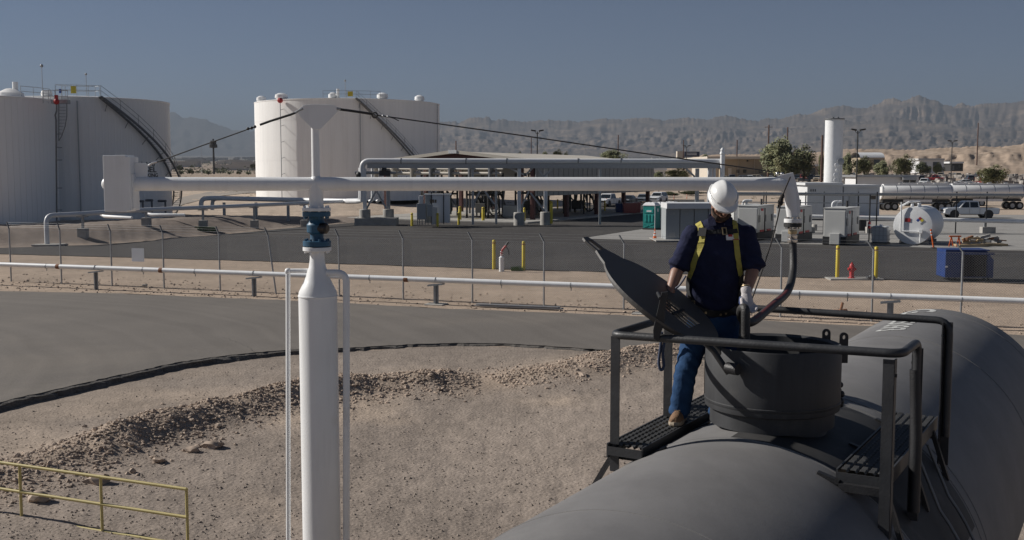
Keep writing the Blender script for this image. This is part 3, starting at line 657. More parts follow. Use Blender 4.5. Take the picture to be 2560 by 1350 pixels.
MB().bar(LC + le * -.15 + a2 * -.14 + ln * .012, LC + le * -.15 + a2 * .12 + ln * .012, .022, .012, ln).build('hatch_bar', black_iron, lid)
sk = MB(); n = 40                        # turned-down rim on the outer face of the lid
sk.rings([[LC + le * (rr * math.cos(2 * math.pi * k / n)) + a2 * (rr * math.sin(2 * math.pi * k / n)) - ln * zz_ for k in range(n)] for rr, zz_ in ((LR - .03, .009), (LR - .035, .035), (LR - .05, .036), (LR - .055, .009))], False)
sk.build('lid_rim', lid_grey, lid, smooth=40)
pr = MB(); p0 = at(1641, 846, 7.15); p1 = at(1657, 737, 7.13); q_ = (p1 - p0).normalized(); sx_ = Vector((1, 0, 0))
pr.prism([(-.02, 0), (.015, -.02), (.035, .10), (.03, .32), (-.01, .315), (-.03, .06)], p0, sx_, q_, .014); pr.cyl(p1 + Vector((-.02, -.03, -.02)), p1 + Vector((-.02, .10, 0)), .012, n=10)
pr.build('lid_prop', black_iron, car)
hg = MB()
for s_ in (-.07, .07):
    a_ = LC - le * (LR - .10) + a2 * s_ - ln * .02; b_ = LC - le * (LR + .03) + a2 * s_ - ln * .03; c_ = fr((C0.x, C0.y, 0), 0, 0, 0) + Vector((-.36, -.31, 3.62)) + a2 * s_
    hg.tube([a_, b_, c_], .022, 8)
hg.build('lid_hinge', black_iron, car, smooth=50)
hk = MB(); hk.cyl(Vector((1.48, 7.33, 3.66)), Vector((1.54, 7.26, 3.66)), .04, n=14); hk.build('hinge_boss', black_iron, car, smooth=40)

# walkways, cage
RZ = 3.885; WZ = 3.11
def walkway(w0, w1, d0, d1):
    g_ = MB(); nb = 5
    fm = MB()
    for w_ in (w0, w1): fm.bar(fr(C0, w_, d0, WZ - .03), fr(C0, w_, d1, WZ - .03), .012, .10)
    for d_ in (d0, d1): fm.bar(fr(C0, w0, d_, WZ - .03), fr(C0, w1, d_, WZ - .03), .012, .06)
    t = fm.build('walkway', rail_paint, car)
    pw = (w1 - w0 - .02) / nb                                       # perforated safety planks: raised serrated ribs
    for k in range(nb):
        c_ = w0 + .01 + pw * (k + .5); q = MB(); m_ = int((d1 - d0) / .032); rows = []
        for i in range(m_ + 1):
            d_ = d0 + (d1 - d0) * i / m_; h_ = WZ + (.012 if i % 2 else .022)
            rows.append([fr(C0, c_ + pw * x, d_, h_ if abs(x) < .3 else WZ + .002) for x in (-.46, -.28, 0, .28, .46)])
        q.rings(rows, False); q.f = [f for f in q.f if max(f) - min(f) <= 6]
        q.build('grating_plank', mat('grating_steel', (.05, .05, .05), .5, .2, var=.3, vs_=20), t)
    return t
walkway(-.87, -.61, -.93, 1.05); walkway(.66, .96, -.78, 1.12)
wl, wr, dn, df = -.86, 1.04, -.90, 1.02
def rounded(pts, r, n=5):
    out = [Vector(pts[0])]
    for a, b, c in zip(pts[:-2], pts[1:-1], pts[2:]):
        a, b, c = Vector(a), Vector(b), Vector(c); p = b + (a - b).normalized() * r; q = b + (c - b).normalized() * r
        for i in range(n + 1):
            t = i / n; out.append(p * (1 - t) ** 2 + b * 2 * t * (1 - t) + q * t * t)
    return out + [Vector(pts[-1])]
rr_ = .028
top = rounded([fr(C0, wr + .01, -.36, RZ - .22), fr(C0, wr + .01, -.36, RZ + .03), fr(C0, wr + .01, dn, RZ + .03), fr(C0, wl, dn, RZ), fr(C0, wl, df, RZ), fr(C0, wr, df, RZ), fr(C0, wr, df, RZ - .3)], .10)
MB().tube(top, rr_, 12).build('guard_rail', rail_paint, car, smooth=60)
def angle_post(w, d, z0, z1, fw=1, fd=1, s_=.06):
    q = MB(); q.box(fr(C0, w, d + fd * s_ / 2, (z0 + z1) / 2), (.008, s_, z1 - z0), (W, D, Z)); q.box(fr(C0, w + fw * s_ / 2, d, (z0 + z1) / 2), (s_, .008, z1 - z0), (W, D, Z))
    q.cyl(fr(C0, w - .01, d + fd * .03, z1 - .10), fr(C0, w + .012, d + fd * .03, z1 - .10), .011, n=8)
    return q.build('rail_post', rail_paint, car)
for w_, d_, z0, fw, fd in ((wl, dn, 2.93, 1, 1), (wl, .06, 3.02, 1, 1), (wl, df, 3.0, 1, -1), (-.62, df, 3.05, 1, -1), (wr - .03, dn, 2.72, -1, 1), (wr - .02, -.36, 2.74, 1, 1), (wr - .04, df, 2.78, 1, -1)):
    angle_post(w_, d_, z0, RZ - .01, fw, fd, .065)
MB().tube([fr(C0, wr, -.36, RZ - .15), fr(C0, wr + .02, -.36, RZ - .6), fr(C0, wr + .02, -.36, 2.80)], .036, 10).build('grab_rail', black_iron, car, smooth=60)
MB().tube([fr(C0, wr, df, RZ - .25), fr(C0, wr, df, 3.0)], .030, 10).build('grab_rail', rail_paint, car, smooth=60)
for s_, ws in ((-1, (-.87, -.61)), (1, (.68, .96))):
    for d_ in (-.80, .05, .92):
        q = MB(); we = ws[0] if s_ < 0 else ws[1]; wi = ws[1] if s_ < 0 else ws[0]
        q.bar(fr(C0, we, d_, WZ - .085), fr(C0, wi, d_, WZ - .085), .05, .05); a_ = sh(abs(wi) * s_ * .8, d_); b_ = sh(s_ * 1.08, d_)
        q.bar(fr(C0, wi, d_, WZ - .06), a_, .045, .03); q.bar(fr(C0, we, d_, WZ - .06), b_, .045, .03)
        q.build('walkway_bracket', black_iron, car)
# tie rods hugging the shell under the walkways
# side ladder
lad = MB()
for d_ in (.10, .48): lad.tube([fr(C0, 1.0, d_, 3.05)] + [fr(C0, (TR + .06) * math.sin(a), d_, AXZ + (TR + .06) * math.cos(a)) for a in np.linspace(R(52), R(110), 14)], .012, 8)
ld = lad.build('ladder', galv_dark, car, smooth=60)
for a in np.linspace(R(66), R(106), 6):
    MB().cyl(fr(C0, (TR + .06) * math.sin(a), .10, AXZ + (TR + .06) * math.cos(a)), fr(C0, (TR + .06) * math.sin(a), .48, AXZ + (TR + .06) * math.cos(a)), .010, n=8).build('ladder_rung', galv_dark, ld, smooth=60)
# underframe, wheels and track
MB().box(fr(C0, 0, 0, .33), (.6, 15.4, .35), (W, D, Z)).build('centre_sill', car_grey, car)
for d_ in (-6.5, -4.7, 4.7, 6.5):
    ax_ = MB(); ax_.cyl(fr(C0, -.8, d_, -.40), fr(C0, .8, d_, -.40), .07, n=10)
    for s_ in (-.74, .74): ax_.lathe([(.40, -.065), (.44, -.06), (.42, .06), (.2, .065)], fr(C0, s_, d_, -.40), W, n=28)
    ax_.build('wheelset', dark_steel, car, smooth=40)
for d_ in (-5.6, 5.6): MB().box(fr(C0, 0, d_, -.15), (1.9, 2.3, .35), (W, D, Z)).build('bogie', dark_steel, car, bevel=.03)
for s_ in (-.74, .74):
    q = MB(); q.box(fr(C0, s_, 6, -.90), (.07, 60, .12), (W, D, Z)); struct(q.build('track_rail', rust))

# ================================================================= LOADING ARM
AY = 9.30; CX = at(794, 700, AY).x; BZ = at(794, 460, AY).z
arm = thing('loading_gantry', 'white steel loading arm with counterweight, guy cables and black drop hose', 'loading arm', (CX, AY, -1.05))
def zpx(v, Y=AY): return at(1280, v, Y).z
def xpx(u, Y=AY): return at(u, 460, Y).x
ax0 = (CX, AY, 0); rc = .166
MB().lathe([(rc, -1.05), (rc, zpx(742)), (rc + .004, zpx(741)), (rc + .004, zpx(738)), (rc, zpx(737)), (rc - .006, zpx(728)), (rc - .045, zpx(705)), (rc - .068, zpx(690)), (rc - .078, zpx(678)), (.074, zpx(668)), (.064, zpx(650)), (.060, zpx(628))], ax0, n=64).build('column', white, arm, smooth=35)
def flange(z0, z1, r, m, name='flange', bolts=8, o=(CX, AY), bm_=None, axis=Z):
    f_ = MB(); f_.lathe([(r - .004, z0), (r, z0 + .003), (r, z1 - .003), (r - .004, z1)], (o[0], o[1], 0), n=40); fo = f_.build(name, m, arm, smooth=40)
    for k in range(bolts):
        a = 2 * math.pi * (k + .5) / bolts; b = MB(); c_ = Vector((o[0] + (r - .022) * math.cos(a), o[1] + (r - .022) * math.sin(a), 0))
        b.cyl(c_ + Z * (z0 - .018), c_ + Z * (z1 + .018), .012, n=6); b.build('bolt', bm_ or m, fo)
    return fo
flange(zpx(627), zpx(617), .122, white); flange(zpx(615), zpx(602), .120, blue_paint)
MB().lathe([(.116, zpx(617)), (.116, zpx(614.8))], ax0, n=32).build('gasket', rubber, arm, smooth=40)
MB().lathe([(.066, zpx(603)), (.056, zpx(595)), (.058, zpx(585)), (.084, zpx(580)), (.086, zpx(562)), (.066, zpx(555)), (.060, zpx(546)), (.066, zpx(538))], ax0, n=40).build('swivel_joint', blue_paint, arm, smooth=35)
gk = MB(); a_ = at(812, 570, AY - .06)
gk.lathe([(.030, -.05), (.046, -.045), (.048, .035), (.03, .05)], (CX + .06, AY - .05, zpx(570)), (1, -.4, 0), n=20); gk.build('swivel_grease_cap', mat('greasy_black', (.02, .014, .012), .35, var=.3), arm, smooth=40)
flange(zpx(541), zpx(529), .120, blue_paint); flange(zpx(527.5), zpx(519), .122, white)
MB().lathe([(.061, zpx(521)), (.061, zpx(475)), (.063, zpx(471)), (.06, zpx(460))], ax0, n=40).build('riser', white, arm, smooth=40)
# side drain pipes
def px_path(pts, Y): return [at(u, v, Y) for u, v in pts]
MB().tube(rounded(px_path([(772, 677), (720, 677), (721, 1360)], AY + .02) + [Vector((xpx(722), AY + .02, -1.0))], .035, 5), .020, 14).build('drain_pipe', white, arm, smooth=50)
MB().ball(at(720, 678, AY + .02), .029, 14, 9).build('pipe_elbow', white, arm, smooth=60)
MB().tube(rounded(px_path([(815, 682), (866, 682), (866, 1360)], AY - .02) + [Vector((xpx(866), AY - .02, -1.0))], .09, 8), .030, 16).build('return_pipe', white, arm, smooth=50)
# boom, mast and plate
bl_, br_ = xpx(268), xpx(1948); br = .0585
MB().cyl((bl_, AY, BZ), (br_, AY, BZ), br, n=40).build('boom', white, arm, smooth=50)
MB().lathe([(br, 0), (br * .97, .02), (br * .8, .04), (br * .5, .053), (.002, .058)], (xpx(272), AY, BZ), (-1, 0, 0), n=32).build('boom_cap', white, arm, smooth=60)
MB().lathe([(.036, zpx(452)), (.0355, zpx(440)), (.034, zpx(322)), (.034, zpx(262))], ax0, n=28).build('mast', white, arm, smooth=50)
MB().lathe([(.05, zpx(449)), (.042, zpx(444)), (.036, zpx(441))], ax0, n=28).build('mast_weld', white, arm, smooth=60)
plate_px = [(784, 324), (752, 292), (747, 280), (750, 272), (760, 264), (780, 261), (832, 262), (842, 266), (850, 276), (804, 323)]
MB().prism([(p.x, p.z) for p in (at(u, v, AY) for u, v in plate_px)], (0, AY - .03, 0), (1, 0, 0), Z, .012).build('cable_plate', white, arm, bevel=.003)
# counterweight: three bolted plates
for k, (u0, u1, v0, v1, dy) in enumerate(((273, 302, 389, 528, -.10), (302.5, 325, 388, 529, -.105), (325.5, 335, 392, 526, -.09))):
    p, q = at(u0, v1, AY), at(u1, v0, AY); MB().box(((p.x + q.x) / 2, AY, (p.z + q.z) / 2), (q.x - p.x, .24 + dy * .2, q.z - p.z)).build('counterweight_plate', white, arm, bevel=.006)
p, q = at(333, 476, AY), at(366, 406, AY); MB().prism([(at(u, v, AY).x, at(u, v, AY).z) for u, v in ((335, 470), (335, 406), (350, 406), (368, 410), (368, 450), (345, 470))], (0, AY + .01, 0), (1, 0, 0), Z, .02).build('cable_lug', white, arm, bevel=.003)
MB().box((xpx(336), AY - .03, zpx(478)), (.03, .10, .30)).build('counterweight_bracket', white, arm, bevel=.004)
# guy cables with turnbuckles
def cable(pts, r, name, m, n=8): return MB().tube([at(u, v, Y) for u, v, Y in pts], r, n).build(name, m, arm, smooth=60)
cable([(393, 405, AY - .01), (500, 366, AY - .02), (640, 316, AY - .03)], .0052, 'guy_cable', dark_steel)
cable([(393, 404, AY - .01), (415, 401, AY - .012)], .005, 'cable_tail', dark_steel)
cable([(372, 414, AY), (380, 408, AY), (394, 404, AY)], .009, 'cable_clip', chrome)
tb = cable([(650, 312, AY - .03), (672, 304, AY - .03), (673, 303.6, AY - .03), (722, 288, AY - .03), (724, 287.5, AY - .03), (738, 282, AY - .03)], .010, 'turnbuckle', black_iron)
cable([(738, 282, AY - .03), (748, 276, AY - .03), (758, 272, AY - .03)], .011, 'shackle', galv)
for u, v in ((620, 322), (629, 320), (637, 317)): MB().ball(at(u, v, AY - .03), .014, 10, 7).build('cable_clamp', dark_steel, arm, smooth=60)
cable([(842, 272, AY - .03), (852, 273, AY - .03)], .013, 'shackle', galv)
cable([(850, 273.5, AY - .03), (870, 276, AY - .03), (871, 276.1, AY - .03), (922, 283.6, AY - .03), (930, 285, AY - .03)], .011, 'turnbuckle', black_iron)
rc_ = at(937, 288, AY - .03); MB().tube([rc_ + Vector((math.cos(a), 0, math.sin(a))) * .022 for a in np.linspace(0, 2 * math.pi, 21)], .006, 8, False).build('pull_ring', dark_steel, arm, smooth=60)
cable([(944, 288.5, AY - .03), (1000, 296, AY - .03), (1300, 338, AY - .02), (1620, 385, AY - .01), (1860, 419, AY), (1932, 430, AY)], .0055, 'guy_cable', dark_steel)
cable([(968, 291, AY - .03), (985, 296, AY - .035), (997, 302, AY - .035)], .004, 'cable_tail', dark_steel)
for u, v in ((958, 290), (970, 292)): MB().ball(at(u, v, AY - .03), .013, 10, 7).build('cable_clamp', galv, arm, smooth=60)
for u, v in ((1943, 434), (1955, 435)): MB().ball(at(u, v, AY), .016, 10, 7).build('cable_clamp', chrome, arm, smooth=60)
# drop leg
MB().tube(rounded([at(1940, 460, AY), at(1972, 461, AY), at(1982, 548, AY + .01)], .10, 7), [br] * 2 + [br] * 4 + [.056] + [.052] * 2 + [.047], 28).build('drop_leg', white, arm, smooth=50)
MB().prism([(at(u, v, AY).x, at(u, v, AY).z) for u, v in ((1932, 446), (1948, 438), (1981, 431), (1988, 452), (1998, 500), (1999, 530), (1992, 545), (1986, 520), (1975, 470), (1955, 452))], (0, AY - .02, 0), (1, 0, 0), Z, .012).build('swing_plate', white, arm, bevel=.003)
DX = at(1982, 556, AY).x
flange(zpx(557), zpx(547), .075, white, bolts=8, o=(DX, AY), bm_=chrome); flange(zpx(567), zpx(558), .076, rubber, bolts=8, o=(DX, AY), bm_=chrome)
MB().lathe([(.040, zpx(606)), (.043, zpx(604)), (.043, zpx(599)), (.037, zpx(597)), (.041, zpx(595)), (.041, zpx(588)), (.034, zpx(586)), (.034, zpx(572)), (.043, zpx(570)), (.043, zpx(567))], (DX, AY, 0), n=28).build('sight_coupling', chrome, arm, smooth=35)
MB().lathe([(.0365, zpx(585)), (.038, zpx(583)), (.038, zpx(576)), (.0365, zpx(574))], (DX, AY, 0), n=24).build('sight_glass', brass, arm, smooth=35)
# hose down to the dome
hp = [(1982, 602, 9.30), (1983, 640, 9.27), (1982, 680, 9.18), (1975, 715, 9.02), (1962, 738, 8.82), (1940, 757, 8.55), (1915, 778, 8.27), (1893, 797, 8.03), (1876, 806, 7.90), (1862, 803, 7.86), (1853, 792, 7.83), (1852, 778, 7.78), (1857, 770, 7.73), (1863, 774, 7.69), (1864, 795, 7.68), (1864, 840, 7.68), (1864, 960, 7.68)]
def spline(pts, n=6):
    out = []
    for i in range(len(pts) - 1):
        p0, p1, p2, p3 = (Vector(pts[max(0, min(len(pts) - 1, k))]) for k in (i - 1, i, i + 1, i + 2))
        for j in range(n):
            t = j / n; out.append(.5 * ((2 * p1) + (p2 - p0) * t + (2 * p0 - 5 * p1 + 4 * p2 - p3) * t * t + (3 * p1 - p0 - 3 * p2 + p3) * t ** 3))
    return out + [Vector(pts[-1])]
hw = spline([at(*q) for q in hp], 6)
hose = MB().tube(hw, .0325, 18).build('drop_hose', hose_m, arm, smooth=60)
st = MB(); seg = hw[22:47]; tr = []; prev = None
for i in range(len(seg)):
    t = (seg[min(i + 1, len(seg) - 1)] - seg[max(0, i - 1)]).normalized(); side = (Z - t * t.z); side = side.normalized() if side.length > .05 else prev; prev = side
    toc = (Vector((0, 0, CAMH)) - seg[i]); toc = (toc - t * toc.dot(t)).normalized(); c_ = (side * .8 + toc * .6).normalized(); b_ = t.cross(c_)
    tr.append([seg[i] + (c_ * math.cos(a) + b_ * math.sin(a)) * .0332 for a in np.linspace(-.42, .42, 5)])
st.rings(tr, False); st.f = [f for f in st.f if max(f) - min(f) <= 6]; st.build('hose_stripe', red_stripe, hose, smooth=60)
# pull rope
rp = [(1976, 442, 9.22), (1962, 475, 9.2), (1955, 496, 9.18), (1951, 512, 9.15), (1943, 550, 9.1), (1930, 600, 9.0), (1908, 668, 8.8), (1890, 720, 8.55), (1878, 752, 8.3)]
rope = thing('pull_rope', 'knotted dark rope hanging from the end of the loading arm', 'rope', at(1955, 500, 9.17))
MB().tube(spline([at(*q) for q in rp], 5), .006, 8).build('rope_line', mat('dark_rope', (.035, .03, .028), .9, var=.3, vs_=40), rope, smooth=60)
for u, v, s_ in ((1956, 490, .018), (1951, 506, .024), (1953, 498, .02), (1948, 515, .014)):
    MB().ball(at(u, v, 9.17), s_, 10, 7, (1, 1, 1.3)).build('rope_knot', MATS['dark_rope'], rope, smooth=60)

# ================================================================= PERSON
def ell_ring(c, rx, ry, n=22, tilt=0.0, yaw=0.0):
    out = []
    for k in range(n):
        a = 2 * math.pi * k / n; x, y = rx * math.cos(a), ry * math.sin(a)
        q = Vector((x * math.cos(yaw) - y * math.sin(yaw), x * math.sin(yaw) + y * math.cos(yaw), 0)); q.z = q.y * math.tan(tilt)
        out.append(Vector(c) + q)
    return out
def chain(mb, pts, rs, n=14):
    pts = [Vector(p) for p in pts]
    mb.tube(pts, rs, n)
    for p, r_ in zip(pts, rs): mb.ball(p, r_ * .985, 12, 8)
    return mb
PB = at(1745, 1062, 8.05); PB.z = WZ + .02
# joints
shR, shL = at(1731, 590, 8.07), at(1866, 590, 8.07)
elR, elL = at(1696, 668, 8.02), at(1884, 668, 7.98)
wrR, wrL = at(1672, 738, 7.90), at(1866, 734, 7.84)
hipR, hipL = at(1750, 812, 8.10), at(1815, 812, 8.12)
knR, knL = at(1714, 928, 7.98), at(1806, 926, 8.16)
anR, anL = at(1699, 1036, 8.00), at(1796, 1036, 8.22)
hc = at(1805, 504, 7.95); pitch = R(40); yawh = R(6)
HM = Matrix.Rotation(yawh, 3, 'Z') @ Matrix.Rotation(pitch, 3, 'X')        # face (-y) turned down
def hp_(x, y, z): return hc + HM @ Vector((x, y, z))
body = MB()
chain(body, [at(1799, 600, 8.10), at(1801, 560, 8.08), hp_(0, .03, -.07)], [.085, .062, .06])
body.ball(hc + HM @ Vector((0, .015, .02)), .1, 20, 14, (.76, .95, 1.12), HM)
body.ball(hp_(0, -.025, -.055), .075, 16, 11, (.80, .92, .95), HM)            # jaw
body.ball(hp_(0, -.075, -.098), .028, 12, 8, (1.1, .8, .8), HM)               # chin
body.ball(hp_(0, -.085, .03), .05, 14, 9, (1.15, .45, .45), HM)               # brow
chain(body, [hp_(0, -.098, .022), hp_(0, -.122, -.018)], [.010, .016])          # nose
body.ball(hp_(-.012, -.113, -.022), .011, 8, 6); body.ball(hp_(.012, -.113, -.022), .011, 8, 6)
for s_ in (-1, 1):
    body.ball(hp_(.045 * s_, -.078, -.018), .026, 10, 7, (1, .7, .9), HM)       # cheeks
    body.ball(hp_(.078 * s_, .012, -.01), .028, 10, 8, (.35, .8, 1.1), HM)      # ears
body.ball(hp_(0, -.096, -.058), .021, 10, 7, (1.4, .6, .42), HM)              # mouth
# trunk, arms, legs under the clothes
chain(body, [at(1798, 590, 8.09), at(1788, 690, 8.09), at(1783, 790, 8.10)], [.12, .105, .11])
chain(body, [shR, elR], [.055, .045]); chain(body, [shL, elL], [.055, .045])
def lerp(a, b, t): return a + (b - a) * t
for el, wr in ((elR, wrR), (elL, wrL)): chain(body, [el, lerp(el, wr, .25), lerp(el, wr, .6), wr], [.046, .049, .041, .032])
# right hand flat against the lid edge
hR = wrR; fd = Vector((-.25, -.30, -.92)).normalized(); sdv = Vector((.9, -.35, -.13)).normalized()
body.tube([hR, hR + fd * .04, hR + fd * .085], [.030, .040, .038], 12, ry=[.024, .022, .019])
for k, (o_, L_) in enumerate(((-.030, .068), (-.010, .080), (.011, .075), (.030, .058))):
    b0 = hR + fd * .08 + sdv * o_; chain(body, [b0, b0 + fd * L_ * .5, b0 + (fd + Vector((0, -.35, 0))).normalized() * L_], [.0095, .009, .008], 8)
chain(body, [hR + fd * .03 + sdv * .035, hR + fd * .06 + sdv * .06, hR + fd * .085 + sdv * .07], [.012, .0105, .009], 8)
for h_, k_, a_ in ((hipR, knR, anR), (hipL, knL, anL)): chain(body, [h_, lerp(h_, k_, .5), k_, lerp(k_, a_, .3), a_], [.085, .075, .055, .056, .04])
off = PB.copy()
person = remesh(body, 'person', skin, .0075, 2, base=off)
person.location = off
tag(person, 'worker in white hard hat, navy shirt, yellow harness and jeans holding the hose', 'person')
WLOC[person] = off
# shirt
sm = MB(); rings_ = []
for u, v, Y, rx, ry in ((1800, 541, 8.10, .062, .062), (1800, 547, 8.10, .090, .074), (1799, 555, 8.09, .140, .088), (1798, 565, 8.085, .185, .102), (1797, 579, 8.08, .212, .118), (1796, 600, 8.07, .224, .128), (1795, 630, 8.06, .226, .137), (1791, 665, 8.06, .216, .138), (1788, 700, 8.06, .206, .135), (1785, 735, 8.07, .203, .134), (1783, 762, 8.08, .203, .130), (1782, 786, 8.09, .200, .126)):
    rings_.append(ell_ring(at(u, v, Y), rx, ry, 26, R(4)))
sm.rings(rings_)
for s_, e_ in ((shR, elR), (shL, elL)):
    t_ = (e_ - s_).normalized(); chain(sm, [s_ - t_ * .01, lerp(s_, e_, .5), e_ - t_ * .02], [.080, .078, .074], 16)
    sm.tube([e_ - t_ * .055, e_ - t_ * .045, e_ + t_ * .002, e_ + t_ * .008], [.074, .0815, .082, .072], 16)     # rolled cuff
def folds(co):
    p = co; a_ = mnoise.noise(Vector((p.x * 5, p.y * 5, p.z * 9))) * .009 + (abs(mnoise.noise(Vector((p.x * 10 + p.z * 9, p.y * 8, p.z * 8)))) - .2) * .016
    d_ = math.exp(-((p.z - 3.98) / .16) ** 2); a_ += d_ * .009 * math.sin(p.z * 62 + p.x * 24 + 3 * mnoise.noise(p * 6)) * (.4 + .6 * abs(mnoise.noise(p * 3.2)))
    dd = min((p - elR).length, (p - elL).length); a_ += math.exp(-(dd / .14) ** 2) * .006 * math.sin(p.z * 85 + p.x * 40)
    return a_
shirt = remesh(sm, 'shirt', navy, .0085, 2, person, folds)
# collar flaps and placket
def bvh_of(o):
    off_ = WLOC.get(o.parent, Vector((0, 0, 0))) if o.parent else Vector((0, 0, 0))
    return BVHTree.FromPolygons([p.co + off_ for p in o.data.vertices], [tuple(f.vertices) for f in o.data.polygons])
bshirt = bvh_of(shirt)
def cast(bv, u, v, lift=.006):
    d_ = ray(u, v).normalized(); h_ = bv.ray_cast(Vector((0, 0, CAMH)), d_)
    if h_[0] is None: return None
    n_ = h_[1] if h_[1].dot(d_) < 0 else -h_[1]
    return h_[0] + n_ * lift, n_
def ribbon(bv, pts, width, name, m, parent, lift=.006, th=.003, step=5):
    P = spline([Vector((u, v, 0)) for u, v in pts], step); L_, N_ = [], []
    for p in P:
        h_ = cast(bv, p.x, p.y, lift)
        if h_: L_.append(h_[0]); N_.append(h_[1])
    for _ in range(2): L_ = [L_[0]] + [(a + b * 2 + c) / 4 for a, b, c in zip(L_[:-2], L_[1:-1], L_[2:])] + [L_[-1]]
    q = MB(); rows = []
    for i in range(len(L_)):
        t_ = (L_[min(i + 1, len(L_) - 1)] - L_[max(i - 1, 0)]).normalized(); s_ = t_.cross(N_[i]).normalized()
        rows.append([L_[i] + s_ * width / 2, L_[i] - s_ * width / 2, L_[i] - s_ * width / 2 + N_[i] * th, L_[i] + s_ * width / 2 + N_[i] * th])
    q.rings(rows); return q.build(name, m, parent)
cl = MB()
for s_ in (-1, 1):
    pts = [at(1800 + 20 * s_, 538, 8.06), at(1800 + 31 * s_, 546, 8.03), at(1800 + 30 * s_, 569, 7.985), at(1800 + 10 * s_, 564, 7.985), at(1800 + 13 * s_, 552, 8.0)]
    nn = Vector((0, -.012, .004)); cl.add([p + nn for p in pts] + [p + nn * .2 for p in pts], [(0, 1, 2, 3, 4), (9, 8, 7, 6, 5)] + [(i, (i + 1) % 5, 5 + (i + 1) % 5, 5 + i) for i in range(5)])
cl.tube([at(1800, 540, 8.10) + Vector((.074 * math.cos(a), .066 * math.sin(a), .004)) for a in np.linspace(R(-10), R(190), 14)], .012, 8); cl.build('collar', navy, person, smooth=40)
# harness
har = bpy.data.objects.new('harness', None)
ribbon(bshirt, [(1741, 548), (1745, 556), (1752, 572), (1757, 586), (1755, 604), (1746, 630), (1737, 655), (1729, 680), (1724, 697)], .047, 'shoulder_strap', strap_yellow, person, .007)
ribbon(bshirt, [(1830, 545), (1835, 556), (1838, 575), (1839, 600), (1842, 630), (1846, 660), (1850, 690)], .042, 'shoulder_strap', strap_yellow, person, .007)
ribbon(bshirt, [(1724, 695), (1722, 712), (1723, 730), (1728, 748), (1732, 762)], .05, 'hip_strap', strap_black, person, .008)
ribbon(bshirt, [(1850, 688), (1851, 705), (1849, 725), (1848, 745), (1846, 762)], .05, 'hip_strap', strap_black, person, .008)
ribbon(bshirt, [(1752, 582), (1775, 581), (1800, 580), (1820, 580), (1842, 578)], .034, 'chest_strap', strap_black, person, .010)
ribbon(bshirt, [(1724, 758), (1740, 768), (1762, 777), (1790, 782), (1820, 779), (1845, 770)], .052, 'waist_belt', strap_black, person, .012, .006)
def plate_on(bv, u, v, w_, h_, name, m, lift=.012, frame=None):
    hit = cast(bv, u, v, lift)
    if not hit: return
    n_ = hit[1]; x_ = Z.cross(n_).normalized(); y_ = n_.cross(x_)
    if frame:
        v_, f_ = flat_curve([[(-w_ / 2, -h_ / 2), (w_ / 2, -h_ / 2), (w_ / 2, h_ / 2), (-w_ / 2, h_ / 2)], [(-w_ / 2 + frame, -h_ / 2 + frame), (w_ / 2 - frame, -h_ / 2 + frame), (w_ / 2 - frame, h_ / 2 - frame), (-w_ / 2 + frame, h_ / 2 - frame)]], .006)
        q = MB().add([hit[0] + x_ * p.x + y_ * p.y + n_ * p.z for p in v_], f_)
    else: q = MB().box(hit[0], (w_, h_, .004), (x_, y_, n_))
    return q.build(name, m, person)
plate_on(bshirt, 1757, 582, .062, .066, 'strap_buckle', strap_black, .018)
plate_on(bshirt, 1810, 581, .034, .062, 'chest_buckle', brass, .020, .007)
plate_on(bshirt, 1738, 755, .030, .04, 'belt_buckle', brass, .022, .007)
for u, v in ((1752, 775), (1766, 779), (1800, 784), (1812, 782)): plate_on(bshirt, u, v, .014, .014, 'belt_eyelet', brass, .021, .004)
plate_on(bshirt, 1830, 594, .105, .040, 'name_patch', refl, .008); plate_on(bshirt, 1824, 590, .034, .016, 'patch_emblem', sign_red, .0115)
plate_on(bshirt, 1838, 599, .05, .006, 'patch_lettering', sign_red, .0115)
# jeans
jm = MB()
jm.rings([ell_ring(at(u, v, Y), rx, ry, 22, 0) for u, v, Y, rx, ry in ((1783, 774, 8.09, .190, .118), (1783, 795, 8.10, .192, .125), (1783, 820, 8.11, .185, .125), (1783, 842, 8.115, .13, .10))])
for h_, k_, a_, s_ in ((hipR, knR, anR, -1), (hipL, knL, anL, 1)):
    chain(jm, [h_, lerp(h_, k_, .5), k_, lerp(k_, a_, .5), a_ + Z * .03], [.103, .098, .084, .079, .077], 16)
    jm.tube([a_ + Z * .06, a_ + Z * .012, a_ + Z * .004], [.078, .081, .07], 16)
def jf(p):
    a_ = mnoise.noise(Vector((p.x * 7, p.y * 7, p.z * 5))) * .006
    for k_ in (knR, knL): a_ += math.exp(-(((p - k_).length - .05) / .16) ** 2) * .0035 * math.sin(p.z * 70 + p.x * 55 + 2.5 * mnoise.noise(p * 5))
    return a_ + .004 * math.sin(p.z * 58 + p.x * 30) * math.exp(-((p.z - 3.22) / .10) ** 2)
remesh(jm, 'jeans', denim, .009, 2, person, jf)
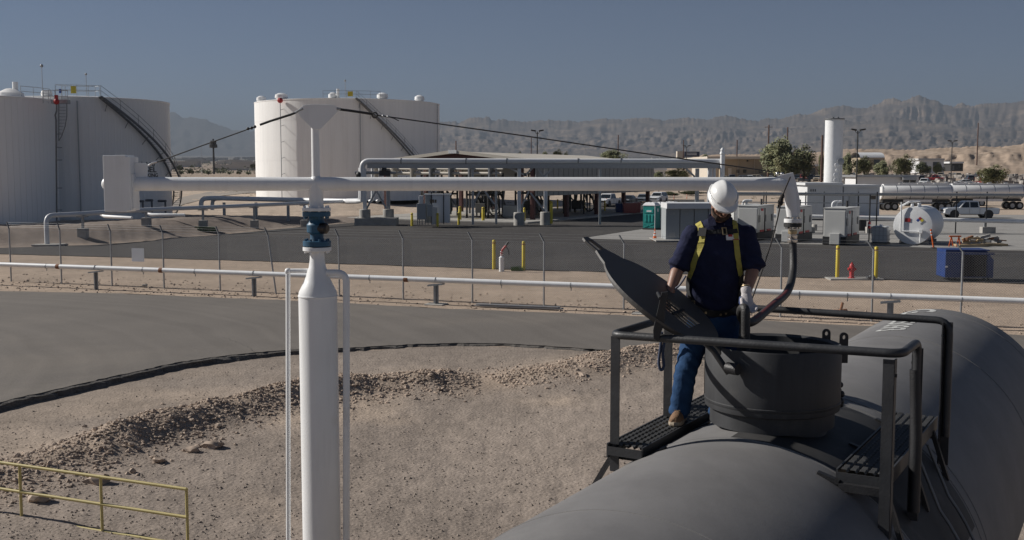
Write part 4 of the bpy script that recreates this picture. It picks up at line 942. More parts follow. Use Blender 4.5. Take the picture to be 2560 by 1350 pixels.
# boots
def boot(an, toe, nm):
    t_ = Vector((toe[0], toe[1], 0)).normalized(); s_ = Vector((t_.y, -t_.x, 0)); b = Vector((an.x, an.y, WZ + .022)); q = MB()
    for dist, w_, h_ in ((-.075, .034, .05), (-.06, .040, .075), (-.02, .043, .085), (.03, .045, .075), (.08, .049, .058), (.13, .050, .047), (.165, .044, .038), (.185, .028, .028)):
        pass
    rows = []
    for dist, w_, h_ in ((-.085, .022, .05), (-.075, .036, .075), (-.04, .042, .10), (0, .043, .105), (.04, .044, .090), (.085, .048, .066), (.13, .050, .054), (.165, .045, .045), (.188, .026, .032)):
        rows.append([b + t_ * dist + s_ * (w_ * math.cos(a)) + Z * (.028 + max(0, math.sin(a)) * h_ + min(0, math.sin(a)) * .012) for a in np.linspace(0, 2 * math.pi, 19)[:-1]])
    q.rings(rows); q.tube([b + Z * .06 - t_ * .012, b + Z * .19 - t_ * .014], [.052, .056], 14)
    up = remesh(q, 'boot', suede, .006, 3, person)
    so = MB(); n_ = 18
    out = [(t_ * dist + s_ * w_) for dist, w_ in ((-.092, 0), (-.085, .030), (-.05, .044), (0, .044), (.05, .046), (.10, .053), (.15, .05), (.185, .03), (.196, 0), (.185, -.03), (.15, -.05), (.10, -.053), (.05, -.046), (0, -.044), (-.05, -.044), (-.085, -.03))]
    so.rings([[b + o_ for o_ in out], [b + o_ * 1.02 + Z * .012 for o_ in out], [b + o_ * .99 + Z * .03 for o_ in out]]); so.build('boot_sole', sole, up)
    for k in range(4):
        d_ = .015 + k * .022; MB().bar(b + t_ * d_ - s_ * .022 + Z * (.135 - k * .013), b + t_ * d_ + s_ * .022 + Z * (.135 - k * .013), .006, .005).build('boot_lace', timber, up)
boot(anR + Vector((0, .01, 0)), (-.35, -.94), 'r'); boot(anL, (-.1, -.99), 'l')
# hard hat
hh = MB(); n = 40; hcz = .05
def hatp(a, b, k=1.0):                 # a round, b from rim (0) to crown (1)
    rx, ry, rz = .101, .126, .102; e = math.sin(b * math.pi / 2); c = math.cos(b * math.pi / 2)
    x = rx * c * math.cos(a); y = ry * c * math.sin(a); z = rz * e
    ridge = .008 * math.exp(-(x / .022) ** 2) * (b > .15)
    return hp_(x * k, y * k + .008, hcz + (z + ridge) * k)
hh.rings([[hatp(2 * math.pi * k / n, b) for k in range(n)] for b in np.linspace(0, .985, 16)] , True)
hat = hh.build('hard_hat', hat_white, person, smooth=50)
bri = MB()
def brimr(a): f_ = max(0, -math.sin(a)); return .010 + .036 * f_ ** 3
bri.rings([[hp_((.101 + e * brimr(a)) * math.cos(a), (.126 + e * brimr(a)) * math.sin(a) + .008, hcz - .004 + dz - e * .012) for a in np.linspace(0, 2 * math.pi, n + 1)[:-1]] for e, dz in ((-.2, .006), (1, .006), (1.02, .0), (1, -.006), (-.2, -.006))])
bri.build('hat_brim', hat_white, hat, smooth=50)
for s_ in (-1, 1):                      # rain gutter with accessory slots
    rs = MB(); rs.tube([hp_(.1025 * math.cos(a) * s_ * 1.01, .128 * math.sin(a) + .008, hcz + .018) for a in np.linspace(R(-50), R(55), 14)], .006, 6)
    rs.build('hat_gutter', hat_white, hat, smooth=60)
# beard, glasses
bd = MB(); bd.ball(hp_(0, -.062, -.098), .045, 16, 10, (1.15, .85, .72), HM); bd.ball(hp_(0, -.099, -.046), .02, 12, 7, (1.7, .5, .5), HM)
for s_ in (-1, 1): bd.tube([hp_(.03 * s_, -.085, -.088), hp_(.055 * s_, -.055, -.075), hp_(.068 * s_, -.02, -.045)], [.020, .017, .010], 10)
remesh(bd, 'beard', beard, .006, 2, person)
gl = MB()
for s_ in (-1, 1):
    gl.tube([hp_((.034 + .026 * math.cos(a)) * s_, -.112 + .006 * abs(math.cos(a)), .012 + .017 * math.sin(a)) for a in np.linspace(0, 2 * math.pi, 17)], .0022, 6, False)
    gl.tube([hp_(.060 * s_, -.104, .014), hp_(.075 * s_, -.03, .012), hp_(.078 * s_, .01, .008)], .0022, 6)
gl.tube([hp_(-.009, -.117, .016), hp_(.009, -.117, .016)], .0022, 6); gl.build('safety_glasses', refl, person, smooth=60)
# left glove closing on the hose
gm = MB(); kn = at(1868, 770, 7.79); gd = (kn - wrL).normalized(); gs = Vector((1, 0, 0)); gs = (gs - gd * gs.dot(gd)).normalized(); gb = gd.cross(gs)
gm.tube([wrL - gd * .045, wrL - gd * .02, wrL], [.040, .040, .036], 14); gm.tube([wrL - gd * .01, wrL + gd * .035, wrL + gd * .075, wrL + gd * .105], [.034, .044, .050, .046], 16, ry=[.030, .030, .030, .026])
hosec = at(1863, 790, 7.69)
for k, (o_, L_) in enumerate(((-.006, .95), (.012, 1.05), (.029, 1.0), (.043, .85))):
    a_ = wrL + gd * (.095 - .006 * abs(k - 1.2)) + gs * (o_ + .004)
    b_ = a_ + (gd * .6 + gs * (.30 + .10 * k) - Vector((0, .45, 0))).normalized() * .034 * L_
    c_ = b_ + (gd * .7 - Vector((0, .75, 0)) + gs * .05).normalized() * .028 * L_
    e_ = c_ + (gd * .35 - Vector((0, .65, 0)) - gs * .55).normalized() * .022 * L_
    chain(gm, [a_, b_, c_, e_], [.0125, .0118, .011, .0095], 10)
tb_ = wrL + gd * .045 - gs * .040
chain(gm, [wrL + gd * .03 - gs * .025, tb_ + Vector((0, -.015, 0)), tb_ + gd * .032 - gs * .004 + Vector((0, -.045, 0)), tb_ + gd * .058 + gs * .012 + Vector((0, -.065, 0))], [.017, .0145, .013, .011], 10)
glove = remesh(gm, 'work_glove', glove_white, .005, 2, person)
pg = MB(); pg.tube([wrL + gd * .03 - gs * .038, wrL + gd * .07 - gs * .040, wrL + gd * .098 - gs * .030], [.016, .020, .016], 12, ry=[.02, .024, .02]); pg.build('glove_palm', glove_blue, glove, smooth=60)
MB().lathe([(.034, -.004), (.0355, 0), (.034, .004)], wrL - gd * .055, gd, n=20).build('bracelet', brass, person, smooth=60)
# lanyard hanging at his side and the blue strap by the rail post
ly = MB(); ly.tube(spline([at(1714, 690, 7.93), at(1704, 706, 7.90), at(1696, 716, 7.90), at(1688, 722, 7.90), at(1683, 735, 7.95)], 4), .008, 8); ly.build('lanyard', mat('lanyard_grey', (.16, .16, .19), .8, var=.4, vs_=50), person, smooth=60)
lw = MB(); lw.tube(spline([at(1655, 830, 8.0), at(1651, 870, 8.02), at(1647, 905, 8.02), at(1652, 925, 8.02), at(1659, 915, 8.02), at(1657, 880, 8.02), at(1664, 838, 8.0)], 5), .011, 8)
strap = one(lw, 'tie_strap', mat('blue_webbing', (.04, .055, .10), .8, var=.3, vs_=30), 'loop of faded blue webbing hanging from the cage rail by the rail post', 'strap', at(1652, 925, 8.02), smooth=60)

# ================================================================= STORAGE TANKS
def arc_plate(r0, r1, a0, a1, z0, z1, n=4):
    q = MB(); rows = []
    for i in range(n + 1):
        a = a0 + (a1 - a0) * i / n; s_, c_ = math.sin(a), -math.cos(a)
        rows.append([Vector((r0 * s_, r0 * c_, z0)), Vector((r1 * s_, r1 * c_, z0)), Vector((r1 * s_, r1 * c_, z1)), Vector((r0 * s_, r0 * c_, z1))])
    return q.rings(rows)
def pol(r_, a, z): return Vector((r_ * math.sin(a), -r_ * math.cos(a), z))     # a = 0 faces the viewer, + to the right
def rail_run(pts, h=1.07, every=1, r_=.025):
    q = MB()
    for k in (1.0, .55): q.tube([p + Z * h * k for p in pts], r_, 5)
    for p in pts[::every]: q.cyl(p, p + Z * h, r_, n=5)
    return q
def letters_on(root, body, size, rad, a0, z, m, xs=1.0):
    v, f = text_mesh(body, size); q = MB(); q.v = [pol(rad + .03, a0 + p.x * xs / rad, z + p.y) for p in v]; q.f = f; return q.build('lettering', m, root, local=True)
def storage_tank(label, loc, rad, ht, panels, stair, face=0.0):
    t = thing('storage_tank', label, 'storage tank', loc, 'white storage tanks')
    bd = lambda q, n_, m, p=t, **k: q.build(n_, m, p, local=True, **k)
    if panels:
        bd(MB().lathe([(rad - .035, 0), (rad - .035, ht)], n=96), 'shell', panel_white, smooth=40)
        w_ = 2 * math.pi / panels; me = None
        for k in range(panels):
            a = k * w_
            if me is None:
                o = bd(arc_plate(rad - .06, rad, -w_ * .487, w_ * .487, .15, ht, 3), 'cladding_panel', panel_white, smooth=40); me = o
            else: o = me.copy(); col.objects.link(o)
            o.rotation_euler.z = a
    else:
        nc = 5
        for k in range(nc): bd(MB().lathe([(rad - .012 * (k % 2), ht * k / nc), (rad - .012 * (k % 2), ht * (k + 1) / nc - .004)], n=120, caps=False), 'shell_course', white_tank, smooth=40)
        for k in range(11):
            a = k / 11 * 2 * math.pi + .3; q = MB(); q.rings([[pol(rad + .006, a + d_, 0), pol(rad + .006, a + d_, ht)] for d_ in (-.0006, .0006)], False)
            bd(q, 'vertical_weld', white_tank)
    bd(MB().lathe([(rad + .03, ht - .02), (rad + .05, ht), (rad + .05, ht + .12), (rad - .1, ht + .14), (rad * .5, ht + .14 + rad * .035), (.05, ht + .14 + rad * .062)], n=96), 'roof', panel_white if panels else white_tank, smooth=35)
    # spiral stair
    a0, a1 = stair; L_ = rad * abs(a1 - a0); n_ = int(ht / .22); P0, P1 = [], []
    for i in range(n_ + 1):
        s_ = i / n_; a = a0 + (a1 - a0) * s_; P0.append(pol(rad + .18, a, ht + .1 - ht * s_)); P1.append(pol(rad + .98, a, ht + .1 - ht * s_))
    st_ = MB(); st_.tube(P0, .06, 4, ry=.12); st_.tube(P1, .06, 4, ry=.12); sr = bd(st_, 'stair_stringers', galv_dark)
    tr_ = MB()
    for a_, b_ in zip(P0[:-1], P1[:-1]): tr_.bar(a_, b_, .26, .03)
    to = bd(tr_, 'stair_treads', galv); to['kind'] = 'stuff'
    bd(rail_run([p for p in P1[::6]], 1.05, 1, .022), 'stair_handrail', galv_dark); 
    br_ = MB()
    for i in range(2, n_, 7): br_.cyl(pol(rad, a0 + (a1 - a0) * i / n_, P0[i].z - .9), P1[i], .03, n=5)
    bd(br_, 'stair_bracket', galv_dark)
    return t, bd
# left tank, cut by the frame edge
T0 = at(-44, 552, 100); T0.z = Tz(T0.x, T0.y) - .1
t0, b0 = storage_tank('leftmost white tank with ribbed cladding and a top platform railing', T0, 6.65, zpx(246, 100 - 3) - T0.z, 76, (R(150), R(240)))
h0 = zpx(246, 97) - T0.z
b0(rail_run([pol(6.6, a, h0 + .05) for a in np.linspace(R(58), R(93), 4)], 1.0), 'platform_railing', galv)
T1 = at(214, 546, 113); T1.z = Tz(T1.x, T1.y) - .1; r1 = 207 / 2700 * 113.5; h1 = zpx(246, 106) - T1.z
t1, b1 = storage_tank('white diesel tank with ribbed cladding, lettered, behind the counterweight', T1, r1, h1, 92, (R(32), R(128)))
q = rail_run([pol(r1 - .2, R(a), h1 + .15) for a in (6, 12, 19, 26, 33)] + [pol(r1 - 2.2, R(33), h1 + .2), pol(r1 - 2.2, R(6), h1 + .2), pol(r1 - .2, R(6), h1 + .15)], 1.05); b1(q, 'platform_railing', galv)
b1(MB().box(pol(r1 - .15, R(17), h1 + .75), (.5, .04, .7)), 'warning_sign', sign_yellow); b1(MB().box(pol(r1 - .15, R(9), h1 + .6), (.22, .04, .4)), 'notice', sign_blue)
b1(MB().lathe([(.5, 0), (.55, .25), (.45, .5), (.1, .6)], pol(r1 - 1.5, R(-4), h1 + .2), n=14), 'roof_vent', panel_white, smooth=50)
for a, top_ in ((25, 2.3),): b1(MB().cyl(pol(r1 - .6, R(a), h1 + .1), pol(r1 - .6, R(a), h1 + top_), .03, n=5), 'lightning_rod', galv); b1(MB().ball(pol(r1 - .6, R(a), h1 + top_), .12, 8, 6), 'rod_tip', galv)
q = MB(); q.cyl(pol(r1 + .12, R(19), .2), pol(r1 + .12, R(19), h1 - .3), .05, n=6); b1(q, 'conduit', galv)
# hatch door, ladder and platform on the flank seam with the left tank
q = MB(); q.lathe([(.55, 0), (.6, .05), (.6, .12), (.1, .16)], pol(r1, 0, 1.1), (0, -1, 0), n=24); b1(q, 'manway', white, smooth=40)
def on_tank(tp, rad, u, v):            # surface angle and height for a surveyed point
    Y = tp.y
    for _ in range(6):
        p = at(u, v, Y); s_ = max(-.98, min(.98, (p.x - tp.x) / rad)); Y = tp.y - rad * math.sqrt(1 - s_ * s_)
    p = at(u, v, Y); return math.asin(max(-.98, min(.98, (p.x - tp.x) / rad))), p.z - tp.z
# lettering
def letter_line(bd_, t_, tp, rad, body, u, v, hpx, xs=1.0):
    a, z = on_tank(tp, rad, u, v); Y = tp.y - rad * math.cos(a); letters_on(t_, body, hpx * Y / 2700 / .70, rad, a, z, letter_black, xs)
letter_line(b1, t1, T1, r1, 'TANK 110', 350, 411, 11, 1.5); letter_line(b1, t1, T1, r1, 'DIESEL', 368, 425, 12.5, 1.6); letter_line(b1, t1, T1, r1, 'NO SMOKING', 360, 438.5, 9, 1.35)
q = MB()                                 # inlet piping low on the tank
for u, v in ((345, 503), (372, 500), (400, 502)):
    a, z = on_tank(T1, r1, u, v); q.cyl(pol(r1, a, z), pol(r1 + .9, a, z), .12, n=8); q.cyl(pol(r1 + .8, a, z), pol(r1 + .8, a, z - 1.2), .10, n=8)
b1(q, 'inlet_piping', galv_dark)
# platform, ladder and standpipe in front of the gap between the two left tanks
pf = thing('ladder_platform', 'grey steel ladder and landing beside the red valve between the left tanks', 'platform', at(150, 545, 99))
Yp = 98.5; q = rail_run([at(u, 258, Yp) for u in (108, 122, 138, 155, 170)], 1.15, 1, .03); q.build('platform_railing', galv, pf)
MB().box((at(148, 253, Yp).x, Yp + .3, at(0, 254, Yp).z), (1.5, .7, .35)).build('landing', galv, pf)
q = MB(); q.tube([at(u, v, Yp) for u, v in ((167, 255), (167, 290), (163, 315), (154, 340), (147, 352))], .04, 5); q.tube([at(u, v, Yp + .5) for u, v in ((147, 258), (147, 352))], .04, 5)
for v in range(268, 340, 8): q.bar(at(147, v, Yp + .4), at(164 - max(0, v - 300) * .35, v, Yp), .05, .03)
q.build('ladder_cage', galv_dark, pf)
sp = thing('fill_standpipe', 'thin dark standpipe with red valve running up beside the leftmost tank', 'pipe', at(141, 552, 97.6))
q = MB(); q.tube([at(u, v, 97.6) for u, v in ((142, 552), (141, 420), (140, 300), (138, 288), (141, 278), (141, 250))], .07, 6)
for v in (525, 470, 400, 369, 335): q.bar(at(141, v, 97.6), at(155, v, 97.6), .06, .06)
q.build('standpipe', galv_dark, sp); q = MB(); q.ball(at(141, 254, 97.5), .28, 8, 6); q.box(at(141, 246, 97.5), (.25, .25, .6)); q.build('valve', red, sp)
# roof clutter on the leftmost tank
b0(MB().lathe([(1.2, 0), (1.15, .35), (.4, .75), (.1, .8)], pol(3.2, R(86), h0 + .3), n=18), 'roof_hatch', panel_white, smooth=50)
b0(MB().cyl(pol(3.5, R(92), h0 + .3), pol(3.5, R(92), h0 + 1.7), .25, n=10), 'roof_vent', white, smooth=50)
b0(MB().cyl(pol(6.3, R(85), h0), pol(6.3, R(85), h0 + 3.1), .03, n=5), 'lightning_rod', galv); b0(MB().ball(pol(6.3, R(85), h0 + 3.1), .16, 8, 6), 'rod_tip', galv)
# the far tank
T2 = at(873, 490, 172); T2.z = Tz(T2.x, 160) - .2; r2 = 226 / 2700 * 172; h2 = zpx(250, 160) - T2.z
t2, b2 = storage_tank('large smooth white tank beyond the loading arm mast', T2, r2, h2, 0, (R(13), R(75)))
b2(rail_run([pol(r2 - .3, R(a), h2 + .15) for a in (-6, 1, 8, 15, 22, 28)], 1.07), 'platform_railing', galv_dark)
b2(MB().box(pol(r2 - .1, R(10), h2 + .75), (.75, .05, .7)), 'warning_sign', sign_yellow)
for a, d_, k in ((-38, 1.0, 1.15), (-2, 2.5, .8), (31, 1.2, 1.0), (62, 1.0, .9), (-70, 1.0, .9)):
    b2(MB().lathe([(.55 * k, 0), (.6 * k, .12), (.85 * k, .3), (.8 * k, .75), (.4 * k, .98), (.1, 1.02)], pol(r2 - d_, R(a), h2 + .1), n=16), 'roof_vent', white, smooth=45)
b2(MB().cyl(pol(r2 - 2, R(2), h2 + .3), pol(r2 - 2, R(2), h2 + 1.6), .22, n=10), 'roof_vent', white, smooth=50)
b2(MB().cyl(pol(r2 - 1, R(7), h2 + .1), pol(r2 - 1, R(7), h2 + 2.7), .04, n=5), 'lightning_rod', galv); b2(MB().ball(pol(r2 - 1, R(7), h2 + 2.7), .16, 8, 6), 'rod_tip', galv)
a_, _ = on_tank(T2, r2, 708, 300); q = MB(); q.cyl(pol(r2 + .55, a_, .3), pol(r2 + .55, a_, h2 + .2), .06, n=6)
for k in range(6): z_ = 1.5 + k * (h2 - 3) / 5; q.cyl(pol(r2, a_ + .01, z_ + .2), pol(r2 + .55, a_, z_), .035, n=5)
b2(q, 'foam_pipe', galv); b2(MB().ball(pol(r2 + .55, a_, h2 - .1), .42, 8, 6), 'foam_valve', red)
for u in (900, 1098): 
    a_, _ = on_tank(T2, r2, u, 300); b2(MB().cyl(pol(r2 + .2, a_, .3), pol(r2 + .2, a_, h2), .06, n=6), 'conduit', galv)
letter_line(b2, t2, T2, r2, 'ETHANOL', 996, 425, 12); letter_line(b2, t2, T2, r2, 'NO SMOKING', 985, 447, 9)

# ================================================================= PIPES ON THE LEFT BANK
bp = thing('bank_pipeline', 'pale pipe on concrete plinths climbing along the gravel bank', 'pipeline', at(118, 615, 73))
BP = [(130, 538.5, 74.0), (206, 535, 75.9), (365, 526.5, 83.5), (507, 519, 88), (635, 513.5, 93.5), (760, 508, 99), (890, 502, 106)]
pw_ = [at(*p) for p in BP]; pw_ = [Vector((p.x, p.y, 2.06 + .02 * i)) for i, p in enumerate(pw_)]
foot = gr(118, 614, 0.02)
MB().tube(rounded([foot, Vector((foot.x, foot.y, pw_[0].z)), pw_[1]], .55, 6) + pw_[2:], .16, 14).build('pipe', lt_blue_white, bp, smooth=50)
for i, (u, v) in enumerate(((206, 591), (365, 571), (507, 563), (635, 555), (760, 547))):
    p = pw_[i + 1]; zt_ = Tz(p.x, p.y); q = MB(); q.box((p.x, p.y, (zt_ - .3 + zt_ + .62) / 2), (.62, .62, .92)); q.build('plinth', concrete, bp, bevel=.02)
    q = MB(); q.box((p.x, p.y, (zt_ + .6 + p.z - .2) / 2), (.16, .16, p.z - .2 - zt_ - .6)); q.build('stand', galv, bp)
    q = MB(); q.box((p.x, p.y, p.z - .2), (.75, .3, .07)); q.build('saddle', galv, bp)
MB().box((foot.x + .2, foot.y - .1, .06), (1.9, 1.4, .16)).build('pad', concrete, bp, bevel=.03)
fp = thing('transfer_pipeline', 'fat white pipe running low towards the pipe rack behind the bank', 'pipeline', at(520, 520, 118))
pts_ = [at(503, 520, 112), at(503, 497, 112), at(530, 495, 112), at(700, 499, 110), at(868, 503, 104)]
MB().tube(rounded(pts_, .5, 4), .24, 14).build('pipe', white, fp, smooth=50)
MB().tube(rounded([at(531, 525, 112.5), at(531, 497.5, 112.5), at(560, 496.5, 112)], .5, 4), .20, 12).build('branch', white, fp, smooth=50)
for u in (560, 640, 720, 800):
    p = at(u, 500, 110.5 - (u - 560) * .018); zt_ = Tz(p.x, p.y); MB().box((p.x, p.y, (zt_ + p.z - .25) / 2), (.25, .25, p.z - .25 - zt_)).build('support', galv, fp)
for k, (a_, b_, lb) in enumerate((((262, 541, 88), (330, 545, 87), 'short white pipe lying low in front of the diesel tank, left piece'), ((378, 537, 88), (462, 538, 88), 'short white pipe lying low in front of the diesel tank, right piece'))):
    q = MB(); p, p2 = at(*a_), at(*b_); q.tube([p + Vector((-.6, .8, .15)), p, p2], .14, 10); one(q, 'containment_pipe', white, lb, 'pipe', p, smooth=50)
q = MB(); bs = at(517, 557, 87); bz = Tz(bs.x, bs.y)
for k in range(6): q.bar(Vector((bs.x - .65 + .24 * k, bs.y - .3, bz + .18)), Vector((bs.x - .55 + .24 * k, bs.y + .4, bz + .3)), .12, .12)
q.bar(Vector((bs.x - .9, bs.y - .3, bz + .38)), Vector((bs.x + .8, bs.y - .3, bz + .26)), .14, .12); q.bar(Vector((bs.x - .7, bs.y - .3, bz + .08)), Vector((bs.x + .8, bs.y - .3, bz + .12)), .14, .12)
one(q, 'pallet', mat('green_pallet', (.05, .08, .035), .8, var=.2), 'dark green pallet leaning on a pipe plinth on the bank', 'pallet', (bs.x, bs.y, bz))

# ================================================================= NEAR PIPELINE AND FENCE
def onl(u, x0, y0, m):                 # where the sight line through column u meets the line y = y0 + m (x - x0)
    k = ray(u, 700); k = k.x / k.y; y = (y0 - m * x0) / (1 - m * k); return Vector((k * y, y, 0))
pl_ = lambda u: onl(u, -2.873, 40.54, -.356)
pipe = thing('pipeline', 'long white pipeline on T-shaped stands running in front of the fence', 'pipeline', pl_(1090))
PZ = .93
a_, b_ = pl_(-200), pl_(2800)
MB().cyl(a_ + Z * PZ, b_ + Z * (PZ + .02), .100, n=24).build('pipe', white, pipe, smooth=50)
dirp = (b_ - a_).normalized()
for u in (118, 359, 489, 925, 1254, 1428, 2000, 2120, 2407):
    p = pl_(u) + Z * PZ; q = MB(); q.cyl(p - dirp * .018, p + dirp * .018, .112, n=16); q.cyl(p, p - Z * .2, .018, n=6); q.build('clamp', galv, pipe, smooth=40)
for u in (147, 404, 1016): p = pl_(u) + Z * PZ; MB().lathe([(.101, -.10), (.106, -.08), (.106, .08), (.101, .10)], p, dirp, n=20, caps=False).build('coupling', rust, pipe, smooth=40)
for u in (240, 635, 1090, 1610, 2228):
    p = pl_(u); px_ = Vector((-dirp.y, dirp.x, 0)); zt_ = Tz(p.x, p.y) - .04; q = MB()
    q.box(p + Z * ((zt_ + .74) / 2), (.20, .035, .74 - zt_), (dirp, px_, Z)); q.box(p + Z * ((zt_ + .74) / 2), (.035, .2, .74 - zt_), (dirp, px_, Z)); s_ = q.build('stand', galv, pipe)
    MB().box(p + Z * .765, (.62, .26, .055), ((dirp + Z * .12).normalized(), px_, (Z - dirp * .12).normalized())).build('stand_head', galv, pipe)
    MB().tube([p + Z * (PZ - .15) + px_ * (.115 * math.cos(t)) + Z * (.15 + .115 * math.sin(t)) for t in np.linspace(R(-20), R(200), 12)], .010, 6).build('u_bolt', galv_dark, pipe)
    if u in (1090, 1610): MB().box(p + Z * (zt_ + .02), (.75, .6, .14), (dirp, px_, Z)).build('stand_footing', concrete, pipe, bevel=.02)

fl_ = lambda u: onl(u, -1.52, 41.17, -.379)
fence = thing('chain_link_fence', 'galvanised chain-link fence with barbed-wire arms along the dirt strip', 'fence', fl_(1181))
us_ = [28, 154, 280, 410, 550, 690, 848, 1008, 1181, 1360, 1560, 1748, 1953, 2182, 2405, 2660]; FH = 2.42; tops = []
fdir_ = (fl_(2405) - fl_(154)).normalized(); fback = Vector((-fdir_.y, fdir_.x, 0))
for u in us_:
    p = fl_(u); zt_ = Tz(p.x, p.y) - .05; lean = fdir_ * -.35 if u == 690 else Vector((0, 0, 0)); t_ = p + Z * FH + lean; tops.append(t_); q = MB()
    q.cyl(Vector((p.x, p.y, zt_)), t_, .034, n=10); po = q.build('fence_post', galv, fence, smooth=50)
    MB().bar(t_ - Z * .03, t_ + Z * .29 - fdir_ * .22 + fback * .10, .05, .04).build('barb_arm', galv_dark, po)
for k in range(3):
    q = MB(); q.tube([t_ + (Z * .29 - fdir_ * .22 + fback * .10) * (.3 + .33 * k) for t_ in tops], .0028, 4); q.build('barbed_wire', galv, fence)
q = MB(); q.tube([t_ - Z * .03 for t_ in tops], .005, 5); q.build('tension_wire', galv, fence)
wire = MATS.get('fence_wire') or mat('fence_wire', (.40, .40, .39), .5, .3, var=.1)
for i in range(len(us_) - 1):
    p0, p1 = fl_(us_[i]), fl_(us_[i + 1]); L_ = (p1 - p0).length; t_ = (p1 - p0) / L_; q = MB(); sp_ = .085; k = -FH
    V, F = [], []
    while k < L_:
        for sg in (1, -1):
            a0, a1 = (k, k + FH) if sg > 0 else (k + FH, k); s0, s1 = max(0, -min(a0, a1)) / FH, 1 - max(0, max(a0, a1) - L_) / FH
            if sg < 0: s0, s1 = max(0, (a0 - L_) / FH), min(1, a0 / FH)
            if s1 - s0 > .02:
                A = p0 + t_ * (a0 + (a1 - a0) * s0) + Z * (.03 + FH * .97 * s0); B = p0 + t_ * (a0 + (a1 - a0) * s1) + Z * (.03 + FH * .97 * s1)
                n0 = len(V); o1 = fback * .0022; o2 = (B - A).normalized().cross(fback) * .0022
                V += [A + o1, A - o1 * .5 + o2, A - o1 * .5 - o2, B + o1, B - o1 * .5 + o2, B - o1 * .5 - o2]; F += [(n0, n0 + 1, n0 + 4, n0 + 3), (n0 + 1, n0 + 2, n0 + 5, n0 + 4), (n0 + 2, n0, n0 + 3, n0 + 5)]
        k += sp_
    q.v = V; q.f = F; stuff(q.build('chain_link', wire, fence))
# blank sign on the fence
p = fl_(349); c_ = p + Z * (at(349, 637, p.y).z) - fback * .06; ss = MB(); ss.box(c_, (.66, .006, .58), (fdir_, fback, Z)); one(ss, 'fence_sign', mat('sign_white', (.62, .63, .66), .4, var=.04), 'blank pale rectangular sign wired to the fence', 'sign', c_)
# pipes lying by the road
lp = [gr(1196, 766, .03), gr(1400, 774, .03)]; dl = (lp[1] - lp[0]).normalized(); nl = Vector((-dl.y, dl.x, 0))
for k in range(5):
    q = MB(); o_ = nl * (.065 * (k % 3) - .07) + Z * (.035 + .055 * (k // 3)) + dl * rg.uniform(-.15, .12); q.cyl(lp[0] + o_, lp[1] + o_, .03, n=10)
    one(q, 'conduit_length', galv, ('%s length of grey conduit in the bundle lying beside the road' % ('front', 'middle', 'back', 'upper front', 'upper back')[k]), 'pipe', lp[0] + o_, 'conduit lying by the road', smooth=50)
bx = gr(362, 716, .05); q = MB(); q.box(bx + Z * .04, (.2, .14, .1)); one(q, 'stone_block', concrete, 'pale block lying on the dirt under the left end of the pipeline', 'block', bx, bevel=.02)
# scraps behind the tank car rail
cr = gr(2080, 786, .05); q = MB()
for k in range(7): q.bar(cr + Vector((rg.uniform(-.5, .5), rg.uniform(-.2, .2), .06)), cr + Vector((rg.uniform(-.5, .6), rg.uniform(-.2, .2), .16)), .09, .05)
q.cyl(cr + Vector((.28, 0, .05)), cr + Vector((.36, 0, .42)), .05, n=8)
one(q, 'scrap_heap', mat('rusty_scrap', (.27, .13, .07), .85, var=.35, vs_=8), 'small heap of rusty scrap on the dirt behind the tank car railing', 'scrap', cr)
# yellow railing, lower left
yr = thing('yellow_railing', 'faded yellow three-bar safety railing in the near left corner', 'railing', at(465, 1440, 15.2))
ra = at(-140, 1136, 16.6); rb = at(466, 1223, 15.2)
for k, dz in enumerate((0, .415, .83)):
    MB().cyl(ra - Z * dz, rb - Z * dz, .024, n=12).build('rail_bar', pale_yellow, yr, smooth=50)
for f_ in (.0, .33, .665, 1.0):
    p = lerp(ra, rb, f_); MB().cyl(p + Z * .015, Vector((p.x, p.y, p.z - 1.5)), .022, n=12).build('rail_post', pale_yellow, yr, smooth=50)
MB().bar(ra - Z * .90, rb - Z * .90, .012, .10).build('toe_plate', dark_steel, yr)
pp = lerp(ra, rb, .5); MB().box((pp.x - .2, pp.y - .9, rb.z - 1.30), (4.4, 1.6, .2)).build('deck_edge', concrete, yr)

# ================================================================= LOADING CANOPY
CD = Vector((math.sin(R(29)), math.cos(R(29)), 0)); CW = Vector((CD.y, -CD.x, 0))
CP = Vector((2.2, 110, 0))             # near right corner
def cf(w, d, z): return CP + CW * w + CD * d + Z * z
WD, LN, EV, RG = 18.6, 31.7, 6.15, 7.15
can = thing('loading_canopy', 'long truck loading canopy with tan gabled roof and red-brown columns', 'canopy', cf(-WD / 2, LN / 2, 0))
for s_ in (0, 1):
    w0, w1 = (-WD - .6, -WD / 2) if s_ == 0 else (.6, -WD / 2)
    q = MB(); a, b, c, d_ = cf(w0, -.5, EV - .05), cf(w1, -.5, RG), cf(w1, LN + .5, RG), cf(w0, LN + .5, EV - .05)
    q.add([a, b, c, d_] + [p - Z * .14 for p in (a, b, c, d_)], [(0, 1, 2, 3), (7, 6, 5, 4), (0, 4, 5, 1), (1, 5, 6, 2), (2, 6, 7, 3), (3, 7, 4, 0)]); q.build('roof', roof_tan, can)
    q = MB(); q.bar(a - Z * .02 - CD * .06, b - Z * .02 - CD * .06, .12, .34); q.build('gable_trim', roof_tan, can)
q = MB(); q.bar(cf(-WD / 2 - .5, -.66, RG - .03), cf(-WD / 2 + .5, -.66, RG - .03), .06, .36); q.build('ridge_cap', lt_blue_white, can)
q = MB(); q.add([cf(-WD, 0, EV - .15), cf(0, 0, EV - .15), cf(-WD / 2, 0, RG - .2)], [(0, 1, 2)]); q.add([cf(-WD, .1, EV - .15), cf(0, .1, EV - .15), cf(-WD / 2, .1, RG - .2)], [(2, 1, 0)]); q.build('gable_infill', maroon, can)
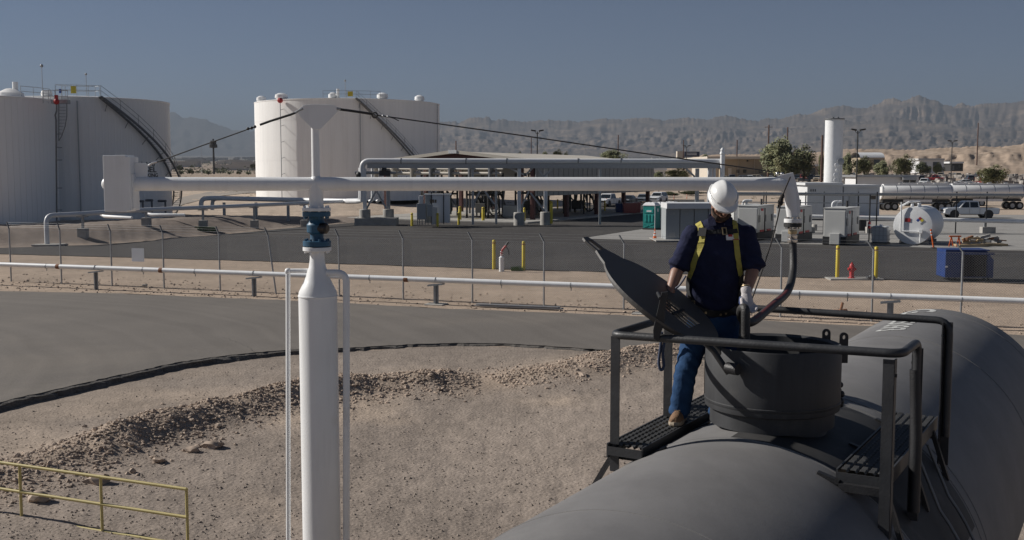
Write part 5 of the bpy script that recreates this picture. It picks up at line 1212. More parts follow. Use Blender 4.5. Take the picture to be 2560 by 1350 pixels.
for i, d_ in enumerate((0.2, 8.0, 15.8, 23.6, 31.4)):
    for w_ in (-WD + .2, -.2):
        q = MB(); q.box(cf(w_, d_, EV / 2), (.42, .42, EV), (CW, CD, Z)); q.build('column', maroon, can, bevel=.02)
    q = MB(); q.bar(cf(-WD, d_, EV - .35), cf(-WD / 2, d_, RG - .45), .25, .5); q.bar(cf(-WD / 2, d_, RG - .45), cf(0, d_, EV - .35), .25, .5); q.build('rafter', maroon, can)
for k in range(8):
    w_ = -WD + .8 + k * 2.4; z_ = EV + (RG - EV) * (1 - abs(w_ + WD / 2) / (WD / 2)) - .28; q = MB(); q.bar(cf(w_, 0, z_), cf(w_, LN, z_), .12, .2); q.build('purlin', dark_steel, can)
q = MB(); q.box(cf(.25, LN / 2 + .2, 4.35), (.08, LN + .6, 3.6), (CW, CD, Z)); sp_ = q.build('side_screen', panel_grey, can)
for k in range(27): MB().box(cf(.30, .3 + k * 1.2, 4.35), (.05, .06, 3.58), (CW, CD, Z)).build('screen_rib', panel_grey, sp_)
q = MB(); q.box(cf(-WD - .25, LN * .75, 4.6), (.08, LN * .5, 2.6), (CW, CD, Z)); q.build('side_screen', panel_grey, can)
q = MB(); q.box(cf(-WD / 2, LN / 2 - 1.5, .08), (WD + 4.0, LN + 7, .16), (CW, CD, Z)); struct(q.build('loading_slab', concrete, bevel=.02))
for w_ in (-WD * .34, -WD * .67): struct(MB().box(cf(w_, LN / 2 - 1, .166), (.14, LN + 3, .008), (CW, CD, Z)).build('lane_line', yellow))
# loading skids under the roof: frames, meters, pipes, hose arms
for k, (w_, d_) in enumerate(((-13.6, 3.5), (-13.2, 13), (-7.2, 2.5), (-6.8, 12.5), (-3.4, 18.0))):
    lb = ('loading skid nearest the grey cabinets under the canopy', 'loading skid behind the first one on the left lane of the canopy', 'loading skid in the middle of the canopy near the gable', 'loading skid deeper in the middle of the canopy', 'loading skid behind the side screen of the canopy')[k]
    sk_ = thing('loading_skid', lb, 'loading skid', cf(w_, d_, .16), 'loading skids under the canopy'); rs_ = random.Random(k)
    for a in (-1.3, 1.3):
        for b in (-1.6, 1.6): MB().box(cf(w_ + a, d_ + b, 2.5), (.16, .16, 4.7), (CW, CD, Z)).build('frame_post', dark_steel, sk_)
    for z_ in (2.6, 4.8):
        q = MB()
        for a in (-1.3, 1.3): q.bar(cf(w_ + a, d_ - 1.6, z_), cf(w_ + a, d_ + 1.6, z_), .16, .2)
        for b in (-1.6, 1.6): q.bar(cf(w_ - 1.3, d_ + b, z_), cf(w_ + 1.3, d_ + b, z_), .16, .2)
        q.build('frame_beam', galv_dark if z_ > 3 else dark_steel, sk_)
    for j in range(7):
        q = MB(); w1 = w_ + rs_.uniform(-1.1, 1.1); d1 = d_ + rs_.uniform(-1.5, 1.5)
        q.tube(rounded([cf(w1, d1, .3), cf(w1, d1, 1.8 + rs_.random() * 2), cf(w1 + rs_.uniform(-1, 1), d1 + rs_.uniform(-1, 1), 2.2 + rs_.random() * 2.2), cf(w1 + .8, d1, 1.3)], .3, 3), .09, 7); q.build('product_pipe', dark_steel if j % 2 else galv_dark, sk_, smooth=50)
    q = MB(); q.box(cf(w_ + .3, d_ - 1.2, 1.2), (1.2, .7, 1.0), (CW, CD, Z)); q.build('meter_box', dark_steel, sk_, bevel=.03)
    q = MB(); q.tube(spline([cf(w_ + 1.3, d_ - 1, 3.4), cf(w_ + 2.2, d_ - 1.4, 2.2), cf(w_ + 2.6, d_ - 1.6, .9), cf(w_ + 2.0, d_ - 1.8, .5), cf(w_ + 1.4, d_ - 1.6, 1.0)], 4), .08, 7); q.build('loading_hose', rubber, sk_, smooth=50)
for k, (u, v, lb) in enumerate(((1283, 545, 'grey pump skid box standing in the canopy shade'), (1333, 530, 'grey pump skid box behind the pale pedestals'))):
    p = gr(u, v, .16); q = MB(); q.box(p + Z * .75, (1.9, 1.2, 1.2), (CW, CD, Z)); q.box(p + Z * .1, (1.7, 1.0, .2), (CW, CD, Z)); one(q, 'pump_skid', cab_grey, lb, 'equipment box', p, bevel=.04)
# mezzanine pipes seen below the rack
q = MB(); tp_ = thing('canopy_pipe_gallery', 'tan and grey pipe gallery hung below the near gable of the canopy', 'pipe gallery', cf(-WD / 2, -1.2, 3.4))
for k, (z_, r_) in enumerate(((5.3, .12), (4.85, .16), (4.35, .1))): MB().cyl(cf(-WD - .5, -1.0 - .3 * k, z_), cf(-3, -1.0 - .3 * k, z_), r_, n=8).build('gallery_pipe', roof_tan if k < 2 else galv, tp_, smooth=50)
for k in range(7): MB().box(cf(-WD + k * 2.4, -1.4, 4.7), (.18, .9, 1.7), (CW, CD, Z)).build('gallery_hanger', roof_tan if k < 3 else galv, tp_)

# ---------------------------------------------------------------- pipe rack in front of the canopy
YR = 101.0; rk = thing('pipe_rack', 'overhead steel pipe rack on concrete pedestals in front of the canopy', 'pipe rack', at(1298, 560, YR))
zr = zpx(402.5, YR); xl, xr = at(905, 400, YR).x, at(1800, 400, YR).x
pz = rounded([Vector((xl, YR, at(0, 503, YR).z)), Vector((xl, YR, zr)), Vector((xr, YR, zr - .05))], .7, 6)
MB().tube([at(868, 503, 104)] + [Vector((xl - .5, YR + .6, pz[0].z))] + pz, .26, 18).build('rack_pipe', galv if False else lt_blue_white, rk, smooth=50)
MB().cyl((xl + .7, YR + .9, zr), (xr - 2, YR + .9, zr), .2, n=14).build('rack_pipe', lt_blue_white, rk, smooth=50)
for u in (1003, 1165, 1267, 1445, 1552): MB().cyl((at(u, 400, YR).x - .04, YR, zr), (at(u, 400, YR).x + .04, YR, zr), .28, n=18).build('pipe_clamp', galv_dark, rk)
for dy in (-.2, 1.1):
    q = MB(); q.box(((xl + xr) / 2 + .4, YR + dy, zr - .46), (xr - xl - .2, .10, .42)); q.build('rack_beam', galv, rk)
posts = ((912, 541, .62), (968, 534, .62), (1182, 545, .25), (1240, 545, .25), (1298, 543, .35), (1365, 538, .35), (1500, 545, .2), (1742, 560, .2))
for u, v, zb in posts:
    dy = .9 if u in (968, 1240, 1365) else 0; x_ = at(u, 500, YR).x; zt_ = Tz(x_, YR + dy)
    thin = u in (1182, 1240, 1500, 1742); zf = zt_ + .1 if thin else zb + .9; wp = .22 if thin and u != 1742 else .34
    q = MB(); q.box((x_, YR + dy, (zf + zr - .7) / 2), (wp, wp, zr - .7 - zf)); q.build('rack_post', galv if thin or u == 968 else lt_blue_white, rk, bevel=.02)
    if thin: continue
    q = MB(); q.lathe([(.52, -.2), (.52, zb + .86), (.48, zb + .9)], (x_, YR + dy, zt_ * .4), n=24); q.build('pedestal', concrete, rk, smooth=40)
def brace(u0, v0, u1, v1): MB().bar(at(u0, v0, YR + .2), at(u1, v1, YR + .2), .16, .16).build('cross_brace', galv, rk)
for a in ((915, 525, 940, 478), (966, 522, 942, 478), (1302, 520, 1322, 478), (1362, 528, 1326, 482), (1318, 440, 1268, 418), (1310, 440, 1332, 420), (1360, 440, 1382, 422), (1740, 445, 1712, 418), (1186, 505, 1200, 478), (1236, 510, 1212, 478), (1360, 442, 1345, 422)): brace(*a)
q = MB(); q.box((at(940, 548, YR).x, YR + .6, .35), (3.9, 2.4, .75)); q.build('kerb_block', concrete, rk, bevel=.03)
for u in (893, 925, 944):               # risers at the left end
    MB().tube(rounded([Vector((at(u - 8, 503, YR).x, YR + 2.0, at(0, 503, YR + 2).z)), Vector((at(u, 503, YR).x, YR + 1.8, at(0, 503, YR + 2).z)), Vector((at(u, 400, YR).x, YR + 1.8, zr - .6))], .4, 4), .15, 10).build('riser', white, rk, smooth=50)
q = MB(); q.cyl(at(888, 432, YR), at(990, 432, YR), .14, n=10); q.build('cross_pipe', galv, rk, smooth=50)
q = MB(); q.box(at(962, 433, YR - .1), (1.0, .35, .5)); q.cyl(at(955, 424, YR - .1), at(966, 424, YR - .1), .25, n=8); q.build('control_valve', dark_steel, rk); MB().ball(at(898, 437, YR), .34, 8, 6).build('valve_bonnet', dark_steel, rk, smooth=50)
for u, z_ in ((1772, 5.9), (1778, 5.9), (1786, 5.9)): MB().cyl((at(u, 440, YR).x, YR, .5), (at(u, 440, YR).x, YR, z_), .13, n=10).build('riser', lt_blue_white, rk, smooth=50)
q = MB(); q.cyl((at(1803, 440, YR).x, YR - .4, 2.6), (at(1803, 440, YR).x, YR - .4, 6.6), .20, n=12); q.lathe([(.2, 6.6), (.26, 6.7), (.16, 6.95), (.2, 7.05), (.05, 7.25)], (at(1803, 440, YR).x, YR - .4, 0), n=12); q.build('vent_stack', white, rk, smooth=50)

# ---------------------------------------------------------------- grey cabinets by the rack
def cabinet(label, pts, mats, group=None): pass
p = gr(1080, 562, .1); cb = thing('switch_cabinet', 'tall pale grey switchgear cabinet beside the yellow bollards', 'cabinet', p)
Yc = 97.5; s_ = Yc / 2700
def face_box(u0, u1, v0, v1, Y, dep): a, b = at(u0, v1, Y), at(u1, v0, Y); return MB().box(((a.x + b.x) / 2, Y + dep / 2, (a.z + b.z) / 2), (b.x - a.x, dep, b.z - a.z))
for u0, u1 in ((1063, 1078.6), (1079, 1108.6), (1109, 1124)): face_box(u0, u1, 487, 557, Yc, 1.0).build('cabinet_bay', lt_blue_white if u0 > 1070 else cab_grey, cb, bevel=.02)
face_box(1060, 1127, 485, 487.5, Yc - .1, 1.3).build('cabinet_cap', lt_blue_white, cb)
for u in (1078.8, 1109): face_box(u - .8, u + .8, 480, 560, Yc - .06, .06).build('bay_post', black_iron, cb)
for u0, u1 in ((1075, 1085), (1087, 1091)): face_box(u0, u1, 499, 507, Yc - .05, .06).build('meter_window', glass_dark, cb)
for lb, u0, u1, v0, v1, m in (('tall green-grey electrical box on short legs left of the switchgear', 1042, 1065, 509, 549, cab_grey), ('narrow pale box standing behind the green-grey electrical box', 1047, 1057, 489, 510, lt_blue_white), ('blue-grey small breaker box between the two yellow bollards', 1068, 1081, 512, 541, cab_grey), ('light panel box lowest in the cabinet group', 1080, 1092, 518, 561, gen_grey)):
    q = thing('electrical_box', lb, 'electrical box', at((u0 + u1) / 2, 562, Yc - .6), 'electrical boxes by the rack')
    face_box(u0, u1, v0, v1, Yc - .9, .55).build('housing', m, q, bevel=.02); face_box(u0 + 1.5, u1 - 1.5, v0 + 2, v1 - 2, Yc - .93, .03).build('door', m, q)
    for u in (u0 + 2, u1 - 2): face_box(u - .7, u + .7, v1, 562, Yc - .7, .1).build('leg', galv_dark, q)
# bollards
def bollard(p, h, r_, label, grp):
    b = thing('bollard', label, 'bollard', p, grp)
    MB().lathe([(r_, 0), (r_, h - r_ * .5), (r_ * .8, h - r_ * .15), (.01, h)], p, n=20).build('post', yellow, b, smooth=50)
    MB().lathe([(r_ * 1.006, h - .2), (r_ * 1.012, h - .19), (r_ * 1.012, h - .13), (r_ * 1.006, h - .12)], p, n=20, caps=False).build('band', mat('faded_band', (.35, .20, .05), .5), b, smooth=50)
    return b
for u, v, h, lb in ((1235, 673, 1.52, 'yellow bollard left of the white standpipe at the yard edge'), (1309, 676, 1.50, 'yellow bollard right of the white standpipe by the green weeds'), (2093, 696, 1.56, 'yellow bollard left of the red hydrant'), (2189, 699, 1.55, 'yellow bollard right of the red hydrant')):
    bollard(gr(u, v, 0), h, .088, lb, 'yellow bollards along the yard edge')
for u, v, h, lb in ((1030, 565, 1.2, 'yellow bollard left of the green-grey electrical box'), (1094, 566, 1.2, 'yellow bollard in front of the switchgear cabinet'), (1147, 562, 1.15, 'thin yellow bollard right of the switchgear cabinet'), (1150, 549, 1.35, 'thick yellow bollard behind the thin one at the slab'), (1208, 551, 1.35, 'thick yellow bollard alone on the loading slab'), (1311, 553, 1.35, 'yellow bollard hidden behind the pale pedestal'), (1378, 559, 2.1, 'tall yellow bollard at the front right of the loading slab'), (1376, 527, 1.3, 'yellow bollard behind the tall one'), (1394, 523, 1.3, 'thin yellow bollard farthest back on the slab'), (1461, 525, 1.3, 'yellow bollard between the canopy columns, left'), (1512, 527, 1.3, 'yellow bollard in front of the white pickup')):
    bollard(gr(u, v, .16), h, .15 if 'thick' in lb or 'tall' in lb else .11, lb, 'yellow bollards at the loading slab')
# white standpipe with valve and weeds
sp_ = thing('monitor_nozzle', 'white standpipe topped by a bent red fire monitor nozzle', 'fire monitor', gr(1254, 679, 0)); b_ = gr(1254, 679, 0)
MB().lathe([(.13, 0), (.13, .72), (.06, .78), (.06, .82)], b_, n=20).build('standpipe', white, sp_, smooth=45)
MB().tube([b_ + Vector((x, 0, z)) for x, z in ((0, .8), (0, .95), (.04, 1.1), (.14, 1.22), (.24, 1.33))], .055, 10).build('swivel_barrel', red, sp_, smooth=50)
MB().tube([b_ + Vector((x, 0, z)) for x, z in ((.2, 1.3), (.30, 1.44), (.35, 1.48))], [.05, .06, .075], 10).build('nozzle', black_iron, sp_, smooth=50)
MB().tube([b_ + Vector((x, -.05, z)) for x, z in ((.24, 1.25), (.34, 1.1), (.38, .86))], .022, 7).build('tiller', black_iron, sp_, smooth=50)
for z_ in (.86, .98): MB().cyl(b_ + Vector((0, 0, z_)), b_ + Vector((.01, 0, z_ + .03)), .075, n=12).build('flange', refl, sp_)
def weeds(p, n_, spread, h, label):
    q = MB(); r_ = random.Random(5)
    for k in range(n_):
        a = r_.uniform(0, 6.28); d_ = r_.random() ** .6 * spread; b = Vector((p.x + d_ * math.cos(a), p.y + d_ * math.sin(a) * .5, p.z)); t = b + Vector((r_.uniform(-.12, .12), r_.uniform(-.1, .1), h * r_.uniform(.5, 1.1))); s_ = Vector((.012, .006, 0))
        q.add([b - s_, b + s_, t], [(0, 1, 2)])
    return one(q, 'weed_clump', weed, label, 'weeds', p)
weeds(gr(1293, 677, 0), 260, .32, .26, 'clump of bright green weeds beside the right yard-edge bollard')
# hydrant
hb = gr(2129, 696, .05); hy = thing('fire_hydrant', 'red fire hydrant on a concrete pad between two yellow bollards', 'hydrant', hb)
MB().lathe([(.17, 0), (.17, .04), (.12, .05), (.105, .08), (.105, .46), (.14, .47), (.14, .51), (.115, .53), (.11, .60), (.075, .68), (.03, .71), (.03, .76), (.005, .77)], hb, n=20).build('barrel', red, hy, smooth=40)
for dx in (-1, 1): MB().lathe([(.05, .08), (.065, .13), (.065, .18), (.03, .19), (.02, .21)], hb + Z * .44, (dx, -.1, 0), n=12).build('nozzle_cap', red, hy, smooth=40)
MB().lathe([(.06, .08), (.085, .13), (.085, .17), (.02, .19)], hb + Z * .40, (0, -1, 0), n=14).build('pumper_cap', red, hy, smooth=40)
struct(MB().box(hb + Vector((.15, .1, -.03)), (2.5, 1.0, .09)).build('hydrant_pad', concrete, bevel=.02))
q = MB(); s0 = hb + Vector((.78, -.35, .02)); q.box(s0 + Z * .05, (.4, .22, .1)); q.box(s0 + Vector((.05, 0, .13)), (.24, .16, .08)); one(q, 'valve_cover', galv_dark, 'flat dark metal valve cover lying beside the hydrant pad', 'cover', s0, bevel=.03)
# skip
def blue_bin():
    p = gr(2422, 703, 0.02); X = Vector((1, -.08, 0)).normalized(); Yv = Vector((.08, 1, 0)).normalized(); b = thing('dumpster', 'blue wheeled dumpster with black mesh side behind the fence', 'dumpster', p); L_, D_, H_ = 2.15, 1.3, 1.22
    f_ = lambda x, y, z: p + X * x + Yv * y + Z * z
    MB().prism([(-L_ / 2, .16), (L_ / 2, .16), (L_ / 2, H_ * .8), (L_ / 2 - .3, H_ + .16), (-L_ / 2, H_ + .18)], f_(0, D_ / 2, 0), X, Z, D_).build('body', blue_bin_m, b, bevel=.02)
    MB().box(f_(.22, -.02, .72), (1.05, .03, 1.0), (X, Yv, Z)).build('mesh_panel', mesh_black, b)
    for x in np.linspace(-.25, .7, 9): MB().box(f_(x, -.04, .72), (.022, .02, 1.0), (X, Yv, Z)).build('mesh_bar', dark_steel, b)
    MB().box(f_(-.1, D_ / 2, H_ + .2), (L_ - .2, D_ + .06, .05), (X, Yv, Z)).build('lid', blue_bin_m, b, bevel=.01)
    for x in (-.34, .84): MB().box(f_(x, -.03, .74), (.07, .05, 1.1), (X, Yv, Z)).build('side_rib', blue_bin_m, b)
    MB().box(f_(0, -.03, H_ + .05), (L_, .06, .1), (X, Yv, Z)).build('top_rim', blue_bin_m, b)
    for x in (-.85, -.6, .7, .9): MB().cyl(f_(x - .02, .15, .08), f_(x + .03, .15, .08), .08, n=12).build('caster', black_iron, b)
    MB().box(f_(-L_ / 2 + .06, -.02, .66), (.1, .02, .07), (X, Yv, Z)).build('plate', refl, b)
blue_bin_m = blue_bin; blue_bin_m = MATS['blue_bin_paint']; blue_bin()
for u, v, w_, h_, m, lb, nm in ((1550, 531, 1.0, 1.0, blue_bin_m, 'blue plastic drum bin at the canopy edge', 'waste_bin'), (1576, 533, 1.7, 1.15, car_red, 'dark red dumpster between the canopy columns', 'dumpster'), (1594, 532, .8, 1.2, car_red, 'narrow red bin beside the dark red dumpster', 'waste_bin')):
    p = gr(u, v, .17); t = thing(nm, lb, 'dumpster' if nm == 'dumpster' else 'bin', p)
    MB().prism([(-w_ / 2 * .9, 0), (w_ / 2 * .9, 0), (w_ / 2, h_), (-w_ / 2, h_)], p + Vector((0, .6, 0)), (1, 0, 0), Z, 1.0).build('body', m, t, bevel=.03); MB().box(p + Vector((0, .6, h_ + .03)), (w_ * 1.06, 1.1, .06)).build('lid', m, t, bevel=.01)

# ================================================================= RIGHT YARD
def pf_(o, w, d, z): return Vector(o) + W * w + D * d + Z * z
def generator(u, v, label):
    p = gr(u, v, .05); t = thing('generator', label, 'generator', p, 'generators on the gravel pad'); wd, ln, ht = 1.5, 4.0, 2.2
    f_ = lambda w_, d_, z_: pf_(p, w_, d_, z_)
    MB().box(f_(0, ln / 2, .28), (wd + .06, ln + .1, .55), (W, D, Z)).build('base_skid', black_iron, t, bevel=.02)
    MB().box(f_(0, ln / 2, .56 + (ht - .3) / 2), (wd, ln, ht - .3), (W, D, Z)).build('enclosure', gen_grey, t, bevel=.03)
    MB().box(f_(0, ln / 2, ht + .29), (wd + .08, ln + .08, .05), (W, D, Z)).build('roof', gen_grey, t)
    MB().box(f_(.02, -.02, 1.35), (wd - .14, .04, 1.9), (W, D, Z)).build('front_panel', gen_grey, t, bevel=.01)
    MB().box(f_(.1, -.20, .42), (.65, .36, .75), (W, D, Z)).build('cable_box', gen_grey, t, bevel=.02)
    for d_ in (.9, 2.3): MB().box(f_(wd / 2 + .015, d_, 1.4), (.03, 1.15, 1.6), (W, D, Z)).build('side_door', gen_grey, t)
    for d_ in (.35, 1.75, 3.4): MB().box(f_(wd / 2 + .035, d_, 1.55), (.03, .34, .5), (W, D, Z)).build('louvre', galv_dark, t)
    MB().box(f_(wd / 2 + .04, 1.62, 1.4), (.04, .10, 1.8), (W, D, Z)).build('door_post', black_iron, t)
    MB().box(f_(wd / 2 + .04, .95, 2.2), (.03, .45, .18), (W, D, Z)).build('badge', sign_red, t)
    for d_ in (.9, 2.6): MB().box(f_(wd / 2 + .05, d_, .66), (.05, .9, .14), (W, D, Z)).build('lift_bar', sign_red, t)
    MB().cyl(f_(.2, 2.6, ht + .3), f_(.2, 2.6, ht + .75), .08, n=10).build('exhaust', black_iron, t)
    return t
generator(2085, 612, 'beige generator box left of the white plastic tote'); generator(1965, 605, 'beige generator box behind the drop hose'); generator(1868, 600, 'beige generator box just right of the worker')
# big grey cabinet
p = gr(1742, 604, .02); t = thing('equipment_cabinet', 'large grey louvred cabinet with white roof behind the worker', 'cabinet', p); f_ = lambda w_, d_, z_: pf_(p, w_, d_, z_)
Yk = 77.5
for k, (u0, u1) in enumerate(((1664, 1699.5), (1700, 1735), (1735.5, 1770), (1770.5, 1800))): face_box(u0, u1, 521, 600, Yk, 2.4).build('cabinet_bay', cab_grey, t, bevel=.02)
face_box(1667, 1800, 508, 522, Yk - .35, 3.1).build('roof', lt_blue_white, t, bevel=.02)
for u in (1674, 1707):
    for k in range(5):
        face_box(u + k * 3.0, u + 1.4 + k * 3.0, 581, 593, Yk - .03, .03).build('louvre', gen_grey, t)
        face_box(u + k * 3.0, u + 1.0 + k * 3.0, 531, 537, Yk - .03, .03).build('louvre', gen_grey, t)
face_box(1640, 1800, 601, 604, Yk - 1.0, 3.8).build('cabinet_pad', concrete, t)
for lb, u0, u1, v0, v1, Y in (('small beige cabinet right of the worker with round pipe bends', 1862, 1902, 509, 540, 92), ('small pale cabinet behind the worker shoulder', 1834, 1860, 512, 545, 93)):
    q = thing('electrical_box', lb, 'electrical box', at(u0, v1, Y)); face_box(u0, u1, v0, v1 + 12, Y, 1.2).build('housing', gen_grey, q, bevel=.03); face_box(u0 + 18 if u1 - u0 > 30 else u0 + 4, u1 - 2, v0 + 6, v1 + 6, Y - .04, .05).build('door', lt_blue_white, q)
for u, lb in ((1857, 'left white conduit bend'), (1866, 'right white conduit bend')):
    q = MB(); q.tube(rounded([at(u, 560, 90), at(u, 501, 90), at(u + 14, 501, 90)], .3, 5), .09, 8); one(q, 'conduit_bend', white, lb + ' rising beside the small beige cabinet', 'conduit', at(u, 560, 90), smooth=50)
for u, lb in ((2081, 'left white conduit bend'), (2090, 'right white conduit bend')):
    q = MB(); q.tube(rounded([at(u, 560, 82), at(u, 504, 82), at(u + 14, 504, 82)], .3, 5), .09, 8); one(q, 'conduit_bend', white, lb + ' rising behind the near generator', 'conduit', at(u, 560, 82), smooth=50)
# portable toilets
def toilet(k, p, label):
    t = thing('portable_toilet', label, 'portable toilet', p, 'teal portable toilets'); s_ = 1.12; h_ = 1.95; f_ = lambda w_, d_, z_: pf_(p, w_, d_, z_)
    MB().box(f_(0, s_ / 2, h_ / 2 + .1), (s_, s_, h_), (W, D, Z)).build('cabin', teal, t, bevel=.03); MB().box(f_(0, s_ / 2, .06), (s_ + .04, s_ + .04, .12), (W, D, Z)).build('skid', dark_steel, t)
    for x in (-.30, 0, .30): MB().box(f_(x, -.02, .98), (.17, .05, .62), (W, D, Z)).build('wall_rib', teal_lt, t, bevel=.02)
    for a in (1, -1): MB().bar(f_(-.42 * a, -.02, .22), f_(.42 * a, -.02, .52), .03, .07).build('wall_brace', teal_lt, t)
    MB().box(f_(0, -.02, 1.62), (.78, .03, .34), (W, D, Z)).build('name_panel', teal_lt, t); MB().box(f_(.02, -.04, 1.6), (.46, .01, .14), (W, D, Z)).build('lettering', refl, t)
    MB().box(f_(s_ / 2 + .01, s_ / 2, 1.05), (.03, .78, 1.75), (W, D, Z)).build('door', teal, t); MB().box(f_(s_ / 2 + .03, s_ / 2, 1.68), (.01, .26, .28), (W, D, Z)).build('door_notice', refl, t)
    MB().box(f_(s_ / 2, -.01, 1.05), (.05, .05, 1.95), (W, D, Z)).build('corner_strip', lt_blue_white, t)
    q = MB(); q.rings([[f_(x * k_, s_ / 2 + y * k_, z_) for x, y in ((-.6, -.6), (.6, -.6), (.6, .6), (-.6, .6))] for k_, z_ in ((1.0, 2.05), (.97, 2.14), (.72, 2.32), (.45, 2.36))]); q.build('roof', refl, t, bevel=.03)
    for x in (-.3, 0, .3): MB().box(f_(x, s_ / 2, 2.33), (.12, .8, .06), (W, D, Z)).build('roof_rib', refl, t, bevel=.02)
q0 = gr(1622, 574, .03)
for k, lb in enumerate(('nearest teal portable toilet with white roof', 'middle teal portable toilet behind the nearest one', 'rearmost teal portable toilet set apart beside the grey cabinet')): toilet(k, pf_(q0, (0, 0, .65)[k], (0, 1.3, 3.0)[k], 0), lb)
def cone(p, h, label):
    t = thing('traffic_cone', label, 'traffic cone', p, 'orange traffic cones'); MB().box(p + Z * .02, (.36 * h / .8,) * 2 + (.04,)).build('base', orange, t)
    prof = lambda z: .13 * h / .8 * (1 - z) + .02
    for z0, z1, m in ((.03, .38, orange), (.38, .52, refl), (.52, .62, orange), (.62, .74, refl), (.74, 1.0, orange)): MB().lathe([(prof(z0), z0 * h), (prof(z1), z1 * h)], p, n=16).build('cone_band', m, t, smooth=50)
cone(gr(1637, 600, .03), .85, 'orange cone with white bands before the toilets'); cone(gr(1369, 523, .1), .8, 'orange cone between the yellow bollards under the canopy'); cone(gr(1468, 525, .1), .8, 'small orange cone beside the canopy column')
def delineator(p, label, lean=0.):
    t = thing('delineator_post', label, 'delineator', p, 'orange delineator posts'); MB().lathe([(.22, 0), (.22, .05), (.1, .08)], p, n=14).build('base', rubber, t)
    MB().cyl(p + Z * .06, p + Z * 1.25 + Vector((lean, 0, 0)), .055, n=10).build('post', orange, t, smooth=50)
    for z_ in (.85, 1.05): MB().cyl(p + Z * z_ + Vector((lean * z_ / 1.25, 0, 0)), p + Z * (z_ + .09) + Vector((lean * (z_ + .09) / 1.25, 0, 0)), .058, n=10).build('band', refl, t, smooth=50)
delineator(gr(2334, 621, .03), 'leaning orange post beside the horizontal white tank', -.22)
for u, v, lb in ((1584, 512, 'orange post in front of the slate sedan'), (1516, 518, 'orange post leaning at the white pickup'), (1648, 506, 'orange post by the white SUV bonnet'), (1685, 506, 'orange post right of the white SUV'), (1717, 504, 'farthest right orange post at the back lot')): delineator(gr(u, v, .02), lb)
# horizontal tank
p = gr(2280, 613, 0); t = thing('fuel_tank', 'white horizontal fuel tank with hazard diamond on the gravel pad', 'fuel tank', p); f_ = lambda w_, d_, z_: pf_(p, w_, d_, z_); rt, lt, zc_ = 1.29, 4.7, 1.33
n = 48; rg2 = lambda d_, r_: [f_(r_ * math.sin(2 * math.pi * k / n), d_, zc_ + r_ * math.cos(2 * math.pi * k / n)) for k in range(n)]
MB().rings([rg2(-.07, .3), rg2(-.06, .9), rg2(0, rt - .01), rg2(.05, rt), rg2(lt, rt), rg2(lt + .06, .8)]).build('tank_body', white, t, smooth=35)
for d_ in (.7, 3.9): MB().box(f_(0, d_, .12), (1.9, .3, .3), (W, D, Z)).build('saddle', concrete, t)
MB().box(f_(-.32, -.09, 1.72), (.36, .02, .26), (W, D, Z)).build('notice', sign_red, t)
dm_ = f_(.48, -.09, 1.72)
for (x, z_), m in (((0, .13), sign_red), ((-.13, 0), sign_blue), ((.13, 0), sign_yellow), ((0, -.13), refl)): MB().prism([(0, .12), (.12, 0), (0, -.12), (-.12, 0)], dm_ + W * x + Z * z_, W, Z, .02).build('hazard_diamond', m, t)
MB().tube(rounded([f_(-.75, -.16, 2.95), f_(-.75, -.16, .95), f_(.55, -.16, .95), f_(.55, -.16, .2)], .1, 4), .05, 8).build('fill_pipe', white, t, smooth=50)
MB().box(f_(.58, -.2, .98), (.2, .2, .25), (W, D, Z)).build('fill_valve', white, t)
for w_, d_ in ((-.2, .8), (.1, 1.6), (.0, 2.4)): MB().cyl(f_(w_, d_, zc_ + rt - .05), f_(w_, d_, zc_ + rt + .22), .11, n=12).build('tank_nozzle', white, t, smooth=50)
q = MB(); q.tube([f_(-1.0, .6, 2.6), f_(-.4, .6, 2.95), f_(-.2, 3.5, 2.95)], .06, 8); q.build('vent_pipe', white, t, smooth=50)
# tote
p = gr(2197, 612, .03); t = thing('intermediate_bulk_tote', 'white plastic tote in a wire cage left of the fuel tank', 'tote', p); f_ = lambda w_, d_, z_: pf_(p, w_, d_, z_)
MB().box(f_(0, .55, .72), (1.0, 1.05, 1.1), (W, D, Z)).build('bottle', plastic_tote, t, bevel=.05); MB().box(f_(0, .55, .08), (1.05, 1.1, .15), (W, D, Z)).build('pallet_base', dark_steel, t)
for z_ in (.35, .65, .95, 1.2):
    MB().bar(f_(-.53, 0, z_), f_(.53, 0, z_), .025, .025).build('cage_bar', galv, t); MB().bar(f_(.53, 0, z_), f_(.53, 1.1, z_), .025, .025).build('cage_bar', galv, t)
for w_ in (-.53, -.27, 0, .27, .53): MB().bar(f_(w_, -.01, .15), f_(w_, -.01, 1.25), .025, .025, Vector((0, 1, 0))).build('cage_bar', galv, t)
MB().lathe([(.12, 1.27), (.1, 1.38)], f_(0, .55, 0), n=12).build('fill_cap', refl, t)
# overhead strut rack with thin posts, and the low pipe behind the generators
ur = thing('strut_rack', 'long thin overhead cable rack on slim posts behind the generators', 'cable rack', gr(2148, 560, .05)); Yu = 88.
MB().cyl(at(1842, 484, Yu), at(2620, 488, Yu), .13, n=10).build('cable_tray', galv, ur, smooth=50); MB().box(((at(1842, 486, Yu).x + at(2620, 486, Yu).x) / 2, Yu + .4, zpx(488, Yu)), (25.5, .5, .08)).build('tray_beam', galv, ur)
for u in (1911, 1917, 2016, 2062, 2148, 2394, 2470): x_ = at(u, 500, Yu).x; MB().box((x_, Yu + .2, 1.7), (.08, .08, 3.4)).build('rack_post', black_iron, ur)
q = MB(); q.bar(at(1850, 505, Yu), at(2210, 509, Yu), .08, .08); q.build('lower_rail', galv, ur)
lw_ = thing('yard_pipeline', 'low white pipe behind the generators on concrete blocks', 'pipeline', at(2443, 580, 90)); Yl = 90.
MB().cyl(at(1900, 538.5, Yl), at(2640, 556, Yl - 3), .17, n=16).build('pipe', white, lw_, smooth=50)
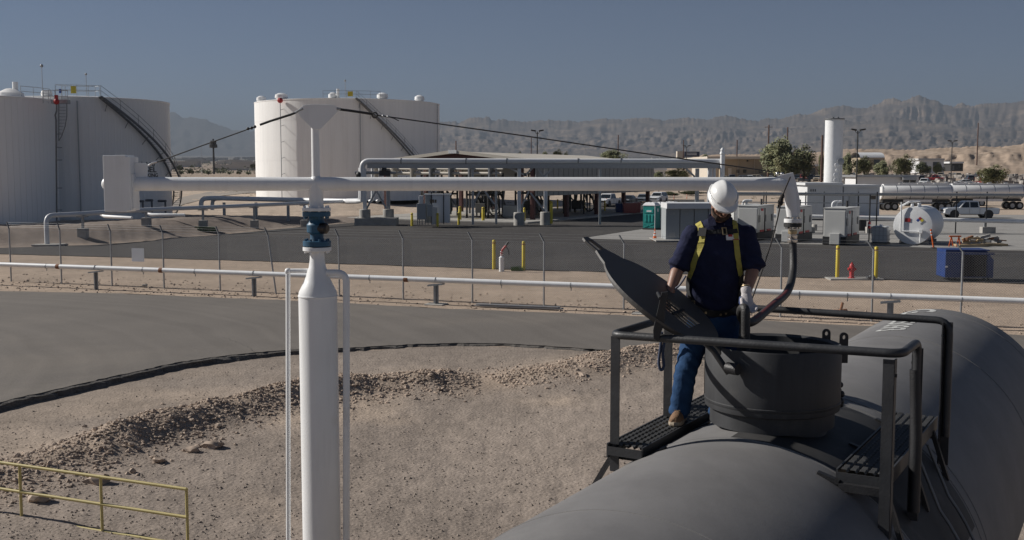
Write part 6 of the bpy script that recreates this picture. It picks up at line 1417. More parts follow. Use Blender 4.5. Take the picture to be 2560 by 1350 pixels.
for u in (2000, 2160, 2443): x_ = at(u, 545, Yl).x; MB().box((x_, Yl - 1.5, .55), (.16, .16, 1.0)).build('stand', galv, lw_); MB().box((x_ + .2, Yl - 1.6, .25), (1.1, .6, .55)).build('block', concrete, lw_, bevel=.03)
for u, lb in ((2172, 'near dark slim post behind the white tote'), (2190, 'dark slim post nearer the fuel tank')):
    x_ = gr(u, 606, 0) if u == 2172 else gr(u, 585, 0); q = MB(); q.box(x_ + Z * 1.7, (.08, .08, 3.4)); one(q, 'slim_post', black_iron, lb, 'post', x_)
# fire extinguisher on the near slim post, red drum
p = gr(2170, 606, .0) + Vector((0, -.15, 1.0)); q = thing('fire_extinguisher', 'red fire extinguisher hung on the slim post by the tote', 'extinguisher', p)
MB().lathe([(.09, 0), (.1, .04), (.1, .42), (.03, .5), (.03, .56)], p, n=14).build('cylinder', red, q, smooth=50); MB().lathe([(.101, .2), (.101, .3)], p, n=14, caps=False).build('label_band', refl, q, smooth=50)
p = gr(2152, 577, 0); q = thing('trash_drum', 'black drum with red lining beside the near generator', 'drum', p); MB().lathe([(.42, 0), (.45, .5), (.45, 1.15)], p, n=18).build('drum', black_iron, q, smooth=50); MB().lathe([(.46, 1.1), (.47, 1.25), (.4, 1.28)], p, n=18).build('liner', red, q, smooth=50)
p = gr(2036, 577, 0); q = MB(); q.lathe([(.22, 0), (.22, .5), (.18, .56)], p, n=14); one(q, 'pipe_stub', concrete, 'short pale pipe stub in the gravel between the generators', 'pipe stub', p, smooth=50)
# saw horses, rubble on pallets
p = gr(2387, 616, .03); t = thing('saw_horse', 'orange folding saw-horse on the gravel edge', 'saw-horse', p)
for dx in (-.25, .25):
    for s_ in (-1, 1): MB().bar(p + Vector((dx + .18 * s_, .1 * s_, 0)), p + Vector((dx, 0, .65)), .07, .04, Vector((0, 1, 0))).build('leg', orange, t)
MB().bar(p + Vector((-.4, 0, .68)), p + Vector((.4, 0, .68)), .08, .10).build('beam', orange, t)
for k, (u, v, m, lb) in enumerate(((2425, 616, timber, 'pallet heaped with tan timber offcuts at the gravel edge'), (2475, 614, galv_dark, 'heap of grey metal scrap at the frame edge by the dumpster'))):
    p = gr(u, v, .02); t = thing('scrap_pallet', lb, 'scrap heap', p); rs_ = random.Random(k + 3)
    MB().box(p + Z * .08, (1.9, 1.2, .14)).build('pallet', timber, t)
    for j in range(13):
        a = p + Vector((rs_.uniform(-.8, .5), rs_.uniform(-.4, .4), .2 + rs_.random() * .35)); MB().bar(a, a + Vector((rs_.uniform(.2, .8), rs_.uniform(-.3, .4), rs_.uniform(-.12, .2))), rs_.uniform(.08, .22), rs_.uniform(.06, .2)).build('offcut', (m, m, concrete, rust)[j % 4], t)
# ---------------------------------------------------------------- buildings on the right
def bbox(u0, u1, v0, v1, Y, dep, name, m, par, bevel=0): return face_box(u0, u1, v0, v1, Y, dep).build(name, m, par, bevel=bevel)
t = thing('process_building', 'white metal process building below the tall stack', 'building', at(2060, 548, 112))
bbox(2016, 2107, 462, 548, 112, 5, 'wall', lt_blue_white, t); bbox(2013, 2109, 457, 463, 111.7, 5.8, 'roof', lt_blue_white, t)
bbox(2107.5, 2200, 466, 548, 112.8, 5, 'wall', lt_blue_white, t); bbox(2107, 2203, 462, 467, 112.5, 5.6, 'roof', lt_blue_white, t); bbox(2145, 2168, 472, 530, 112.7, .06, 'door', lt_blue_white, t); bbox(2178, 2190, 486, 498, 112.7, .1, 'window', glass_dark, t)
bbox(2122, 2140, 484, 548, 112.65, .1, 'door', gen_grey, t); bbox(2026, 2040, 473, 479, 111.95, .1, 'vent', galv_dark, t)
for k in range(16): bbox(2018 + k * 5.6, 2018.7 + k * 5.6, 464, 547, 111.93, .05, 'siding_rib', lt_blue_white, t)
t = thing('exhaust_stack', 'tall round white stack behind the process building', 'stack', at(2082, 540, 122))
xs_ = at(2082, 450, 122).x; r_ = 22 / 2700 * 122
MB().cyl((xs_, 122, .5), (xs_, 122, zpx(299, 122)), r_, n=40).build('barrel', white, t, smooth=50); MB().lathe([(r_ + .12, zpx(299, 122)), (r_ + .12, zpx(296.5, 122)), (.2, zpx(296, 122))], (xs_, 122, 0), n=32).build('rain_cap', galv_dark, t, smooth=30)
for dx in (-.3, .25): MB().cyl((xs_ + dx, 121.5, zpx(297, 122)), (xs_ + dx, 121.5, zpx(293, 122)), .12, n=8).build('cap_lug', galv_dark, t)
for u, v, r_ in ((2102, 404, .38), (2092, 412, .22), (2090, 437, .25), (2093, 425, .16), (2089, 450, .2)): MB().lathe([(r_, 0), (r_, .12), (r_ * .4, .16)], (at(u, v, 120.6).x, 120.7, zpx(v, 120.7)), (0, -1, 0), n=20).build('gauge_disc' if r_ > .3 else 'drip_mark_plate', galv if r_ > .3 else refl, t, smooth=40)
MB().cyl(at(2100, 412, 120.8), at(2098, 455, 120.8), .04, n=6).build('gauge_pipe', galv, t)
t = thing('site_office', 'long pale site office with flat roof beyond the process building', 'building', at(2220, 480, 165)); zt_ = Tz(at(2220, 480, 165).x, 165)
bbox(2142, 2297, 442, 486, 165, 6, 'wall', lt_blue_white, t); bbox(2139, 2299, 437.5, 443, 164.5, 7, 'roof', galv, t); bbox(2259, 2273, 446, 459, 164.9, .2, 'window', glass_dark, t); bbox(2276, 2290, 446, 459, 164.9, .2, 'window', glass_dark, t)
for u0 in (2258, 2275): bbox(u0, u0 + 17, 443.5, 450, 163.9, 1.0, 'awning', galv, t)
t = thing('warehouse', 'tan stucco warehouse with a white parapet beyond the yard', 'building', at(1850, 455, 330)); 
bbox(1800, 2012, 397, 462, 330, 40, 'wall', tan_wall, t); bbox(1768, 2014, 391, 397.5, 326, 46, 'roof', tan_lt, t); bbox(1770, 1802, 397, 460, 333, 30, 'wall', tan_lt, t)
for u in (1845, 1886, 1927, 1968): bbox(u - 1, u + 1, 398, 455, 329.6, .4, 'pilaster', tan_lt, t)
for u0, u1, v0 in ((1808, 1813, 421), (1842, 1848, 424), (1858, 1866, 424), (1898, 1905, 424)): bbox(u0, u1, v0, 432, 329.7, .3, 'window', glass_dark, t)
bbox(1820, 1829, 420, 440, 329.7, .3, 'door', tan_lt, t); bbox(1867, 1871, 400, 404, 329.5, .4, 'wall_lamp', dark_steel, t)
for nm, lb, u0, u1, v0, v1, Y, dep, mw, mr in (('shed', 'white shed with dark openings behind the rack', 1625, 1665, 421, 447, 230, 8, lt_blue_white, lt_blue_white), ('vault_roof_shed', 'low shed with white curved roof among the right trees', 2150, 2212, 390, 416, 480, 14, tan_wall, lt_blue_white), ('container_office', 'white and grey trailer house on the right among trees', 2298, 2360, 396, 425, 420, 10, lt_blue_white, gen_grey), ('open_shelter', 'open shelter with a dark interior at the far right', 2376, 2408, 404, 420, 470, 10, dark_steel, lt_blue_white), ('low_building', 'long low white-roofed building behind the big tree', 1962, 2058, 411, 436, 380, 20, tan_wall, lt_blue_white), ('billboard', 'tan and dark blue billboard beyond the rack', 1692, 1749, 377, 402, 420, 2, sign_blue, tan_lt)):
    t = thing(nm, lb, 'billboard' if nm == 'billboard' else 'building', at((u0 + u1) / 2, v1, Y))
    if nm == 'billboard':
        bbox(1712, 1749, 379, 392, Y, .6, 'board', mat('board_navy', (.02, .028, .07), .5), t); bbox(1693, 1712, 378, 396, Y + 1, 3, 'end_panel', tan_lt, t); bbox(1708, 1712, 392, 425, Y, 1, 'post', galv_dark, t)
        for v in (382, 386): bbox(1717, 1742, v, v + 1.6, Y - .1, .1, 'lettering', refl, t)
    else:
        bbox(u0, u1, v0 + 4, v1 + 8, Y, dep, 'wall', mw, t)
        if nm == 'vault_roof_shed':
            a, b = at(u0, v0 + 4, Y), at(u1, v0 + 4, Y); q = MB(); q.rings([[Vector((x_, Y + dep / 2 - dep / 2 * math.cos(c), a.z + 2.4 * math.sin(c))) for c in np.linspace(0, math.pi, 9)] for x_ in (a.x, b.x)], False); q.build('roof', mr, t, smooth=60)
        else: bbox(u0 - 2, u1 + 2, v0, v0 + 4.5, Y - .6, dep + 2, 'roof', mr, t)
        bbox(u0 + (u1 - u0) * .55, u0 + (u1 - u0) * .8, v0 + 9, v1, Y - .1, .2, 'window', glass_dark, t); bbox(u0 + (u1 - u0) * .15, u0 + (u1 - u0) * .3, v0 + 10, v1 + 5, Y - .1, .2, 'door', galv_dark, t)

# ================================================================= VEHICLES
def wheel(par, c, ax_, r_, w_=.24):
    q = MB().lathe([(r_ * .55, -w_ / 2), (r_ * .95, -w_ / 2), (r_, -w_ / 2 + .03), (r_, w_ / 2 - .03), (r_ * .95, w_ / 2), (r_ * .55, w_ / 2)], c, ax_, n=20).build('wheel', tyre, par, smooth=40)
    MB().lathe([(r_ * .56, -w_ / 2 - .005), (r_ * .5, -w_ / 2 + .02), (.03, -w_ / 2 + .03)], c, ax_, n=14).build('rim', galv, q, smooth=40); MB().lathe([(.03, w_ / 2 - .03), (r_ * .5, w_ / 2 - .02), (r_ * .56, w_ / 2 + .005)], c, ax_, n=14).build('rim', galv, q, smooth=40)
def vehicle(kind, p, yaw, paint, label, cat, grp=None, detail=True, name=None):
    """local frame: x forward, y left"""
    t = thing(name or {'pickup': 'pickup_truck', 'suv': 'parked_suv', 'sedan': 'parked_car'}[kind], label, cat, p, grp)
    fx = Vector((math.cos(yaw), math.sin(yaw), 0)); fy = Vector((-fx.y, fx.x, 0)); F = lambda x, y, z: Vector(p) + fx * x + fy * y + Z * z
    if kind == 'pickup': L_, wd, bh, belt, roof = 5.8, 1.95, .42, 1.12, 1.86; lower = [(-2.9, .5), (-2.9, 1.1), (-.75, 1.12), (1.15, 1.15), (2.55, 1.10), (2.85, .98), (2.9, .55), (2.6, .40), (-2.7, .42)]; cab = [(-.85, 1.10), (-.72, 1.80), (-.55, 1.86), (.55, 1.86), (.75, 1.80), (1.35, 1.13)]
    elif kind == 'suv': L_, wd = 4.5, 1.85; lower = [(-2.2, .45), (-2.22, 1.0), (1.0, 1.05), (1.9, .98), (2.2, .82), (2.25, .45), (2.0, .32), (-2.0, .32)]; cab = [(-2.15, 1.0), (-1.95, 1.58), (-1.6, 1.66), (.0, 1.66), (.35, 1.58), (1.1, 1.03)]
    else: L_, wd = 4.6, 1.80; lower = [(-2.25, .42), (-2.28, .92), (-1.4, .97), (.9, .95), (1.9, .86), (2.25, .70), (2.28, .40), (2.0, .28), (-2.0, .28)]; cab = [(-1.75, .95), (-1.1, 1.36), (-.7, 1.43), (.1, 1.43), (.4, 1.38), (1.15, .95)]
    def slab(poly, half0, half1, nm, m, bev=.04):
        z0 = min(q[1] for q in poly); z1 = max(q[1] for q in poly); n_ = len(poly); hw = [half0 + (half1 - half0) * (q[1] - z0) / (z1 - z0) for q in poly]
        a = [F(x, h_, z) for (x, z), h_ in zip(poly, hw)]; b = [F(x, -h_, z) for (x, z), h_ in zip(poly, hw)]
        q = MB().add(a + b, [tuple(range(n_)), tuple(range(2 * n_ - 1, n_ - 1, -1))] + [(i, n_ + i, n_ + (i + 1) % n_, (i + 1) % n_) for i in range(n_)]); return q.build(nm, m, t, bevel=bev)
    slab(lower, wd / 2, wd / 2 - .03, 'body', paint, .06); slab(cab, wd / 2 - .06, wd / 2 - .24, 'cabin', paint, .05)
    x0, x1 = cab[0][0], cab[-1][0]; zt_ = cab[2][1]; zb_ = cab[0][1]
    def pane(poly, nm, m, off=.012):          # side glass follows the cabin taper
        for s_ in (-1, 1):
            hh_ = lambda z: (wd / 2 - .06 + (-.18) * (z - zb_) / (zt_ - zb_) + off) * s_
            q = MB().add([F(x, hh_(z), z) for x, z in poly] + [F(x, hh_(z) - .02 * s_, z) for x, z in poly], [tuple(range(len(poly))), tuple(range(2 * len(poly) - 1, len(poly) - 1, -1))]); q.build(nm, m, t)
    mid = (x0 + x1) / 2; zl, zu = zb_ + .06, zt_ - .12
    sl_f = (cab[-1][0] - cab[-2][0]) / (cab[-1][1] - cab[-2][1]); sl_b = (cab[1][0] - cab[0][0]) / (cab[1][1] - cab[0][1])
    pane([(mid + .04, zl), (cab[-1][0] + sl_f * (zl - cab[-1][1]) - .16, zl), (cab[-1][0] + sl_f * (zu - cab[-1][1]) - .12, zu), (mid + .04, zu)], 'front_window', glass_dark); pane([(x0 + sl_b * (zl - zb_) + .16, zl), (mid - .06, zl), (mid - .06, zu), (x0 + sl_b * (zu - zb_) + .12, zu)], 'rear_window', glass_dark)
    def screen(pa, pb, nm, o_):
        (xa, za), (xb, zb2) = pa, pb; hw = lambda z: wd / 2 - .06 - .18 * (z - zb_) / (zt_ - zb_) - .10; k0, k1 = .10, .90; A = (xa + (xb - xa) * k0, za + (zb2 - za) * k0); B = (xa + (xb - xa) * k1, za + (zb2 - za) * k1)
        q = MB().add([F(A[0] + o_, hw(A[1]), A[1] + .012), F(A[0] + o_, -hw(A[1]), A[1] + .012), F(B[0] + o_, -hw(B[1]), B[1] + .012), F(B[0] + o_, hw(B[1]), B[1] + .012)], [(0, 1, 2, 3)]); q.build(nm, glass_dark, t)
    screen(cab[-1], cab[-2], 'windscreen', .02); screen(cab[0], cab[1], 'rear_screen', -.02)
    r_ = .40 if kind == 'pickup' else .34; wx = (1.85, -1.75) if kind == 'pickup' else (1.40, -1.35)
    for x in wx:
        for s_ in (-1, 1):
            wheel(t, F(x, s_ * (wd / 2 - .12), r_), fy, r_)
            MB().lathe([(r_ + .09, 0), (r_ + .09, .02)], F(x, s_ * (wd / 2 - .012), r_ + .02), fy * s_, n=22).build('wheel_arch', black_iron, t)
    xf = max(q[0] for q in lower)
    for s_ in (-1, 1): MB().box(F(xf - .05, s_ * (wd / 2 - .28), .80 if kind != 'pickup' else .92), (.12, .38, .17), (fx, fy, Z)).build('headlight', refl, t, bevel=.02); MB().box(F(min(q[0] for q in lower) + .02, s_ * (wd / 2 - .16), .85), (.08, .18, .28), (fx, fy, Z)).build('tail_light', red, t); MB().box(F(x1 - .25, s_ * (wd / 2 + .07), zl + .08), (.12, .16, .14), (fx, fy, Z)).build('mirror', paint if kind != 'pickup' else black_iron, t, bevel=.02)
    MB().box(F(xf + .0, 0, .66 if kind != 'pickup' else .80), (.05, wd * .55, .22), (fx, fy, Z)).build('grille', black_iron, t); MB().box(F(xf + .02, 0, .45), (.10, wd * .94, .16), (fx, fy, Z)).build('bumper', chrome if kind == 'pickup' else paint, t, bevel=.02)
    if kind == 'pickup':
        MB().box(F(-1.85, 0, 1.10), (1.9, wd - .3, .06), (fx, fy, Z)).build('bed_floor', black_iron, t)
        for s_ in (-1, 1):
            MB().box(F(.30, s_ * (wd / 2 + .005), .74), (.012, .02, .6), (fx, fy, Z)).build('door_seam', black_iron, t); MB().box(F(-.80, s_ * (wd / 2 + .005), .74), (.012, .02, .6), (fx, fy, Z)).build('door_seam', black_iron, t); MB().box(F(.15, s_ * (wd / 2 + .01), .40), (2.2, .12, .06), (fx, fy, Z)).build('side_step', black_iron, t)
    return t
vehicle('pickup', gr(2428, 545, 0.02) + Vector((0, .6, 0)), R(176), car_white, 'white crew-cab pickup parked side-on before the tank trailers', 'pickup truck')
g_ = 'cars parked behind the canopy'
def gt(u, v): p = onT(u, v, 0); return p
vehicle('pickup', gt(1521, 516), R(-118), car_white, 'white pickup facing us behind the canopy columns', 'pickup truck', g_)
vehicle('sedan', gt(1570, 512), R(-112), car_dark, 'dark slate sedan parked between the pickup and the grey car', 'car', g_); vehicle('sedan', gt(1609, 508), R(-110), car_silver, 'silver grey car partly behind the last canopy column', 'car', g_); vehicle('suv', gt(1645, 507), R(-116), car_white, 'white SUV parked at the right end of the row', 'SUV', g_)
rc = random.Random(12); pts_ = [(u, 452 + rc.uniform(-4, 3)) for u in (1812, 1830, 1852, 1875, 1898, 1925, 1990, 2008, 2025, 2046)] + [(2110, 452), (2128, 455), (2312, 448), (2338, 452), (2352, 446), (2410, 452), (2424, 446), (2447, 455), (2470, 452), (2300, 440), (2395, 436), (2458, 440)]
paints = (car_white, car_silver, car_dark, car_red, car_tan, car_blue); wds = ('white', 'silver', 'black', 'red', 'tan', 'slate blue')
lot = ['left of the warehouse door', 'by the vent stack', 'before the warehouse windows', 'under the warehouse pilaster', 'before the big tree', 'in the shade of the big tree', 'right of the big tree', 'in the second row right of the big tree', 'by the wooden pole', 'left of the stack', 'behind the stack', 'between the stack and the lamp pole', 'behind the site office', 'right of the site office', 'in the junk yard near the trailer house', 'below the far lamp pole', 'beside the far lamp pole', 'under the right edge tree', 'at the right frame edge', 'under the trailer house', 'by the open shelter', 'behind the right edge tree']
for k, (u, v) in enumerate(pts_):
    Y = 300 if u < 2090 else 255 + 40 * (k % 3); p = at(u, 440, Y); p.z = Tz(p.x, p.y); c_ = rc.randrange(6); kd = rc.choice(('sedan', 'suv', 'suv', 'pickup'))
    vehicle(kd, p, R(rc.choice((-100, 170, 80, -30, -120))), paints[c_], 'far %s %s %s' % (wds[c_], {'sedan': 'car', 'suv': 'SUV', 'pickup': 'pickup'}[kd], lot[k]), 'car', 'vehicles in the far lots')
# tank trailers
def trailer(p, yaw, L_, label):
    t = thing('tank_trailer', label, 'tank trailer', p, 'tank trailers on the right'); fx = Vector((math.cos(yaw), math.sin(yaw), 0)); fy = Vector((-fx.y, fx.x, 0)); F = lambda x, y, z: Vector(p) + fx * x + fy * y + Z * z
    n_ = 40; ring = lambda x, k: [F(x, 1.08 * k * math.cos(2 * math.pi * i / n_), 2.35 + .98 * k * math.sin(2 * math.pi * i / n_)) for i in range(n_)]
    MB().rings([ring(-L_ / 2 - .1, .5), ring(-L_ / 2, .97), ring(-L_ / 2 + .05, 1), ring(L_ / 2 - .05, 1), ring(L_ / 2, .97), ring(L_ / 2 + .1, .5)]).build('barrel', polish, t, smooth=40)
    for x in np.linspace(-L_ / 2 + .2, L_ / 2 - .2, 6): MB().rings([ring(x - .04, 1.012), ring(x + .04, 1.012)], False).build('barrel_band', chrome, t, smooth=40)
    MB().box(F(0, 0, 3.36), (L_ * .92, .8, .14), (fx, fy, Z)).build('top_walkway', refl, t)
    for x in (-.28, -.05, .2): MB().lathe([(.3, 3.4), (.3, 3.55), (.1, 3.6)], F(x * L_, 0, 0), n=14).build('manhole', chrome, t, smooth=40)
    MB().box(F(0, 0, 1.22), (L_ * .95, 1.0, .28), (fx, fy, Z)).build('chassis', dark_steel, t)
    for x in (L_ * .32, L_ * .42, -L_ * .33, -L_ * .43):
        for s_ in (-1, 1): wheel(t, F(x, s_ * .95, .52), fy, .52, .5)
    for s_ in (-1, 1): MB().box(F(0, s_ * 1.05, 1.25), (L_ * .4, .06, .35), (fx, fy, Z)).build('side_skirt', refl, t)
trailer(at(2286, 540, 142) * 1 - Vector((0, 0, at(2286, 540, 142).z)), R(178), 9.2, 'polished tank trailer behind the white fuel tank'); trailer(at(2460, 540, 146) - Vector((0, 0, at(2460, 540, 146).z)), R(178), 9.8, 'polished tank trailer behind the white pickup'); trailer(at(2352, 540, 158) - Vector((0, 0, at(2352, 540, 158).z)), R(178), 12.5, 'white topped tank trailer parked behind the other two')

# ================================================================= POLES
def pole(u, v0, v1, Y, r_, label, cross=False, m=wood):
    b = at(u, v1, Y); tz = Tz(b.x, b.y); t = thing('utility_pole', label, 'utility pole', (b.x, b.y, tz), 'wooden utility poles'); top_ = at(u, v0, Y)
    MB().cyl((b.x, b.y, tz - .3), (b.x, b.y, top_.z), r_, r_ * .7, n=8).build('shaft', m, t, smooth=50)
    if cross: MB().bar((b.x - 1.1, b.y, top_.z - .6), (b.x + 1.1, b.y + .4, top_.z - .6), .12, .14).build('crossarm', m, t)
for a in ((1140, 352, 400, 300, .22, 'lone wooden pole over the canopy gable'), (1328, 344, 400, 420, .2, 'thin wooden pole left of the lamp over the canopy'), (1545, 337, 400, 330, .22, 'wooden pole above the small tree at the canopy end'), (1708, 350, 420, 380, .22, 'wooden pole by the billboard'), (1842, 350, 400, 380, .25, 'wooden pole over the warehouse roof'), (1920, 312, 420, 290, .26, 'tallest wooden pole left of the big tree top', True), (1967, 318, 420, 290, .24, 'wooden pole right of the big tree top'), (2053, 338, 455, 210, .26, 'wooden pole left of the white stack'), (2443, 307, 380, 640, .45, 'wooden pole on the bluff at the far right')): pole(*a)
def lamp(u, v0, v1, Y, label, k=1.0):
    b = at(u, v1, Y); tz = Tz(b.x, b.y); top_ = at(u, v0, Y).z; t = thing('floodlight_pole', label, 'light pole', (b.x, b.y, tz), 'floodlight poles')
    MB().cyl((b.x, b.y, tz - .2), (b.x, b.y, top_), .16 * k, .11 * k, n=8).build('shaft', dark_steel, t, smooth=50)
    for s_ in (-1, 1):
        MB().tube([Vector((b.x, b.y, top_ - .5 * k)), Vector((b.x + .35 * k * s_, b.y, top_ - .3 * k)), Vector((b.x + .5 * k * s_, b.y, top_ + .1 * k))], .05 * k, 6).build('arm', dark_steel, t)
        MB().box((b.x + .8 * k * s_, b.y - .1, top_ + .2 * k), (1.0 * k, .6 * k, .28 * k), ((Vector((1, 0, .16 * s_))).normalized(), Vector((0, 1, 0)), (Vector((-.16 * s_, 0, 1))).normalized())).build('lamp_head', dark_steel, t)
lamp(1343, 329, 400, 190, 'twin floodlight on a pole over the canopy roof', .85); lamp(1716, 366, 410, 260, 'small twin floodlight beside the billboard', .7); lamp(2141, 327, 455, 150, 'tall twin floodlight right of the white stack', .75); lamp(2377, 354, 455, 240, 'slim twin floodlight at the far right lot', .8)
p = at(535, 432, 700); t = thing('cell_tower', 'dark cell tower far off between the two tank groups', 'cell tower', (p.x, p.y, Tz(p.x, p.y)))
MB().cyl((p.x, p.y, Tz(p.x, p.y)), (p.x, p.y, at(535, 347, 700).z), .75, .5, n=8).build('shaft', dark_steel, t)
for v, r_ in ((356, 2.0), (365, 2.6)): MB().lathe([(r_ * .6, -1.2), (r_, -1), (r_, 1), (r_ * .6, 1.2)], (p.x, p.y, at(535, v, 700).z), n=9).build('antenna_ring', dark_steel, t)
for u, v0, v1, Y, lb in ((505, 362, 430, 600, 'thin grey mast left of the cell tower'), (1462, 340, 395, 300, 'thin pale mast over the canopy far end'), (1812, 348, 385, 300, 'thin pale mast over the vent stack')):
    a = at(u, v1, Y); q = MB(); q.cyl((a.x, a.y, Tz(a.x, a.y)), (a.x, a.y, at(u, v0, Y).z), .16, .06, n=6); one(q, 'antenna_mast', galv, lb, 'mast', (a.x, a.y, Tz(a.x, a.y)))

# ================================================================= TREES
def crown_mesh(name, seed, m, n_, leaf, drop=.0):
    r_ = random.Random(seed); V, F = [], []; cl = []
    for k in range(26):
        while True:
            q = Vector((r_.uniform(-1, 1), r_.uniform(-1, 1), r_.uniform(-1, 1)))
            if .25 < q.length < 1: break
        cl.append((Vector((q.x * .72, q.y * .72, q.z * .68)), r_.uniform(.20, .40)))
    for k in range(n_):
        c, s_ = r_.choice(cl); d = Vector((r_.gauss(0, 1), r_.gauss(0, 1), r_.gauss(0, 1))).normalized() * s_ * (r_.random() ** .4); p = c + d; p.z -= drop * r_.random() * .35
        a = Vector((r_.gauss(0, 1), r_.gauss(0, 1), r_.gauss(0, 1))).normalized(); b = a.orthogonal().normalized(); L_ = leaf * r_.uniform(.6, 1.4); o = len(V)
        V += [p - a * L_ - b * L_ * .35, p + a * L_ - b * L_ * .2, p + a * L_ * .8 + b * L_ * .4, p - a * L_ * .7 + b * L_ * .35]; F.append((o, o + 1, o + 2, o + 3))
    me = bpy.data.meshes.new(name); me.from_pydata([tuple(v) for v in V], [], F); me.materials.append(m); me.update(); return me
CROWNS = [crown_mesh('crown', k, leaf_g if k % 2 else leaf_d, 4800, .055, .4 if k == 1 else .1) for k in range(5)]
def trunk_mesh(seed):
    r_ = random.Random(seed); q = MB(); q.tube([Vector((0, 0, -.1)), Vector((.02, 0, .3)), Vector((-.02, .02, .62))], [.035, .028, .018], 7)
    for k in range(6):
        a = k + r_.random(); q.tube([Vector((0, 0, .22 + .05 * k)), Vector((.16 * math.cos(a), .16 * math.sin(a), .5)), Vector((.3 * math.cos(a), .3 * math.sin(a), .72))], [.016, .011, .005], 5)
    me = bpy.data.meshes.new('trunk'); me.from_pydata([tuple(v) for v in q.v], [], q.f); me.materials.append(bark); me.update(); return me
TRUNKS = [trunk_mesh(k) for k in range(2)]
def tree(u0, u1, v0, v1, Y, label, k, name='desert_tree'):
    a, b = at(u0, v1, Y), at(u1, v0, Y); x_ = (a.x + b.x) / 2; g0 = Tz(x_, Y); h_ = b.z - g0; t = thing(name, label, 'tree' if name == 'desert_tree' else 'bush', (x_, Y, g0), 'trees and shrubs in the distance')
    cz0 = max(.12 * h_, min(a.z - g0, h_ * .55)); c = bpy.data.objects.new('crown', CROWNS[k % 5]); col.objects.link(c); c.parent = t; c.location = (0, 0, (cz0 + h_) / 2); c.scale = ((b.x - a.x) / 2 * 1.08, (b.x - a.x) / 2, (h_ - cz0) / 2 * 1.1); c.rotation_euler.z = k * 1.3
    tr = bpy.data.objects.new('trunk', TRUNKS[k % 2]); col.objects.link(tr); tr.parent = t; tr.scale = (h_ * .9, h_ * .9, h_ * .95); return t
TR = [(1892, 2028, 332, 452, 285, 'big feathery olive-green tree before the warehouse', 1), (1968, 2050, 358, 452, 288, 'bushy green tree touching the right side of the big tree', 3), (1494, 1578, 370, 402, 300, 'round green tree rising over the canopy far end', 1), (1408, 1424, 376, 392, 330, 'small green treetop right of the twin floodlight over the canopy', 3), (1352, 1376, 374, 392, 330, 'small green treetop just right of the twin floodlight', 1), (1380, 1412, 371, 392, 335, 'leafy treetop in the middle of the row over the canopy', 3), (1290, 1310, 377, 392, 340, 'small treetop left of the thin wooden pole', 3), (1265, 1286, 378, 392, 340, 'leftmost small treetop over the canopy roof', 1),
      (1750, 1780, 382, 408, 360, 'shrubby tree between the billboard and the warehouse', 1), (1680, 1712, 392, 412, 380, 'low shrub below the billboard', 2), (2044, 2064, 372, 445, 250, 'narrow green tree left of the stack', 3), (2100, 2145, 374, 440, 300, 'tall olive tree just right of the stack', 1), (2130, 2190, 388, 440, 310, 'spreading olive tree behind the site office, left', 3), (2180, 2240, 396, 442, 305, 'brownish olive tree behind the site office, middle', 1), (2228, 2295, 384, 442, 300, 'tall green tree behind the site office, right', 3), (2285, 2330, 402, 440, 330, 'dark tree beside the trailer house', 0), (2330, 2362, 404, 436, 340, 'dark shrub tree in front of the trailer house', 2), (2440, 2530, 410, 462, 210, 'broad green tree cut by the right frame edge', 3),
      (1632, 1662, 425, 452, 215, 'green shrub left of the rack end post', 1), (1655, 1740, 418, 452, 210, 'wide green hedge-like tree behind the rack end', 3), (1650, 1700, 478, 505, 190, 'dark hedge behind the white SUV', 0), (1695, 1760, 474, 502, 195, 'dark hedge behind the orange posts', 2)]
for a in TR: tree(*a)
for u0, u1, v0, v1, Y, lb, k in ((440, 458, 412, 428, 700, 'dark green tree left of the cell tower', 0), (444, 464, 424, 436, 560, 'round green shrub at the left foot of the far lot', 1), (468, 490, 423, 437, 560, 'round green shrub second in the far row', 3), (510, 534, 424, 438, 540, 'pale green shrub left of the cell tower base', 1), (566, 582, 428, 438, 560, 'low shrub right of the cell tower', 1), (590, 606, 429, 438, 560, 'low shrub in the far row near the big smooth tank', 3), (612, 632, 428, 438, 560, 'shrub closest to the big smooth tank', 1), (624, 646, 408, 422, 800, 'far green tree beside the big smooth tank', 3)): tree(u0, u1, v0, v1, Y, lb, k, 'desert_shrub')

# ================================================================= DISTANT CITY, FAR LOTS
g = np.random.default_rng(8); q = MB()
for k in range(520):
    u = g.uniform(-100, 2700); r_ = g.uniform(1500, 6000); th_ = math.atan((u - 1280) / FPX); x_, y_ = r_ * math.sin(th_), r_ * math.cos(th_); z_ = Tz(x_, y_); w_ = g.uniform(14, 60); q.box((x_, y_, z_ + 3), (w_, g.uniform(10, 30), g.uniform(6, 14)))
stuff(q.build('distant_city', mat('city_walls', (.50, .46, .41), .8, var=.5, vs_=.004)))
V, F = [], []
for k in range(1500):
    u = g.uniform(-100, 2700); r_ = 900 * 6 ** g.random(); th_ = math.atan((u - 1280) / FPX); x_, y_ = r_ * math.sin(th_), r_ * math.cos(th_); z_ = Tz(x_, y_); s_ = g.uniform(1.5, 4)
    for j in range(14):
        o = len(V); c_ = np.array([x_, y_, z_ + s_ * .8]) + g.normal(0, 1, 3) * s_ * np.array([.55, .55, .38]); e_ = g.normal(0, 1, (3, 3)) * s_ * .32
        V += [tuple(c_ + e_[0]), tuple(c_ + e_[1]), tuple(c_ + e_[2])]; F.append((o, o + 1, o + 2))
me = bpy.data.meshes.new('distant_trees'); me.from_pydata(V, [], F); me.materials.append(leaf_d); o = bpy.data.objects.new('distant_trees', me); col.objects.link(o); stuff(o)
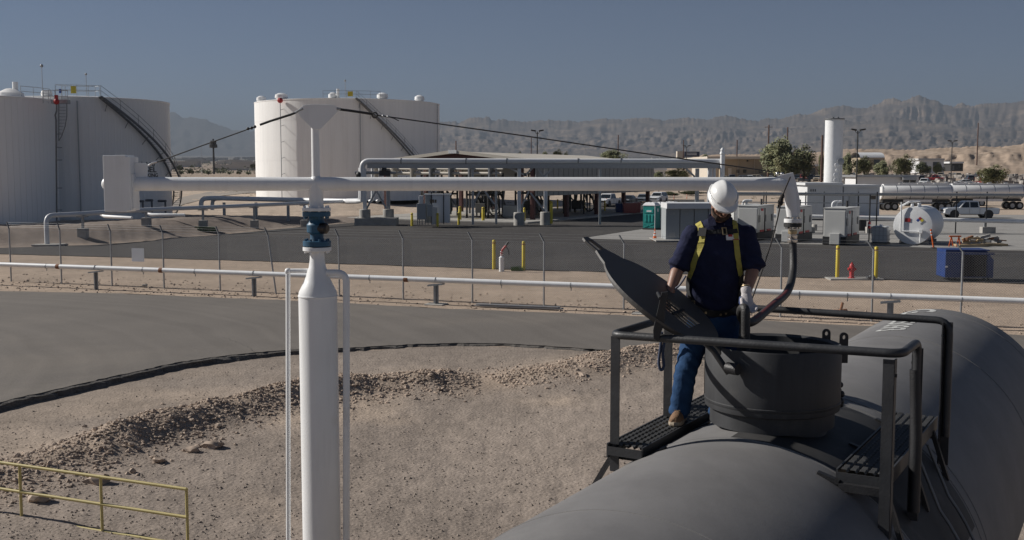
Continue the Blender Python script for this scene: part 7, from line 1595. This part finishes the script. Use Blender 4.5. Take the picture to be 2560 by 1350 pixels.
# clutter of the junk yards, one mass
q = MB()
for k in range(420):
    u = g.uniform(1980, 2620); Y = g.uniform(230, 420); p = at(u, 440, Y); z_ = Tz(p.x, p.y); s_ = g.uniform(.3, 1.3); q.box((p.x, p.y, z_ + s_ * .4), (s_ * g.uniform(.8, 2.5), s_, s_), (Vector((math.cos(k), math.sin(k), 0)), Vector((-math.sin(k), math.cos(k), 0)), Z))
stuff(q.build('junk', mat('junk_mixed', (.30, .28, .26), .6, var=.7, vs_=.6, c2=(.06, .05, .05), c2s=.4, c2t=.5)))
# desert scrub dots on the open ground, left and back
V, F = [], []
for k in range(500):
    u = g.uniform(380, 2500); Y = 150 * 5 ** g.random(); p = at(u, 450, Y); x_, y_ = p.x, p.y; z_ = Tz(x_, y_)
    for j in range(22):
        o = len(V); a = g.uniform(0, 6.28); s_ = g.uniform(.06, .22); x_, y_ = p.x + g.normal(0, .22), p.y + g.normal(0, .22); V += [(x_ + s_ * .3 * math.cos(a + 1.5), y_ + s_ * .3 * math.sin(a + 1.5), z_), (x_ - s_ * .3 * math.cos(a + 1.5), y_, z_), (x_ + s_ * math.cos(a), y_ + s_ * math.sin(a), z_ + s_)]; F.append((o, o + 1, o + 2))
me = bpy.data.meshes.new('scrub'); me.from_pydata(V, [], F); me.materials.append(mat('dry_scrub', (.16, .14, .08), .9, var=.3, vs_=.3)); o = bpy.data.objects.new('scrub', me); col.objects.link(o); stuff(o)
# dirt track up to the far tank
struct(sheet('dirt_track', [tuple(gr(u, v, 1.5)[:2]) for u, v in ((432, 502), (470, 494), (540, 485), (620, 480), (760, 478), (760, 474.5), (600, 475), (520, 478), (455, 487), (425, 496))], 6, .06, mat('packed_dirt', (.27, .235, .20), .95, var=.12, vs_=.3)))
for o in bpy.data.objects:
    if o.name.startswith('dirt_track'): pass

# ================================================================= AIR
hz = MB(); hz.box((0, 11000, 450), (46000, 30000, 1280)); ho = hz.build('haze', soil); ho.data.materials.clear()
hm = bpy.data.materials.new('haze_air'); hm.use_nodes = True; nt = hm.node_tree; nt.nodes.clear(); out = nt.nodes.new('ShaderNodeOutputMaterial'); pv = nt.nodes.new('ShaderNodeVolumePrincipled')
pv.inputs['Color'].default_value = (.33, .38, .45, 1); pv.inputs['Density'].default_value = 9.5e-5; pv.inputs['Anisotropy'].default_value = .1
nt.links.new(pv.outputs[0], out.inputs['Volume']); ho.data.materials.append(hm); stuff(ho)
